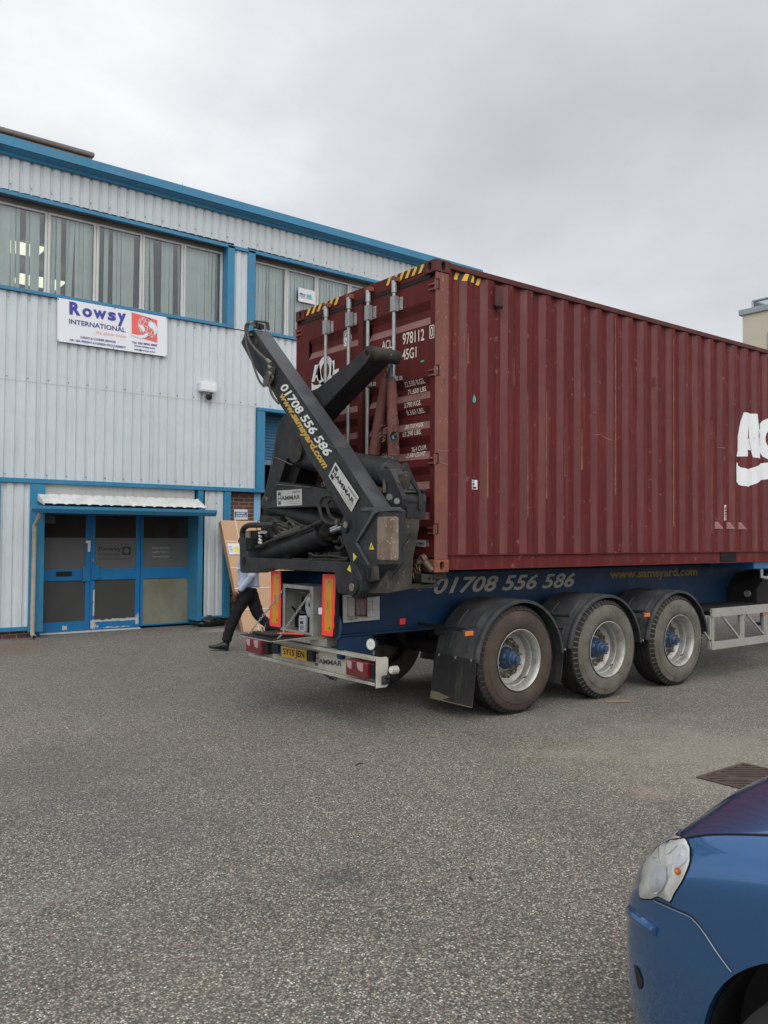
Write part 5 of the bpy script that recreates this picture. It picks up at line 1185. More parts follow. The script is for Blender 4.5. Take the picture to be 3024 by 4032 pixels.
P = [cx_+Vector((0, .07*math.cos(t)*.6, .10*math.sin(t))) for t in [R_(80+a) for a in range(0, 215, 20)]]
q.tube(P, .016, 10); tb('towing_eye', 'bright_blue', q, smooth=True)
q = MB(); q.box(-.56, -.20, .66, .74, .60, .803); tb('lower_bracket', 'chassis_blue', q, bevel=.006)

# container lock and bracket under the rear corner
q = MB(); q.prism([W(*Zc(*t), y=.03) for t in ((410, 905), (610, 905), (615, 785), (405, 770))], (0, .25, 0)); lk = tb('twistlock_bracket', 'crane_grimy', q, bevel=.006)
q = MB()
for a in (518, 578): p = W(*Zc(a, 838), y=.029); q.tube([p, p+Vector((0, -.003, 0))], .016, 12)
child(q, 'bracket_hole', 'black_void', lk)
q = MB(); q.prism([W(*Zc(*t), y=.06) for t in ((290, 925), (650, 915), (660, 960), (500, 985), (90, 990))], (0, .5, 0)); q.box(.05, .20, .06, .7, 1.36, 1.42); tb('outrigger', 'crane_grimy', q, bevel=.005)
q = MB(); p = W(*Zc(470, 620), x=-.04); q.tube([p+Vector((-.02, .06, .05)), p+Vector((0, 0, 0)), p+Vector((.03, -.05, -.07))], [.03, .035, .028], 12); q.tube([p+Vector((-.03, .03, .03)), p+Vector((.01, .02, .05))], .045, 14)
tb('twistlock', 'steel_rust', q, smooth=True)
q = MB(); A = W(*Zc(350, 620), x=-.10); B = W(*Zc(375, 1000), x=-.10); chain(q, A, B, .062, .042, .0085); C = W(*Zc(290, 1030), x=-.12); chain(q, B+Vector((0, .02, 0)), W(*Zc(285, 700), x=-.12), .062, .042, .0085); chain(q, W(*Zc(395, 570), x=-.08), A, .062, .042, .0085)
tb('lashing_chain', 'steel_rust', q, smooth=True)

# side guard rail
q = MB(); q.box(4.545, 6.5, -.02, .012, .772, .880); q.box(4.545, 6.5, -.02, .012, .370, .468)
for x in (4.565, 5.27, 5.86): q.box(x, x+.05, -.008, .012, .4685, .7715); q.box(x-.04, x, .0, .04, .38, .7715)
for xa_, xb3 in ((4.80, 5.20), (5.38, 5.82)):
    q.prism([(xa_, .0, .771), (xa_+.045, .0, .771), (xb3+.045, .0, .470), (xb3, .0, .470)], (0, .02, 0))
q.prism([(4.40, .0, .60), (4.43, .0, .60), (4.58, .0, .47), (4.54, .0, .47)], (0, .02, 0))
sg = tb('side_guard', 'guard_alu', q, bevel=.003)
q = MB()
for x in (4.58, 5.28, 5.9): q.box(x, x+.05, .0125, BY-.07, .79, .84)
q.box(4.45, 6.5, .05, .70, .845, .862); child(q, 'guard_arm', 'under', sg)
q = MB(); p = W(3011, 2412, y=-.006); q.box(p.x-.05, p.x+.05, -.012, .01, p.z-.022, p.z+.022); child(q, 'amber_marker', 'amber', sg, bevel=.004)
q = MB(); q.prism([(6.20, .3, .80), (6.9, .3, .80), (6.9, .3, 1.30), (6.45, .3, 1.25), (6.20, .3, 1.05)], (0, .45, 0)); tb('equipment_box', 'under', q, bevel=.01)
q = MB(); q.tube([(6.18, .42, .98), (6.15, .42, .98)], .045, 16); tb('box_cap', 'galv', q)
q = MB(); q.prism([W(2967, 2212, y=.05), W(3060, 2206, y=.05), W(3060, 2238, y=.05), W(2970, 2240, y=.05)], (0, .65, 0)); tb('outrigger', 'bright_blue', q, bevel=.006)
q = MB(); a = W(2998, 2242, y=.06); q.tube([a, a+Vector((0, 0, -.10)), a+Vector((.12, 0, -.12)), a+Vector((.25, 0, -.10))], .022, 8); tb('lock_handle', 'galv', q, smooth=True)
for y in (.35, CW-.55):
    q = MB(); q.box(9.6, 9.8, y, y+.2, .25, 1.3); q.box(9.5, 9.9, y-.05, y+.25, .20, .25); tb('landing_leg', 'chassis_blue', q, bevel=.005)
# ------------------------------------------------------------------ crane on the trailer
XA = -.72
# first boom, the one with the writing
face = [Q1(125, 195), Q1(180, 180), Q1(775, 1040), Q5(890, 960)]
down = [Q1(88, 275), Q1(150, 390), Q1(205, 480), Q1(300, 600), Q1(385, 745), Q1(440, 820), (1190, 1755), (1215, 1808), (1260, 1872), (1302, 1950), (1338, 2010), (1352, 2030)]
q = MB(); XP(q, face+[(1440, 2000), (1400, 2060), (1352, 2030)][1:]+down[::-1][1:], XA, .19)
b1_ = tb('first_boom', 'crane_paint', q, bevel=.006)
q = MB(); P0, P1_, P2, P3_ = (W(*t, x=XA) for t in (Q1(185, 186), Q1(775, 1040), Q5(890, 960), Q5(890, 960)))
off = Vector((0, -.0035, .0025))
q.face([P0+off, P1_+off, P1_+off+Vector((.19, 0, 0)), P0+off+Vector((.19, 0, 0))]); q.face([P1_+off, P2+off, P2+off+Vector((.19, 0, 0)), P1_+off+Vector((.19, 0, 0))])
child(q, 'boom_top_sheen', 'crane_skylit', b1_)  # overlay on the boom's upper face, sky sheen painted as lighter grey
q = MB(); q.tube([P1_+Vector((-.003, 0, 0)), W(*Q1(640, 960), x=XA-.003), W(*Q1(590, 935), x=XA-.003)], .004, 6); q.tube([P1_+off, P1_+off+Vector((.19, 0, 0))], .005, 6); q.tube([W(*Q1(420, 640), x=XA-.002), W(*Q1(600, 960), x=XA-.002), W(*Q1(760, 1120), x=XA-.002)], .0025, 6); child(q, 'weld_seam', 'crane_skylit', b1_)
# knuckle plates at the foot of the boom
kn = [Q5(890, 960), (1490, 2012), (1489, 2218), (1462, 2262), (1430, 2330), (1414, 2350), (1392, 2356), (1374, 2340), (1370, 2300), (1382, 2232), (1372, 2190), (1352, 2140), (1343, 2095), (1340, 2070), (1350, 2035), (1380, 1990)]
q = MB(); XP(q, kn, XA-.006, .24); k1 = tb('boom_knuckle', 'crane_paint', q, bevel=.008)
q = MB()
q.prism([W(*Q5(*t), x=XA-.03) for t in ((940, 1010), (1190, 990), (1150, 958), (900, 962), (870, 1015), (690, 1330), (710, 1335), (890, 1040))], (.03, 0, 0)); q.prism([W(*Q5(*t), x=XA-.022) for t in ((680, 1345), (825, 1600), (840, 1595), (700, 1335))], (.02, 0, 0)); child(q, 'stiffening_rib', 'crane_skylit', k1, bevel=.003)
q = MB(); yk = -.125
K0 = W(1480, 2000, x=XA)
q.box(XA-.0, -.47, yk+.012, K0.y+.15, W(1490, 2225, y=yk)[2], W(1490, 2012, y=yk)[2]); child(q, 'knuckle_block', 'crane_paint', k1, bevel=.008)
q = MB(); q.box(XA-.02, -.455, yk-.0, yk+.25, W(1490, 2012, y=yk)[2]+.001, W(1490, 1998, y=yk)[2]+.002); child(q, 'knuckle_cap', 'crane_skylit', k1, bevel=.006)
q = MB(); pad = [W(*Q5(*t), y=yk-.002) for t in ((945, 1540), (1150, 1545), (1165, 1525), (1165, 1080), (1150, 1060), (955, 1063), (938, 1080), (935, 1525))]; q.prism(pad, (0, .022, 0)); tb('wear_pad', 'pad_rust', q, bevel=.012)
q = MB(); XP(q, [Q5(*t) for t in ((810, 1608), (893, 1598), (905, 1755), (840, 1775), (822, 1770))], XA-.035, .05); ft = tb('foot_step', 'crane_grimy', q, bevel=.004)
q = MB(); XP(q, [Q5(*t) for t in ((822, 1625), (862, 1620), (852, 1765), (830, 1765))], XA-.037, .0015); child(q, 'step_recess', 'black_void', ft)
# lettering and labels
def A1(a, b, d=.004): return W(*Q1(a, b), x=XA-d)
q = text_mb('01708 556 586', A1(368, 600), A1(700, 1104), A1(420, 566), 0, .03); child(q, 'phone_lettering', 'arm_white', b1_)
q = text_mb('www.samsyard.com', A1(350, 664), A1(673, 1196), A1(404, 632), 0, .045); child(q, 'web_lettering', 'arm_gold', b1_)
def plate(parent, Q, TLp, TRp, BRp, BLp, x, m='label_plate'):
    TLp, TRp, BRp, BLp = (W(*Q(*t), x=x) for t in (TLp, TRp, BRp, BLp)); q = MB(); q.prism([BLp, BRp, TRp, TLp], (.003, 0, 0)); o = child(q, 'maker_label', m, parent)
    d = Vector((-.0015, 0, 0)); ex = BRp-BLp; ey = TLp-BLp; f = lambda u, v: BLp+ex*u+ey*v+d
    q = MB()
    for u0, v0, u1, v1 in ((.05, .68, .17, .90), (.05, .10, .17, .32)): q.face([f(u0, v0), f(u1, v0), f(u1, v1), f(u0, v1)])
    text_mb('HAMMAR', f(.05, .37), f(.95, .37), f(.05, .64), 0, .03, mb=q); text_mb('SWEDEN', f(.62, .77), f(.95, .77), f(.62, .88), 0, .02, mb=q)
    text_mb('Tel. +46 33 29 00 00', f(.52, .23), f(.95, .23), f(.52, .30), 0, 0, mb=q); text_mb('www.hammar.eu', f(.52, .09), f(.95, .09), f(.52, .17), 0, .01, mb=q)
    child(q, 'maker_lettering', 'ink_black' if m == 'label_plate' else 'ink_grey', parent)
plate(b1_, Q5, (470, 470), (727, 855), (645, 1012), (395, 620), XA-.012)
def tri(parent, Q, pts, x, inner=None):
    q = MB(); q.prism([W(*Q(*t), x=x) for t in pts], (.002, 0, 0)); o = child(q, 'warning_triangle', 'warn_yellow', parent)
tri(k1, Q5, ((663, 1458), (705, 1500), (666, 1550)), XA-.009)
q = MB(); q.prism([W(*Q5(*t), x=XA-.008) for t in ((860, 1322), (903, 1428), (828, 1427))], (.001, 0, 0)); wt = child(q, 'warning_border', 'ink_black', k1)
q = MB(); q.prism([W(*Q5(*t), x=XA-.0095) for t in ((861, 1340), (893, 1421), (838, 1420))], (.001, 0, 0)); child(q, 'warning_triangle', 'warn_yellow', k1)
q = MB(); q.prism([W(*Q5(*t), x=XA-.0105) for t in ((868, 1372), (874, 1376), (862, 1392), (872, 1392), (850, 1415), (858, 1398), (850, 1396))], (.0005, 0, 0)); child(q, 'warning_symbol', 'ink_maroon', k1)
# tip of the boom: handle, clamps, hoses
q = MB()
hp = [W(*Q4(*t), x=XA-.02) for t in ((380, 330), (395, 255), (435, 225), (450, 232), (445, 330))]
q.prism([W(*Q4(*t), x=-.64) for t in ((425, 345), (428, 235), (450, 222), (610, 238), (642, 258), (652, 365), (622, 362), (615, 280), (600, 266), (478, 254), (470, 340))], (.02, 0, 0))
q.prism([W(*Q4(*t), x=-.62) for t in ((470, 340), (478, 262), (540, 270), (560, 290), (560, 352), (535, 350), (530, 295), (500, 285), (498, 345))], (.03, 0, 0)); child(q, 'lifting_handle', 'crane_paint', b1_, bevel=.003)
q = MB(); XP(q, [Q4(*t) for t in ((290, 430), (390, 415), (402, 445), (295, 475))], XA-.035, .03); child(q, 'hose_bracket', 'hose', b1_, bevel=.003); q = MB(); XP(q, [Q4(*t) for t in ((640, 905), (705, 900), (690, 985), (632, 1190), (575, 1180), (572, 1100))], XA-.05, .045); child(q, 'hose_bracket', 'hose', b1_, bevel=.004)
def hz(Q, pts, x, r, m, parent, name='hydraulic_hose'):
    P = [W(*Q(a, b), x=(x if len(t) == 2 else t[2])) for t in pts for a, b in (t[:2],)]
    # smooth the run
    S = []
    for i in range(len(P)-1):
        p0, p1, p2, p3 = P[max(i-1, 0)], P[i], P[i+1], P[min(i+2, len(P)-1)]
        for k in range(6):
            t = k/6; S.append(.5*((2*p1)+(-p0+p2)*t+(2*p0-5*p1+4*p2-p3)*t*t+(-p0+3*p1-3*p2+p3)*t**3))
    S.append(P[-1]); q = MB(); q.tube(S, r, 8); return child(q, name, m, parent, smooth=True)
hz(Q4, ((455, 330), (420, 275), (370, 270), (345, 340), (355, 440), (390, 545), (500, 680), (640, 810), (690, 855)), XA-.04, .013, 'hose', b1_)
hz(Q4, ((400, 265), (340, 275), (315, 330), (325, 470), (345, 620), (420, 830), (480, 1010), (530, 1120), (590, 1185)), XA-.045, .012, 'hose', b1_)
hz(Q4, ((690, 1010), (720, 1060), (690, 1120), (670, 1170), (685, 1260), (730, 1350), (800, 1430)), XA-.035, .013, 'hose', b1_)

for a, b, c, d in ((635, 800, 690, 850), (660, 880, 690, 930), (670, 985, 700, 1020), (400, 265, 430, 270)): child(MB().tube([W(*Q4(a, b), x=XA-.045), W(*Q4(c, d), x=XA-.045)], .019, 10), 'hose_fitting', 'fitting', b1_, smooth=True)
q = MB(); p = W(*Q4(490, 310), x=-.63); q.tube([p, p+Vector((.05, 0, 0))], .035, 14); p = W(*Q4(470, 545), x=XA-.006); q.tube([p, p+Vector((.006, 0, 0))], .04, 18); child(q, 'boom_pin', 'crane_grimy', b1_, smooth=True)
# second boom behind it
X2 = -.50
q = MB(); XP(q, [(1432, 1384), (1438, 1374), (1453, 1370), (1464, 1382), (1462, 1403), (1453, 1417), (1275, 1605), (1222, 1668), (1205, 1720), (1192, 1762), (1182, 1788), (1130, 1806), (1119, 1838), (1098, 1903), (1043, 1945), (1064, 1863), (1076, 1800), (1088, 1724), (1098, 1675), (1109, 1647), (1123, 1630), (1231, 1544)], X2, .24)
b2_ = tb('second_boom', 'crane_paint', q, bevel=.006)
q = MB(); p = W(1449, 1389, x=X2-.012); c2 = p; q.lathe([(0, .062), (.0, .066), (.34, .066), (.34, .04)], (p.x, p.y, p.z), 'x', 32); q.lathe([(-.012, .036), (-.012, .060), (.0, .060)], (p.x, p.y, p.z), 'x', 24); child(q, 'boom_eye', 'crane_grimy', b2_, smooth=True, autos=30)
q = MB(); q.tube([(p.x-.018, p.y, p.z), (p.x-.0125, p.y, p.z)], .026, 16); child(q, 'eye_hole', 'black_void', b2_)
q = MB(); e = W(1449, 1389, x=-.12); q.tube([e+Vector((-.06, 0, -.03)), e+Vector((0, -.01, -.05)), e+Vector((.02, -.01, -.12)), e+Vector((.0, 0, -.20))], [.06, .055, .045, .03], 12); child(q, 'boom_end_shackle', 'crane_grimy', b2_, smooth=True)
# lower arm with the maker plate
q = MB(); XP(q, [(1063, 1893), (1300, 1926), (1400, 1960), (1400, 2012), (1348, 2006), (1254, 1996), (1047, 2002), (1037, 1992), (1036, 1965), (1043, 1943)], -.60, .22); lw_ = tb('lower_arm', 'crane_paint', q, bevel=.008)
plate(lw_, Q6, (525, 90), (795, 68), (797, 245), (528, 260), -.605, 'label_pale')
q = MB(); p = W(*Q6(412, 178), x=-.607); q.tube([p, p+Vector((.01, 0, 0))], .022, 12); child(q, 'arm_pin', 'fitting', lw_)
hz(Q2, ((1148, 1262), (1000, 1248), (900, 1240), (770, 1235), (720, 1300), (690, 1380), (655, 1400), (640, 1360), (660, 1260), (700, 1080), (720, 960), (745, 925), (790, 935), (880, 975), (950, 1010)), -.625, .006, 'hose', lw_)
hz(Q2, ((720, 960), (730, 900), (750, 800), (780, 620), (810, 520)), -.52, .006, 'hose', lw_)
# wire and a black block standing in for the shaded void inside the frame
q = MB(); XP(q, [Q2(890, 935), Q2(1040, 885), Q2(1065, 810), Q2(1060, 1010), Q2(1010, 1120), Q2(985, 1225), Q2(800, 1215)], -.42, .25); tb('frame_void', 'black_rubber', q)
q = MB(); p = W(*Q2(985, 845), x=-.56); q.tube([(p.x, p.y, p.z), (p.x+.08, p.y, p.z)], .12, 24); tb('cylinder_head', 'crane_grimy', q, smooth=True)
# big lift cylinder lying across the back
def cyl(Q, a, b, x, ra, rb, m, name, parent=trl, xb_=None, n=28):
    A, B = W(*Q(*a), x=x), W(*Q(*b), x=x if xb_ is None else xb_); q = MB(); q.tube([A, B], [ra, rb], n); return child(q, name, m, parent, smooth=True)
q = MB(); A = W(1012, 2202, x=-.58); B = W(1283, 2100, x=-.58); d = (B-A).normalized()
q.tube([A-d*.05, A-d*.02, A+d*.05, B-d*.26, B-d*.255, B-d*.03, B-d*.025, B, B+d*.004], [.03, .085, .112, .112, .118, .118, .125, .125, .10], 32); cy = tb('lift_cylinder', 'crane_paint', q, smooth=True)
q = MB(); q.tube([B+d*.003, B+d*.07, B+d*.072], [.085, .085, .06], 28); child(q, 'gland_nut', 'hose_dark', cy, smooth=True)
E_ = W(1362, 2070, x=-.62); q = MB(); q.tube([B+d*.05, E_], .046, 24); child(q, 'piston_rod', 'chrome', cy, smooth=True)
q = MB(); XP(q, [Q5(*t) for t in ((528, 1130), (545, 1098), (580, 1095), (602, 1130), (600, 1180), (585, 1235), (560, 1240), (535, 1200))], XA-.03, .05); lg = tb('rod_lug', 'crane_paint', q, bevel=.006)
q = MB(); p = W(*Q5(576, 1150), x=XA-.036); q.tube([p, p+Vector((.01, 0, 0))], .030, 18); child(q, 'lug_pin', 'fitting', lg)
# second cylinder above, running to the bracket at the near side
q = MB(); A = W(1130, 1998, x=-.38); B = W(1330, 2075, x=-.38); d = (B-A).normalized(); q.tube([A-d*.3, B+d*.4], .15, 28); tb('swing_cylinder', 'crane_paint', q, smooth=True)
q = MB(); A = W(1180, 1790, x=-.40); B = W(1545, 1868, x=-.40); d = (B-A).normalized(); q.tube([A, B-d*.02, B], [.135, .135, .12], 28); c3 = tb('fold_cylinder', 'crane_paint', q, smooth=True)
q = MB(); B2 = W(1583, 1893, x=-.40); q.tube([B-d*.05, B, B2, W(1592, 1925, x=-.38)], [.115, .12, .10, .05], 20); child(q, 'cylinder_end', 'crane_grimy', c3, smooth=True)
# bracket and tower on the near side
q = MB(); XP(q, [Q5(*t) for t in ((960, 600), (968, 545), (990, 515), (1018, 508), (1050, 530), (1070, 570), (1185, 800), (1205, 870), (1200, 940), (1185, 985), (1000, 960), (1000, 800))], -.50, .05); br = tb('side_bracket', 'crane_paint', q, bevel=.006)
q = MB(); p = W(*Q5(1005, 572), x=-.502); q.tube([p, p+Vector((-.004, 0, 0))], .042, 20); child(q, 'bracket_hole', 'black_void', br)
q = MB(); q.tube([W(*Q5(1008, 640), x=-.51), W(*Q5(1008, 800), x=-.51)], .018, 10); child(q, 'grease_pipe', 'hose', br, smooth=True)
yw = -.06
q = MB(); q.prism([W(*Q5(*t), y=yw) for t in ((1060, 545), (1150, 545), (1180, 640), (1203, 685), (1240, 690), (1243, 645), (1216, 572), (1380, 800), (1190, 800))], (0, .20, 0)); q2 = child(q, 'bracket_plate', 'crane_skylit', br, bevel=.005)
q = MB(); P = [W(*Q5(*t), y=yw-.012) for t in ((1255, 470), (1208, 555), (1378, 803), (1384, 985), (1392, 1000), (1430, 950), (1441, 900), (1432, 845), (1386, 765))]; q.prism(P, (0, .07, 0)); child(q, 'wing_plate', 'crane_paint', br, bevel=.004)
q = MB(); bc = W(*Q5(1290, 885), y=.03); q.tube([bc-Vector((.115, 0, 0)), bc+Vector((.115, 0, 0))], .088, 24); q.box(bc.x-.11, bc.x+.11, bc.y-.08, bc.y+.12, bc.z-.16, bc.z-.02); q.box(bc.x-.115, bc.x+.115, yw-.005, yw+.12, bc.z+.085, bc.z+.10); child(q, 'pivot_barrel', 'crane_paint', br, smooth=True, bevel=.004)
tw = [Q5(*t) for t in ((1180, 990), (1392, 1000), (1385, 1180), (1350, 1360), (1322, 1500), (1310, 1740), (1305, 1850), (1050, 1895), (890, 1900), (1050, 1640), (1180, 1400), (1172, 1200))]
q = MB(); q.prism([W(*t, y=-.04) for t in tw], (0, .40, 0)); tw_ = tb('crane_tower', 'crane_grimy', q, bevel=.006)
q = MB(); q.prism([W(*Q5(*t), y=-.055) for t in ((1050, 1895), (1080, 1870), (1250, 1560), (1235, 1545), (1040, 1800), (900, 1895))], (0, .012, 0)); q.prism([W(*Q5(*t), y=-.055) for t in ((1310, 1240), (1320, 1240), (1215, 1420), (1200, 1420))], (0, .012, 0)); child(q, 'tower_rib', 'crane_grimy', tw_)
# lamps on the knuckle
p = W(*Q5(1060, 848), x=-.62); round_lamp(p, .032, (-.6, -1, -.15), 'boom_lamp', tw_)
p = W(*Q5(1140, 893), x=-.56); round_lamp(p, .030, (-.6, -1, .1), 'boom_lamp', tw_)
# stabiliser beam
leg_ = [(941, 2117), (945, 2250), (953, 2256), (1001, 2256), (1063, 2238), (1088, 2242), (1316, 2254), (1322, 2300), (1329, 2334), (1348, 2339), (1372, 2341), (1392, 2356), (1408, 2350), (1421, 2328), (1421, 2280), (1410, 2247), (1396, 2226), (1374, 2215), (1200, 2205), (987, 2196), (974, 2180), (969, 2164), (967, 2117)]
q = MB(); XP(q, leg_, -.79, .16); lg2 = tb('stabiliser_beam', 'crane_paint', q, bevel=.007)
q = MB(); p = W(1391, 2312, x=-.792); q.lathe([(-.018, .045), (-.018, .070), (.0, .072)], (p.x, p.y, p.z), 'x', 32); child(q, 'pivot_ring', 'crane_paint', lg2, smooth=True)
q = MB(); q.lathe([(-.022, .001), (-.022, .034), (-.002, .044)], (p.x, p.y, p.z), 'x', 24); child(q, 'pivot_pin', 'fitting', lg2, smooth=True)
q = MB(); p = W(960, 2210, x=-.7915); q.tube([p, p+Vector((.001, 0, 0))], .045, 18); p2 = W(988, 2240, x=-.7915); child(q, 'beam_hole', 'black_void', lg2)
tri(lg2, Q5, ((628, 1583), (642, 1670), (598, 1640)), -.793)
q = MB(); XP(q, [Q6(*t) for t in ((113, 598), (188, 604), (188, 735), (120, 735))], -.80, .18); q2 = child(q, 'beam_post', 'crane_paint', lg2, bevel=.004)
hz(Q6, ((150, 600), (150, 545), (165, 500), (215, 468), (300, 462), (400, 465), (500, 462)), -.72, .030, 'crane_paint', lg2, 'guard_pipe')
q = MB(); XP(q, [Q6(*t) for t in ((180, 525), (222, 525), (222, 715), (180, 715))], -.70, .03); child(q, 'tank_strip', 'ply_edge', lg2)
q = MB(); XP(q, [Q6(*t) for t in ((218, 522), (325, 520), (350, 640), (320, 700), (290, 725), (218, 725))], -.68, .2); tk = tb('valve_tank', 'black_rubber', q, bevel=.008)
q = MB()
for a, b, c, d in ((330, 550, 350, 543), (352, 545, 366, 538), (372, 545, 388, 534), (392, 550, 412, 538), (335, 580, 352, 592), (335, 615, 358, 635), (330, 650, 365, 665), (345, 690, 372, 695)):
    A, B = W(*Q6(a, b), x=-.70), W(*Q6(c, d), x=-.70); q.tube([A, B], .013, 6)
child(q, 'safety_marking', 'canopy_sheet', tk)
q = MB(); XP(q, [Q6(*t) for t in ((336, 362), (560, 368), (560, 420), (530, 452), (336, 450))], -.55, .16); vb = tb('valve_block', 'hose_dark', q, bevel=.006)
hz(Q6, ((336, 410), (315, 430), (303, 480), (305, 510), (322, 522)), -.60, .004, 'hose', vb); hz(Q6, ((440, 380), (490, 382), (520, 420), (525, 440)), -.60, .004, 'hose', vb)
# hose bundle
rnd = random.Random(11)
for i in range(12):
    a0 = 365+i*18+rnd.uniform(-4, 4)
    hz(Q6, ((a0, 515), (a0+4, 480+rnd.uniform(-4, 6)), (a0+22, 474), (a0+34, 505), (a0+44, 560+rnd.uniform(-10, 15)), (a0+50, 600)), -.60-.006*(i % 3), .0085, 'hose_dark' if i % 3 else 'hose', vb)
for pts_, m_ in ((((470, 458), (540, 450), (600, 462), (660, 490)), 'hose'), (((520, 490), (560, 530), (590, 575), (575, 600)), 'hose'), (((540, 485), (600, 505), (650, 530), (700, 550)), 'hose'), (((590, 480), (640, 440), (675, 415), (690, 440), (740, 500), (760, 520)), 'hose'),
                 (((660, 420), (700, 430), (735, 475), (765, 520)), 'hose'), (((700, 470), (760, 478), (820, 485), (860, 500)), 'hose_dark'), (((460, 430), (560, 428), (650, 470), (720, 520)), 'hose_dark'), (((630, 385), (720, 430), (800, 470), (860, 485)), 'hose_dark'),
                 (((480, 560), (520, 600), (560, 600), (600, 560)), 'hose_dark'), (((500, 470), (520, 520), (550, 570), (560, 605)), 'hose_dark'), (((420, 500), (480, 540), (540, 590), (600, 590)), 'hose_dark'), (((740, 500), (700, 540), (660, 560), (620, 590)), 'hose_dark')):
    hz(Q6, pts_, -.655, .0145, m_, vb)
for k_, (a, b) in enumerate(((610, 560), (650, 545), (690, 535), (735, 520), (560, 585), (770, 505), (520, 600))):
    q = MB(); p = W(*Q6(a, b), x=-.66); q.box(p.x-.02, p.x+.04, p.y-.03, p.y+.03, p.z-.035, p.z+.03); child(q, 'hose_union', 'hose', vb, bevel=.006)
hz(Q6, ((300, 705), (345, 692), (420, 655), (540, 605), (700, 555), (850, 500), (960, 445), (1020, 430)), -.715, .020, 'hose_dark', cy, 'steel_pipe')
hz(Q6, ((470, 640), (560, 600), (700, 560), (850, 510), (980, 455)), -.70, .012, 'hose', cy, 'steel_pipe')
for x_, pts_, r in ((-.70, ((1165, 450), (1090, 445), (1030, 400), (1000, 320), (990, 240), (1020, 170), (1080, 140), (1140, 150), (1170, 190)), .018), (-.69, ((1200, 430), (1150, 400), (1100, 350), (1080, 280), (1080, 220), (1110, 185), (1165, 190)), .017), (-.60, ((1170, 700), (1210, 720), (1250, 690), (1240, 620), (1215, 590)), .018), (-.6, ((1140, 640), (1190, 640), (1215, 600)), .014)):
    hz(Q6, pts_, x_, r, 'hose_dark', cy)
q = MB(); XP(q, [Q6(*t) for t in ((1165, 395), (1188, 395), (1175, 470), (1150, 455))], -.72, .04); child(q, 'hose_clamp', 'hose', cy, bevel=.003)
# base structure of the crane
q = MB(); XP(q, [Q6(*t) for t in ((380, 270), (1250, 280), (1330, 860), (240, 815), (360, 700), (350, 450))], -.42, .12); bs_ = tb('crane_base', 'black_rubber', q)
q = MB(); q.box(-.45, -.05, .28, 2.15, 1.395, 1.50); q.box(-.44, -.06, .75, 1.69, 1.389, 1.394); tb('crane_beam', 'black_rubber', q, bevel=.006)
q = MB()
rnd = random.Random(5)
for i in range(16):
    a = rnd.uniform(880, 1230); b = rnd.uniform(770, 850); p = W(*Q6(a, b), x=-.62); q.box(p.x, p.x+.05, p.y-.02, p.y+.02, p.z-.03, p.z+.02)
child(q, 'pipe_clamp', 'hose_dark', bs_, bevel=.004)
hz(Q6, ((880, 770), (950, 800), (1050, 800), (1150, 800), (1240, 820), (1310, 830)), -.65, .014, 'hose_dark', bs_)
hz(Q6, ((700, 830), (850, 840), (1000, 835), (1200, 845), (1300, 835)), -.66, .012, 'hose_dark', bs_)

# ------------------------------------------------------------------ things hung on or lying on the trailer
# lifting slings in red sleeves, hanging from the second boom
for idx, (tp, bt, r, lb) in enumerate((((1018, 1215), (893, 2040), .055, 'left of two red sleeved lifting slings hanging from the upper boom, slanting'), ((1085, 1215), (1105, 2060), .058, 'right of two red sleeved lifting slings, upright with torn frayed sleeve'))):
    S7_ = zq(1150, 1050, 2.765)
    A, B = W(*S7_(*tp), x=-.12), W(*S7_(*bt), x=-.10)
    t_ = thing('lifting_sling', lb, 'sling', tuple(B), group='slings hanging from the crane boom')
    q = MB(); rnd = random.Random(idx); P = [A.lerp(B, i/14)+Vector((0, rnd.uniform(-.004, .004), 0)) for i in range(15)]; q.tube(P, [r*.55]+[r*(.78+.25*i/14)*rnd.uniform(.94, 1.06) for i in range(1, 15)], 14); child(q, 'sleeve', 'sling_red', t_, smooth=True)
    q = MB(); top_ = W(*S7_(1035 if idx == 0 else 1075, 1060), x=-.12); chain(q, top_, A+Vector((0, 0, -.03)), .06, .04, .008); child(q, 'chain_links', 'steel_rust', t_)
    q = MB(); rnd = random.Random(idx+4)
    rgn = ((960, 1640, 1000, 1960), (1110, 1560, 1120, 2060))[idx]
    for i in range(110 if idx else 40):
        a, b = rnd.uniform(rgn[0]-8, rgn[2]+22), rnd.triangular(rgn[1], rgn[3], (rgn[1]+rgn[3])/2+60); p = W(*S7_(a, b), x=-.165-rnd.uniform(0, .02)); d = Vector((rnd.uniform(-.5, .5), rnd.uniform(-1, 1), rnd.uniform(-1, .4))).normalized()*rnd.uniform(.015, .045)
        s_ = d.orthogonal().normalized()*rnd.uniform(.003, .010); q.face([p-s_, p+s_, p+d+s_*.4, p+d-s_*.4])
    child(q, 'frayed_fibres', 'fray', t_)
    if idx == 1:
        q = MB(); XP(q, [S7_(*t) for t in ((1065, 1840), (1090, 1795), (1130, 1790), (1140, 1860), (1110, 1900), (1080, 1890))], -.172, .002); child(q, 'torn_hole', 'black_void', t_)
        q = MB(); q.tube([W(*S7_(1085, 1020), x=-.16), W(*S7_(1090, 1080), x=-.165), W(*S7_(1078, 1140), x=-.165), W(*S7_(1085, 1205), x=-.165)], [.006, .012, .009, .014], 8); q.tube([W(*S7_(1095, 1845), x=-.178), W(*S7_(1112, 1880), x=-.178)], .012, 8); child(q, 'blue_rope', 'rope_blue', t_, smooth=True)
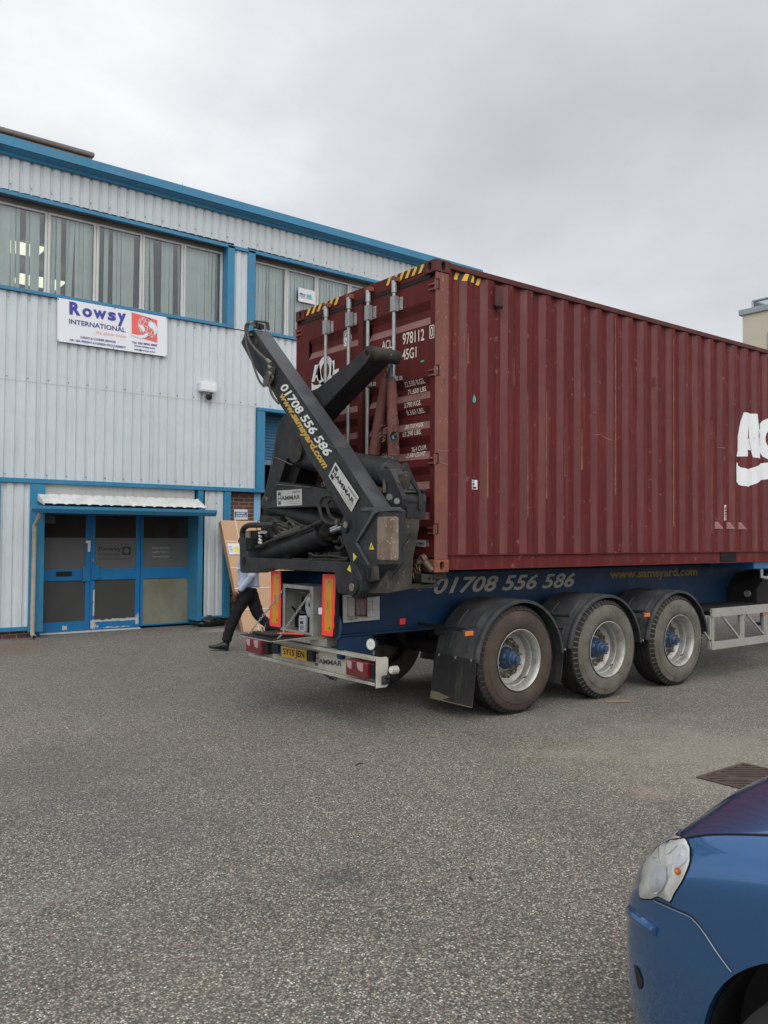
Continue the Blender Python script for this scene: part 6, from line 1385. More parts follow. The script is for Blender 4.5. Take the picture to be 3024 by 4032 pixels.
# remote control in the box
t_ = thing('remote_control', 'pale grey handheld crane remote control with keypad standing in the open box', 'remote control', tuple(W(*Q3(530, 1270), x=-.63)))
q = MB(); XP(q, ((510, 1152), (553, 1150), (556, 1160), (552, 1268), (546, 1272), (512, 1264), (507, 1255)), -.64, .035, Q3); child(q, 'casing', 'device_white', t_, bevel=.006)
q = MB(); XP(q, ((519, 1190), (541, 1189), (540, 1212), (518, 1211)), -.6425, .002, Q3); child(q, 'screen', 'ink_black', t_)
q = MB()
for i in range(3):
    for j in range(3): p = W(*Q3(520+i*10, 1226+j*11), x=-.643); q.tube([p, p+Vector((.004, 0, 0))], .0065, 8)
    p = W(*Q3(519+i*10, 1172), x=-.643); q.tube([p, p+Vector((.004, 0, 0))], .0065, 8)
child(q, 'key', 'ink_black', t_)
t_ = thing('safety_clamp', 'orange red plastic clamp lying on the lowered black box door', 'clamp', (-.80, 1.25, .80))
q = MB(); a = Vector((-.86, 1.30, .805)); b = Vector((-.74, 1.04, .812)); dd = (b-a).normalized(); nn2 = Vector((-dd.y, dd.x, 0))*.022
for s_ in (-1, 1): q.tube([a+nn2*s_, a+dd*.12+nn2*s_*1.1, b+nn2*s_*.6], .008, 8)
for i in range(6): c = a+dd*(.02+.045*i); q.tube([c-nn2, c+nn2], .007, 8)
child(q, 'clamp_frame', 'orange_red', t_, smooth=True)

# ------------------------------------------------------------------ large flat package against the wall
pk_ = thing('flat_package', 'tall brown cardboard flat package with white straps leaning by the delivery entrance', 'package', (2.9, 8.3, 0))
yt, ybm, zt_ = 8.78, 7.80, 2.03; xl = W(868, 2045, y=yt)[0]
ang = math.atan2(yt-ybm, zt_); wd = 1.45; hgt = math.hypot(yt-ybm, zt_); th = .11
upv = Vector((0, math.sin(ang), math.cos(ang))); nv_ = Vector((0, -math.cos(ang), math.sin(ang)))
o0 = Vector((xl, ybm, .0))
def pkp(u, v, d=0.0): return o0+Vector((u, 0, 0))+upv*v+nv_*d
q = MB(); q.prism([pkp(0, 0, 0), pkp(wd, 0, 0), pkp(wd, hgt, 0), pkp(0, hgt, 0)], -nv_*th); child(q, 'carton', 'card', pk_, bevel=.012)
q = MB(); q.prism([pkp(-.002, .02, -.006), pkp(-.002, hgt-.02, -.006), pkp(-.002, hgt-.02, -th+.006), pkp(-.002, .02, -th+.006)], (.001, 0, 0)); child(q, 'edge_board', 'card_edge', pk_)
q = MB()
for v in (.42, .84, 1.26, 1.80): q.prism([pkp(-.004, v, .002), pkp(wd+.004, v, .002), pkp(wd+.004, v+.014, .002), pkp(-.004, v+.014, .002)], nv_*.003)
for u in (.30, 1.1): q.prism([pkp(u, -.0, .0055), pkp(u+.014, 0, .0055), pkp(u+.014, hgt+.003, .0055), pkp(u, hgt+.003, .0055)], nv_*.003)
child(q, 'packing_strap', 'strap_white', pk_)
q = MB(); q.prism([pkp(.03, 1.53, .010), pkp(.34, 1.53, .010), pkp(.34, 1.76, .010), pkp(.03, 1.76, .010)], nv_*.002); lbl = child(q, 'shipping_label', 'paper', pk_)
q = MB(); q.prism([pkp(.15, 1.57, .013), pkp(.25, 1.57, .013), pkp(.25, 1.69, .013), pkp(.15, 1.69, .013)], nv_*.001); child(q, 'yellow_sticker', 'yellow', lbl)
q = MB(); q.prism([pkp(.28, 1.70, .013), pkp(.33, 1.70, .013), pkp(.33, 1.75, .013), pkp(.28, 1.75, .013)], nv_*.001)
for k in range(4): q.prism([pkp(.05, 1.60+.03*k, .013), pkp(.12, 1.60+.03*k, .013), pkp(.12, 1.607+.03*k, .013), pkp(.05, 1.607+.03*k, .013)], nv_*.001)
child(q, 'label_print', 'ink_navy', lbl)

bb = thing('bin_bag', 'crumpled black plastic rubbish bag lying against the foot of the wall', 'bag', tuple(W(850, 2470, z=0)))
q = MB(); c_ = W(850, 2470, z=0); bmesh.ops.create_icosphere(q.bm, subdivisions=4, radius=1.0); rnd = random.Random(8)
from mathutils import noise as mn
for v in q.bm.verts:
    n_ = 1+.28*mn.noise(v.co*2.3)+.12*mn.noise(v.co*6); v.co = Vector((c_.x+v.co.x*.27*n_, c_.y+.25+v.co.y*.17*n_, max(.0, .085+v.co.z*.115*n_)))
child(q, 'bag', 'bin_black', bb, smooth=True, autos=0)

# ------------------------------------------------------------------ person walking behind the trailer
PX = W(975, 2560, z=0); hd_ = math.atan2(-cr.y, -cr.x)
per = thing('person', 'person in pale blue shirt, black trousers and black shoes striding left behind the trailer', 'person', tuple(PX), hd_)
# local frame: +x forward, +y to the person's left, +z up (the camera sees the left side)
def skin(name, m, verts, edges, radii, root=0, sub=2, parent=per, fold=0.0):
    me = bpy.data.meshes.new(name); me.from_pydata(verts, edges, []); o = bpy.data.objects.new(name, me); COL.objects.link(o)
    o.modifiers.new('skin', 'SKIN'); bpy.context.view_layer.update()
    if not me.skin_vertices: 
        bpy.context.view_layer.objects.active = o; bpy.ops.mesh.customdata_skin_add()
    for i, r in enumerate(radii):
        rr = r if isinstance(r, tuple) else (r, r); me.skin_vertices[0].data[i].radius = rr; me.skin_vertices[0].data[i].use_root = (i == root)
    sb_ = o.modifiers.new('s', 'SUBSURF'); sb_.levels = sub; sb_.render_levels = sub
    bpy.context.view_layer.update(); dg = bpy.context.evaluated_depsgraph_get(); nm = bpy.data.meshes.new_from_object(o.evaluated_get(dg)); o.modifiers.clear(); o.data = nm; bpy.data.meshes.remove(me)
    if fold:
        for v in nm.vertices:
            c = v.co; k_ = mn.noise(Vector((c.x*9, c.y*9, c.z*16)))+.5*mn.noise(Vector((c.x*24+c.z*14, c.y*20, c.z*30))); v.co = c+v.normal*fold*k_
    for p in nm.polygons: p.use_smooth = True
    nm.materials.clear(); nm.materials.append(MATS[m]); o.parent = parent; ORG[o.as_pointer()] = Vector((0, 0, 0)); return o
Fk, Fa = (.19, .10, .50), (.33, .10, .10)        # leading leg
Rk, Ra = (-.16, -.09, .50), (-.50, -.09, .22)    # trailing leg
Ls, Le, Lw = (.02, .20, 1.42), (-.10, .25, 1.14), (.12, .23, .895)
Rs, Re, Rw = (.02, -.20, 1.42), (-.02, -.25, 1.15), (.02, -.22, .92)
body = skin('body', 'skin', [(0, 0, .96), (0, 0, 1.15), (.0, 0, 1.36), (.01, 0, 1.47), (.03, 0, 1.56), (.045, 0, 1.68), (.05, 0, 1.77), (0, .09, .90), Fk, Fa, (0, -.09, .90), Rk, Ra, Ls, Le, Lw, Rs, Re, Rw],
     [(0, 1), (1, 2), (2, 3), (3, 4), (4, 5), (5, 6), (0, 7), (7, 8), (8, 9), (0, 10), (10, 11), (11, 12), (2, 13), (13, 14), (14, 15), (2, 16), (16, 17), (17, 18)],
     [.10, .10, .11, .055, .055, (.095, .08), .05, .07, .05, .035, .07, .05, .035, .045, .036, .024, .045, .036, .024])
skin('trousers', 'trousers', [(0, 0, 1.00), (0, 0, .93), (.0, .085, .87), (.10, .10, .69), (.185, .10, .50), (.265, .10, .30), (.325, .10, .115), (.0, -.085, .87), (-.08, -.09, .69), (-.16, -.09, .50), (-.33, -.09, .36), (-.485, -.09, .235)],
     [(0, 1), (1, 2), (2, 3), (3, 4), (4, 5), (5, 6), (1, 7), (7, 8), (8, 9), (9, 10), (10, 11)], [(.155, .13), (.165, .14), (.12, .12), .106, .088, .080, .078, (.12, .12), .108, .09, .078, .072], 1, sub=3, fold=.011)
skin('shirt', 'shirt', [(0, 0, .985), (0, 0, 1.10), (.0, 0, 1.24), (.01, 0, 1.38), (.015, 0, 1.47), (.02, .17, 1.41), (-.04, .225, 1.28), (-.10, .25, 1.14), (.01, .24, 1.01), (.105, .232, .91), (.02, -.17, 1.41), (-.0, -.235, 1.28), (-.02, -.25, 1.15), (.0, -.235, 1.04), (.018, -.222, .94)],
     [(0, 1), (1, 2), (2, 3), (3, 4), (3, 5), (5, 6), (6, 7), (7, 8), (8, 9), (3, 10), (10, 11), (11, 12), (12, 13), (13, 14)], [(.165, .135), (.165, .135), (.17, .14), (.165, .13), (.07, .07), .078, .068, .062, .054, .046, .078, .068, .06, .05, .042], 1, sub=3, fold=.010)
q = MB(); q.lathe([(0, .148), (.035, .148), (.035, .140), (0, .140)], (0, 0, .972), 'z', 24)
for v in q.bm.verts: v.co.y *= .82
child(q, 'belt', 'shoe_black', per, local=True)
def foot(ax, ay, az, pitch):
    M = Matrix.Translation((ax, ay, az)) @ Matrix.Rotation(R_(-pitch), 4, 'Y'); q = MB(); secs = []
    for (x, wv, zt2, zb2) in ((-.075, .018, .03, -.055), (-.07, .034, .04, -.082), (-.03, .042, .055, -.085), (.02, .043, .045, -.072), (.08, .045, .0, -.075), (.14, .048, -.028, -.085), (.19, .042, -.042, -.082), (.225, .026, -.055, -.076), (.237, .01, -.062, -.070)):
        secs.append([q.bm.verts.new(M @ Vector((x, wv*math.cos(t), (zt2+zb2)/2+(zt2-zb2)/2*math.copysign(abs(math.sin(t))**.7, math.sin(t))))) for t in [2*math.pi*k/14 for k in range(14)]])
    for A, B in zip(secs[:-1], secs[1:]):
        for k in range(14): q.bm.faces.new((A[k], A[(k+1) % 14], B[(k+1) % 14], B[k]))
    q.bm.faces.new(secs[0]); q.bm.faces.new(secs[-1][::-1]); o = child(q, 'shoe', 'shoe_black', per, local=True, smooth=True, autos=0)
    q = MB(); pts = [M @ Vector((x, y, -.085)) for x, y in ((-.07, -.03), (.0, -.035), (.14, -.046), (.22, -.02), (.22, .02), (.14, .046), (.0, .035), (-.07, .03))]; q.prism(pts, M.to_3x3() @ Vector((0, 0, .014))); child(q, 'sole', 'shoe_black', o, local=True)
    q = MB()
    for i in range(3): a = M @ Vector((.045+i*.022, -.02, .028-.016*i)); b = M @ Vector((.05+i*.022, .022, .028-.016*i)); q.tube([a, b], .003, 6)
    child(q, 'lace', 'hose_dark', o, local=True)
foot(.335, .10, .098, 8); foot(-.52, -.09, .185, -48)
def hand(wr, dirv, s):
    """palm with four bent fingers and a thumb"""
    d = Vector(dirv).normalized(); side = Vector((0, s, 0)); back = d.cross(side).normalized(); fw = -back if back.x < 0 else back
    wr = Vector(wr); V = [wr, wr+d*.035, wr+d*.085]; Eg = [(0, 1), (1, 2)]; Rr = [.024, .033, .034]
    for k, ln in enumerate((.070, .078, .072, .056)):
        b = wr+d*.088+fw*(.027-.018*k); i = len(V); curl = side*-.012
        V += [b, b+d*ln*.45+curl*.6, b+d*ln*.8+curl*2.0, b+d*ln*1.0+curl*3.2]; Eg += [(2, i), (i, i+1), (i+1, i+2), (i+2, i+3)]; Rr += [.0095, .0088, .008, .0065]
    i = len(V); V += [wr+d*.03+fw*.035, wr+d*.062+fw*.055-side*.012, wr+d*.092+fw*.060-side*.02]; Eg += [(1, i), (i, i+1), (i+1, i+2)]; Rr += [.012, .0105, .008]
    o = skin('hand', 'skin', [tuple(v) for v in V], Eg, Rr, 1); return o
hl = hand(Lw, (.55, 0, -.80), 1); hand(Rw, (.15, 0, -.98), -1)
q = MB(); p = Vector(Lw)+Vector((.55, 0, -.80)).normalized()*.11; q.lathe([(-.004, .012), (.004, .012)], p, 'z', 12); child(q, 'ring', 'gold', per, local=True)
# head: shaped skull, face, ears, hair
q = MB(); bmesh.ops.create_icosphere(q.bm, subdivisions=4, radius=1.0); hc = Vector((.055, 0, 1.675))
for v in q.bm.verts:
    c = v.co.copy(); x, y, z = c.x*.098, c.y*.076, c.z*.118
    if z < 0: x *= 1-.18*min(1, -z/.118)*(c.x < 0); y *= 1-.22*(-z/.118)
    fr_ = max(0, c.x)**3
    x += fr_*(.022*math.exp(-((z+.018)/.020)**2)*math.exp(-(y/.014)**2)+.008*math.exp(-((z+.062)/.012)**2)*math.exp(-(y/.022)**2)-.010*math.exp(-((z-.008)/.014)**2)*math.exp(-((abs(y)-.030)/.014)**2))
    v.co = hc+Vector((x, y, z))
child(q, 'head', 'skin', per, local=True, smooth=True, autos=0)
q = MB(); bmesh.ops.create_icosphere(q.bm, subdivisions=3, radius=1.0)
for v in q.bm.verts: c = v.co; v.co = hc+Vector((c.x*.104-.008, c.y*.082, .012+c.z*.116))
for v in [v for v in q.bm.verts if (v.co.x-hc.x > .045 and v.co.z-hc.z < .055) or v.co.z-hc.z < -.05]: q.bm.verts.remove(v)
child(q, 'hair', 'hair', per, local=True, smooth=True, autos=0)
for s_ in (-1, 1):
    q = MB(); q.lathe([(-.006, .012), (0, .026), (.006, .020)], hc+Vector((.0, s_*.078, -.008)), 'y', 14); child(q, 'ear', 'skin', per, local=True, smooth=True)
    q = MB(); bmesh.ops.create_icosphere(q.bm, subdivisions=2, radius=.011)
    for v in q.bm.verts: v.co += hc+Vector((.080, s_*.030, .008))
    child(q, 'eye', 'shoe_black', per, local=True)

# ------------------------------------------------------------------ drain grate and litter
dg_ = thing('drain_grate', 'rusty brown cast iron drain grating set in the asphalt beside the blue car', 'drain cover', (.85, -2.6, 0))
gx0, gx1, gy0, gy1 = .58, 1.17, -2.95, -2.32
q = MB(); q.box(gx0-.01, gx1+.01, gy0-.01, gy1+.01, .002, .004); child(q, 'pit', 'black_void', dg_)
q = MB(); q.box(gx0-.03, gx0, gy0-.03, gy1+.03, .001, .012); q.box(gx1, gx1+.03, gy0-.03, gy1+.03, .001, .012); q.box(gx0, gx1, gy0-.03, gy0, .001, .012); q.box(gx0, gx1, gy1, gy1+.03, .001, .012)
child(q, 'frame', 'iron', dg_, bevel=.002)
q = MB()
cxg, cyg = (gx0+gx1)/2, (gy0+gy1)/2
def clipbar(mb, p, d, wv, z1=.011):
    d = Vector(d).normalized(); ts = []
    lo, hi = -9, 9
    for i, (a, b) in enumerate(((gx0, gx1), (gy0, gy1))):
        if abs(d[i]) > 1e-6:
            t1, t2 = (a-p[i])/d[i], (b-p[i])/d[i]; lo, hi = max(lo, min(t1, t2)), min(hi, max(t1, t2))
        elif not (a < p[i] < b): return
    if hi-lo < .02: return
    n_ = Vector((-d.y, d.x))*wv/2; A = Vector(p)+d*lo; B = Vector(p)+d*hi
    mb.prism([(A.x-n_.x, A.y-n_.y, .004), (B.x-n_.x, B.y-n_.y, .004), (B.x+n_.x, B.y+n_.y, .004), (A.x+n_.x, A.y+n_.y, .004)], (0, 0, z1-.004))
dr_ = (cr.x, cr.y)
for i in range(-8, 9): clipbar(q, (cxg+i*.060*.61, cyg+i*.060*.79), dr_, .030)
clipbar(q, (cxg, cyg), (1, -1.06), .05, .0125); clipbar(q, (cxg-.1, cyg+.1), (.1, -1), .035, .0122)
child(q, 'grating', 'iron', dg_)
wd_ = W(2450, 2761, z=0); q = MB(); q.prism([(wd_.x-.22, wd_.y+.05, .004), (wd_.x+.02, wd_.y-.10, .004), (wd_.x+.04, wd_.y-.06, .004), (wd_.x-.18, wd_.y+.07, .004)], (0, 0, .018)); o = q.build('timber_offcut', 'wood', None, bevel=.002, loc=(wd_.x, wd_.y, 0)); tag(o, 'thin broken timber offcut lying by the middle trailer wheel', 'wood')
for i, (a, b, c, d, lb) in enumerate(((1400, 3012, 1428, 3005, 'short dark twig lying alone on the open asphalt left of centre'), (1845, 3455, 1862, 3466, 'tiny dark leaf fragment on the asphalt right of centre'))):
    A, B = W(a, b, z=.006), W(c, d, z=.006); q = MB(); q.tube([A, A.lerp(B, .5)+Vector((.006, .008, .003)), B], [.004, .006, .003], 6); o = q.build('twig' if i == 0 else 'leaf_scrap', 'twig', None, loc=(A.x, A.y, 0)); tag(o, lb, 'twig' if i == 0 else 'leaf')

# ------------------------------------------------------------------ blue car (front nearest the trailer)
CARX, CARY, CARH = -2.164, -4.083, R_(90.8)
car = thing('parked_car', 'metallic blue hatchback parked at the lower right with a clear headlight', 'car', (CARX, CARY, 0), CARH)
# half cross-section controls per station: (x, half width, sill z, waist z, shoulder z, shoulder y factor, crown z)
ST = [(.04, .30, .26, .42, .52, .93, .535), (.02, .47, .23, .43, .545, .94, .57), (-.03, .62, .21, .44, .575, .94, .62), (-.11, .715, .20, .46, .64, .93, .71), (-.21, .77, .19, .48, .715, .925, .80), (-.34, .81, .19, .50, .785, .92, .885),
      (-.50, .835, .19, .52, .835, .915, .935), (-.70, .855, .19, .53, .875, .91, .975), (-.90, .865, .19, .54, .905, .905, 1.00), (-1.10, .868, .19, .54, .925, .90, 1.03), (-1.40, .87, .19, .55, .94, .90, 1.06), (-2.2, .872, .19, .55, .95, .90, 1.06), (-3.2, .868, .20, .56, .965, .90, 1.06), (-3.8, .84, .22, .58, .97, .90, 1.05), (-4.05, .78, .26, .60, .96, .90, 1.02), (-4.18, .66, .32, .60, .90, .90, .95)]
XF = .74
ST = [((s_[0]*XF if i <= 8 else s_[0]+.234), s_[1]*.945, s_[2]*1.03, s_[3]*1.07, s_[4]*1.085, s_[5], s_[6]*1.085) for i, s_ in enumerate(ST)]
def cr1(P, t):
    n = len(P)-1; t = max(0, min(n-1e-6, t)); i = int(t); u = t-i; p = [P[max(0, min(n, k))] for k in (i-1, i, i+1, i+2)]
    return .5*((2*p[1])+(-p[0]+p[2])*u+(2*p[0]-5*p[1]+4*p[2]-p[3])*u*u+(-p[0]+3*p[1]-3*p[2]+p[3])*u**3)
def station(x):
    # interpolate all parameters at coordinate x (monotone search on the spline)
    for i in range(len(ST)-1):
        if ST[i][0] >= x >= ST[i+1][0]:
            lo, hi = float(i), float(i+1)
            for _ in range(24):
                mid = (lo+hi)/2
                if cr1([s_[0] for s_ in ST], mid) > x: lo = mid
                else: hi = mid
            return [cr1([s_[k] for s_ in ST], (lo+hi)/2) for k in range(7)]
    return list(ST[0] if x > 0 else ST[-1])
def sect(x):
    X, hw, zs_, zw, zsh, ysf, zc_ = station(x)
    ys = hw*ysf
    C = [(0, zs_), (hw*.80, zs_), (hw*.93, zs_+.03), (hw*.975, zs_+.12), (hw*1.0, zw-.03), (hw*1.0, zw+.07), (hw*.985, (zw+zsh)/2+.05), (hw*.96, zsh-.055), (ys, zsh), (ys*.94, zsh+.022), (ys*.72, zsh+(zc_-zsh)*.55), (ys*.40, zsh+(zc_-zsh)*.9), (0, zc_)]
    return C
NV = 48
def S(x, v):
    """point of the left body side; v 0 (under the car) .. 1 (centre line on top)"""
    C = sect(x); t = v*(len(C)-1); return Vector((x, cr1([c[0] for c in C], t), cr1([c[1] for c in C], t)))
def vz(x, z):
    lo, hi = 3/12., 1.0
    for _ in range(24):
        mid = (lo+hi)/2
        if S(x, mid).z < z: lo = mid
        else: hi = mid
    return (lo+hi)/2
xs = []
for i in range(len(ST)-1):
    n_ = 4 if i < 10 else 5
    for k in range(n_): xs.append(ST[i][0]+(ST[i+1][0]-ST[i][0])*k/n_)
xs.append(ST[-1][0])
q = MB(); rows = []
for x in xs:
    L_ = [S(x, k/NV) for k in range(NV+1)]; ring_ = [q.bm.verts.new(p) for p in L_]+[q.bm.verts.new((p.x, -p.y, p.z)) for p in L_[1:-1][::-1]]; rows.append(ring_)
for A, B in zip(rows[:-1], rows[1:]):
    n_ = len(A)
    for k in range(n_): q.bm.faces.new((A[k], A[(k+1) % n_], B[(k+1) % n_], B[k]))
q.bm.faces.new(rows[0]); q.bm.faces.new(rows[-1][::-1])
bodyc = child(q, 'body', 'car_blue', car, local=True)
cts = []
for xw in (-.775, -3.20):
    for s_ in (-1, 1):
        c = MB(); c.tube([(xw, s_*.58, .345), (xw, s_*1.1, .345)], .38, 48); cts.append(c)
bool_cut(bodyc, cts)
for p in bodyc.data.polygons: p.use_smooth = True
bm2 = bmesh.new(); bm2.from_mesh(bodyc.data)
for e_ in bm2.edges:
    if len(e_.link_faces) == 2 and e_.calc_face_angle(0) > R_(42): e_.smooth = False
bm2.to_mesh(bodyc.data); bm2.free()
for xw in (-.775, -3.20):
    for s_ in (-1, 1):
        q = MB(); q.tube([(xw, s_*.575, .345), (xw, s_*.76, .345)], .377, 40, cap=False); q.tube([(xw, s_*.582, .345), (xw, s_*.584, .345)], .378, 40)
        q.bm.normal_update(); child(q, 'wheel_well', 'car_black', car, local=True)
        q = MB(); q.lathe([(s_*a, r) for a, r in ((0, .20), (.0, .225), (-.004, .27), (.006, .30), (.03, .312), (.10, .315), (.17, .312), (.19, .29), (.195, .22))], (xw, s_*.60, .315), 'y', 48); wo2 = child(q, 'wheel', 'car_rubber', car, local=True, smooth=True)
        q = MB(); q.lathe([(s_*a, r) for a, r in ((.185, .226), (.192, .22), (.175, .20), (.165, .10), (.178, .05), (.18, .01))], (xw, s_*.60, .315), 'y', 40)
        child(q, 'rim', 'rim', wo2, local=True, smooth=True)
        q = MB()
        for k in range(7):
            t = 2*math.pi*k/7; q.tube([(xw+.15*math.cos(t), s_*(.60+.172), .315+.15*math.sin(t)), (xw+.15*math.cos(t), s_*(.60+.174), .315+.15*math.sin(t))], .030, 10)
        child(q, 'rim_opening', 'black_void', wo2, local=True)
# strips lying on the body surface
def strip(pts, w_, m, name, off=.0025, r=None):
    """line along (x, v) surface coordinates as a thin ribbon"""
    q = MB(); P = []
    for (x0, v0), (x1, v1) in zip(pts[:-1], pts[1:]):
        for k in range(6): P.append((x0+(x1-x0)*k/6, v0+(v1-v0)*k/6))
    P.append(pts[-1]); c_ = Vector((-1.5, 0, .5)); T = []
    for x, v in P:
        p = S(x, v); e1 = S(x-.004, v)-p; e2 = S(x, v+.004)-p; n_ = e1.cross(e2).normalized()
        if n_.dot(p-c_) < 0: n_ = -n_
        T.append(p+n_*off)
    q.tube(T, w_, 6); return child(q, name, m, car, local=True, smooth=True)
LT, LB = vz(-.30, .80), vz(-.30, .575)
# outlines read on the photograph and laid on the body surface
from mathutils.bvhtree import BVHTree
bm3 = bmesh.new()
ri = [[bm3.verts.new(S(x, k/NV)) for k in range(NV+1)] for x in xs]
for A, B in zip(ri[:-1], ri[1:]):
    for k in range(NV): bm3.faces.new((A[k], A[k+1], B[k+1], B[k]))
bvh = BVHTree.FromBMesh(bm3); bm3.free()
carM = Matrix.Translation((CARX, CARY, 0)) @ Matrix.Rotation(CARH, 4, 'Z'); carI = carM.inverted()
QC = zq(2300, 2850, 1.8716)
def cast(a, b):
    px, py = QC(a, b); d = (cf + cr*((px-1512)/FPX) - cu*((py-2016)/FPX)).normalized(); o_ = carI @ CAM; dl = (carI.to_3x3() @ d)
    for k in range(40):
        h, n_, _, _ = bvh.ray_cast(o_, dl)
        if h is not None: return (h.x, h.z)
        px += 3 ; d = (cf + cr*((px-1512)/FPX) - cu*((py-2016)/FPX)).normalized(); dl = (carI.to_3x3() @ d)
    return (0, .5)
hlp = [cast(*t) for t in ((600, 790), (560, 805), (520, 880), (470, 975), (432, 1080), (414, 1190), (412, 1270), (440, 1290), (500, 1290), (545, 1274), (590, 1292), (636, 1312), (665, 1255), (730, 1150), (778, 1035), (785, 950), (772, 890), (735, 840), (655, 800))]
hc2 = cast(610, 1060); grid = []; NR = 8; NA = 52
def hl_edge(t):
    n = len(hlp); u = t*n; i = int(u) % n; f = u-int(u); p = [hlp[(i+k) % n] for k in (-1, 0, 1, 2)]
    return tuple(.5*((2*p[1][j])+(-p[0][j]+p[2][j])*f+(2*p[0][j]-5*p[1][j]+4*p[2][j]-p[3][j])*f*f+(-p[0][j]+3*p[1][j]-3*p[2][j]+p[3][j])*f**3) for j in (0, 1))
def onbody(x, z, off):
    v = vz(x, z); p = S(x, v); e1 = S(x-.004, v)-p; e2 = S(x, min(1, v+.004))-p; n_ = e1.cross(e2).normalized()
    if n_.dot(p-Vector((-1.5, 0, .5))) < 0: n_ = -n_
    return p+n_*off
def hl_mesh(scale, off, dome):
    q = MB(); prev = None; c0 = q.bm.verts.new(onbody(*hc2, off+dome))
    for r in range(1, NR+1):
        f = r/NR*scale; ring_ = []
        for k in range(NA):
            ex, ez = hl_edge(k/NA); x, z = hc2[0]+(ex-hc2[0])*f, hc2[1]+(ez-hc2[1])*f; ring_.append(q.bm.verts.new(onbody(x, z, off+dome*(1-(r/NR)**3))))
        if prev:
            for k in range(NA): q.bm.faces.new((prev[k], prev[(k+1) % NA], ring_[(k+1) % NA], ring_[k]))
        else:
            for k in range(NA): q.bm.faces.new((c0, ring_[k], ring_[(k+1) % NA]))
        prev = ring_
    return q
q = hl_mesh(1.035, .0012, 0); child(q, 'headlight_gap', 'car_seam', car, local=True, smooth=True, autos=0)
q = hl_mesh(.985, .003, 0.0)
hlo = child(q, 'headlight', 'reflector', car, local=True, smooth=True, autos=0)
q = hl_mesh(.99, .006, .016); child(q, 'headlight_glass', 'lens_clear', hlo, local=True, smooth=True, autos=0)
def bowl(x, z, r, name, m, dx=0.006):
    q = MB(); c = onbody(x, z, .004); v = vz(x, z); e1 = (S(x-.004, v)-S(x, v)).normalized(); e2 = (S(x, v+.004)-S(x, v)).normalized(); 
    for r0_, r1_, h0, h1 in ((r, r*.8, .004, .003), (r*.8, r*.45, .003, .001), (r*.45, .002, .001, .006)):
        A = [c+e1*math.cos(t)*r0_+e2*math.sin(t)*r0_ for t in [2*math.pi*k/24 for k in range(24)]]; B = [c+e1*math.cos(t)*r1_+e2*math.sin(t)*r1_ for t in [2*math.pi*k/24 for k in range(24)]]
        n_ = e1.cross(e2).normalized(); n_ = n_ if n_.y > 0 else -n_
        A = [p+n_*h0 for p in A]; B = [p+n_*h1 for p in B]
        for k in range(24): q.face([A[k], A[(k+1) % 24], B[(k+1) % 24], B[k]])
    child(q, name, m, hlo, local=True, smooth=True)
bowl(*cast(725, 975), .034, 'reflector_bowl', 'white_paint'); bowl(*cast(560, 1150), .040, 'reflector_bowl', 'white_paint')
q = MB(); q.face([onbody(*cast(*t), .0045) for t in ((530, 1010), (655, 1040), (650, 1120), (595, 1205), (520, 1110))]); child(q, 'reflector_facet', 'white_paint', hlo, local=True)
q = MB(); q.face([onbody(*cast(*t), .0045) for t in ((540, 860), (600, 830), (700, 900), (640, 960), (520, 1000), (500, 960))]); child(q, 'reflector_shade', 'label_pale', hlo, local=True)
q = MB(); p = onbody(*cast(705, 1092), .008)
bmesh.ops.create_icosphere(q.bm, subdivisions=2, radius=.010)
for v in q.bm.verts: v.co += p
child(q, 'indicator_bulb', 'amber', hlo, local=True, smooth=True)
# mirror lamp on the other side
mirror = MB()
for k in range(NA): pass
src = hlo.data
mm = bpy.data.meshes.new('headlight'); mm.from_pydata([(v.co.x, -v.co.y, v.co.z) for v in src.vertices], [], [tuple(reversed(p.vertices)) for p in src.polygons]); mm.materials.append(MATS['reflector'])
h2 = bpy.data.objects.new('headlight', mm); COL.objects.link(h2); h2.parent = car
# shut lines: bonnet edge, bumper to wing seam
def sv(x, z): return (x, vz(x, z))
def xline(pts, w_, m, name, off=.001):
    q = MB(); P = []
    for (x0, z0), (x1, z1) in zip(pts[:-1], pts[1:]):
        for k in range(5): P.append(onbody(x0+(x1-x0)*k/5, z0+(z1-z0)*k/5, off))
    P.append(onbody(*pts[-1], off)); q.tube(P, w_, 6); return child(q, name, m, car, local=True, smooth=True)
shx = [(-.40, 8.35/12), (-.50, 8.45/12), (-.70, 8.5/12), (-.90, 8.5/12), (-1.10, 8.5/12), (-1.30, 8.5/12)]
strip([(a_*XF if a_ > -.95 else a_+.234, b_) for a_, b_ in [(-.10, 9.3/12), (-.2, 9.0/12), (-.32, 8.7/12)]+shx], .0035, 'car_seam', 'bonnet_gap', .0005)
seam = [cast(*t) for t in ((525, 1297), (600, 1330), (700, 1374), (750, 1395), (790, 1415), (850, 1478), (900, 1545), (960, 1640), (1030, 1740), (1088, 1815))]
xline(seam, .0028, 'car_seam', 'bumper_gap', .0)
xline([(x, z-.004) for x, z in seam], .0016, 'car_edge_glint', 'bumper_glint', .0026)  # highlight beside the seam, drawn as a thin pale line
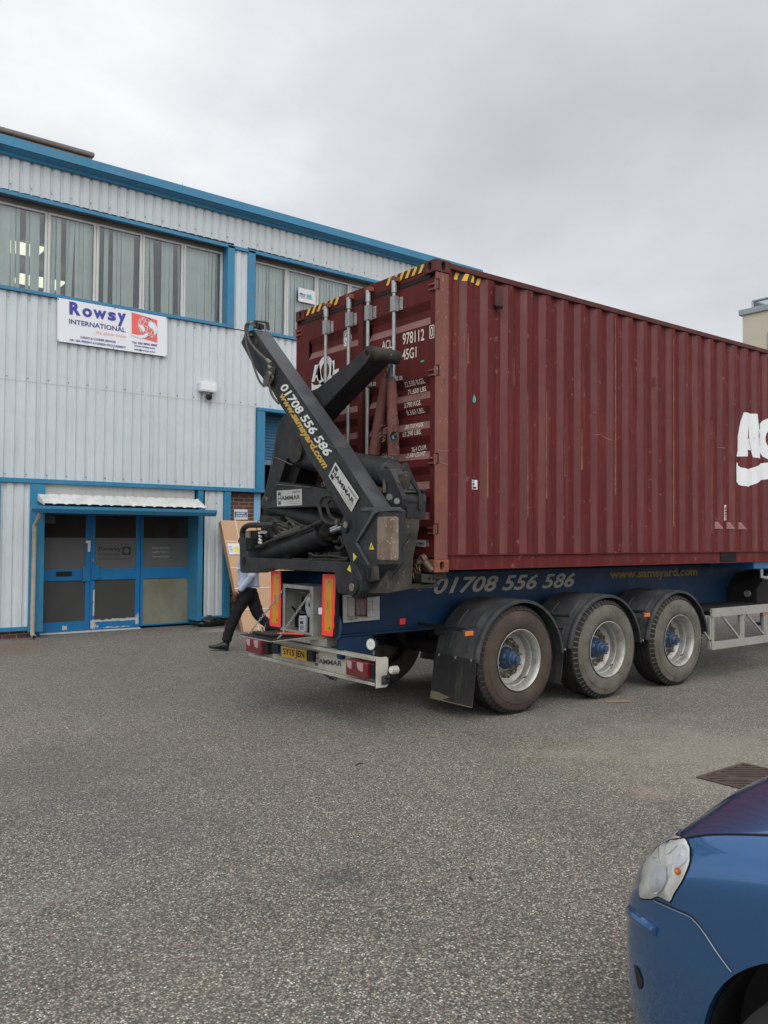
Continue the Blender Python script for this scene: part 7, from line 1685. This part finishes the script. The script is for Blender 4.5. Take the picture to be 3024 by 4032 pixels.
# rubbing moulding wrapped round the bumper corner
q = MB(); P = []
mp_ = [cast(*t) for t in ((345, 1385), (380, 1420), (430, 1460), (480, 1495), (522, 1525), (522, 1560))]
lead = [(.035, mp_[0][1]+.004), (.030, mp_[0][1]+.003), (.018, mp_[0][1]+.002)]
lead = [l for l in lead if l[0] > mp_[0][0]+.004]
for x, z in lead+mp_: P.append(onbody(x, z, .001))
q.tube(P, [.008]+[.017]*(len(P)-3)+[.015, .006], 10)
q2 = MB(); child(q, 'bumper_moulding', 'car_blue', car, local=True, smooth=True)
q = MB(); q.bm.free(); q.bm = bmesh.new()
pts_ = [cast(*t) for t in ((372, 1770), (402, 1800), (430, 1870), (436, 1925), (418, 1960), (400, 1935), (385, 1860))]
q.face([onbody(x, z, .003) for x, z in pts_]); child(q, 'fog_light_grille', 'car_black', car, local=True)
q = MB()
for z in (.30, .34, .38): q.tube([(.034, y, z) for y in (-.26, .26)], .008, 6)
q.box(-.01, .036, -.28, .28, .28, .38); child(q, 'lower_grille', 'car_black', car, local=True)
q = MB(); q.box(-.06, -.035, -.38, .38, .655, .70); child(q, 'upper_grille', 'car_black', car, local=True)
# cabin: one lofted shell, its glazed areas in dark glass
RL = [(-.90, 1.06), (-1.2, 1.25), (-1.55, 1.43), (-1.95, 1.51), (-2.4, 1.53), (-2.9, 1.51), (-3.35, 1.43), (-3.70, 1.22), (-3.92, 1.02)]
q = MB(); rows = []; NXC, NTC = 48, 28
for i in range(NXC+1):
    t = i/NXC*(len(RL)-1); x = cr1([r[0] for r in RL], t); zr_ = max(1.0, cr1([r[1] for r in RL], t)); w_ = .765-.06*max(0, (-x-3.2))-.03*max(0, 1.4+x); row = []
    for k in range(NTC+1):
        a = math.pi*k/NTC; cy_, sz_ = math.cos(a), math.sin(a); row.append(q.bm.verts.new((x, w_*math.copysign(abs(cy_)**.42, cy_)*(1-.17*sz_), .96+(zr_-.96)*sz_**.62)))
    rows.append(row)
for i in range(NXC):
    for k in range(NTC):
        f = q.bm.faces.new((rows[i][k], rows[i][k+1], rows[i+1][k+1], rows[i+1][k])); c = f.calc_center_median()
        side = abs(c.y) > .60 and 1.04 < c.z < 1.36 and -3.45 < c.x < -1.35 and not (-2.42 < c.x < -2.34)
        if side or (-1.62 < c.x < -1.0 and abs(c.y) < .60) or (-3.80 < c.x < -3.42 and abs(c.y) < .55): f.material_index = 1
cab = child(q, 'cabin', 'car_blue', car, local=True, smooth=True, autos=0); cab.data.materials.append(MATS['glass_dark'])
for s_ in (-1, 1):
    q = MB(); q.box(-1.42, -1.28, s_*.80, s_*.98, 1.02, 1.15); child(q, 'door_mirror', 'car_blue', car, local=True, bevel=.03)
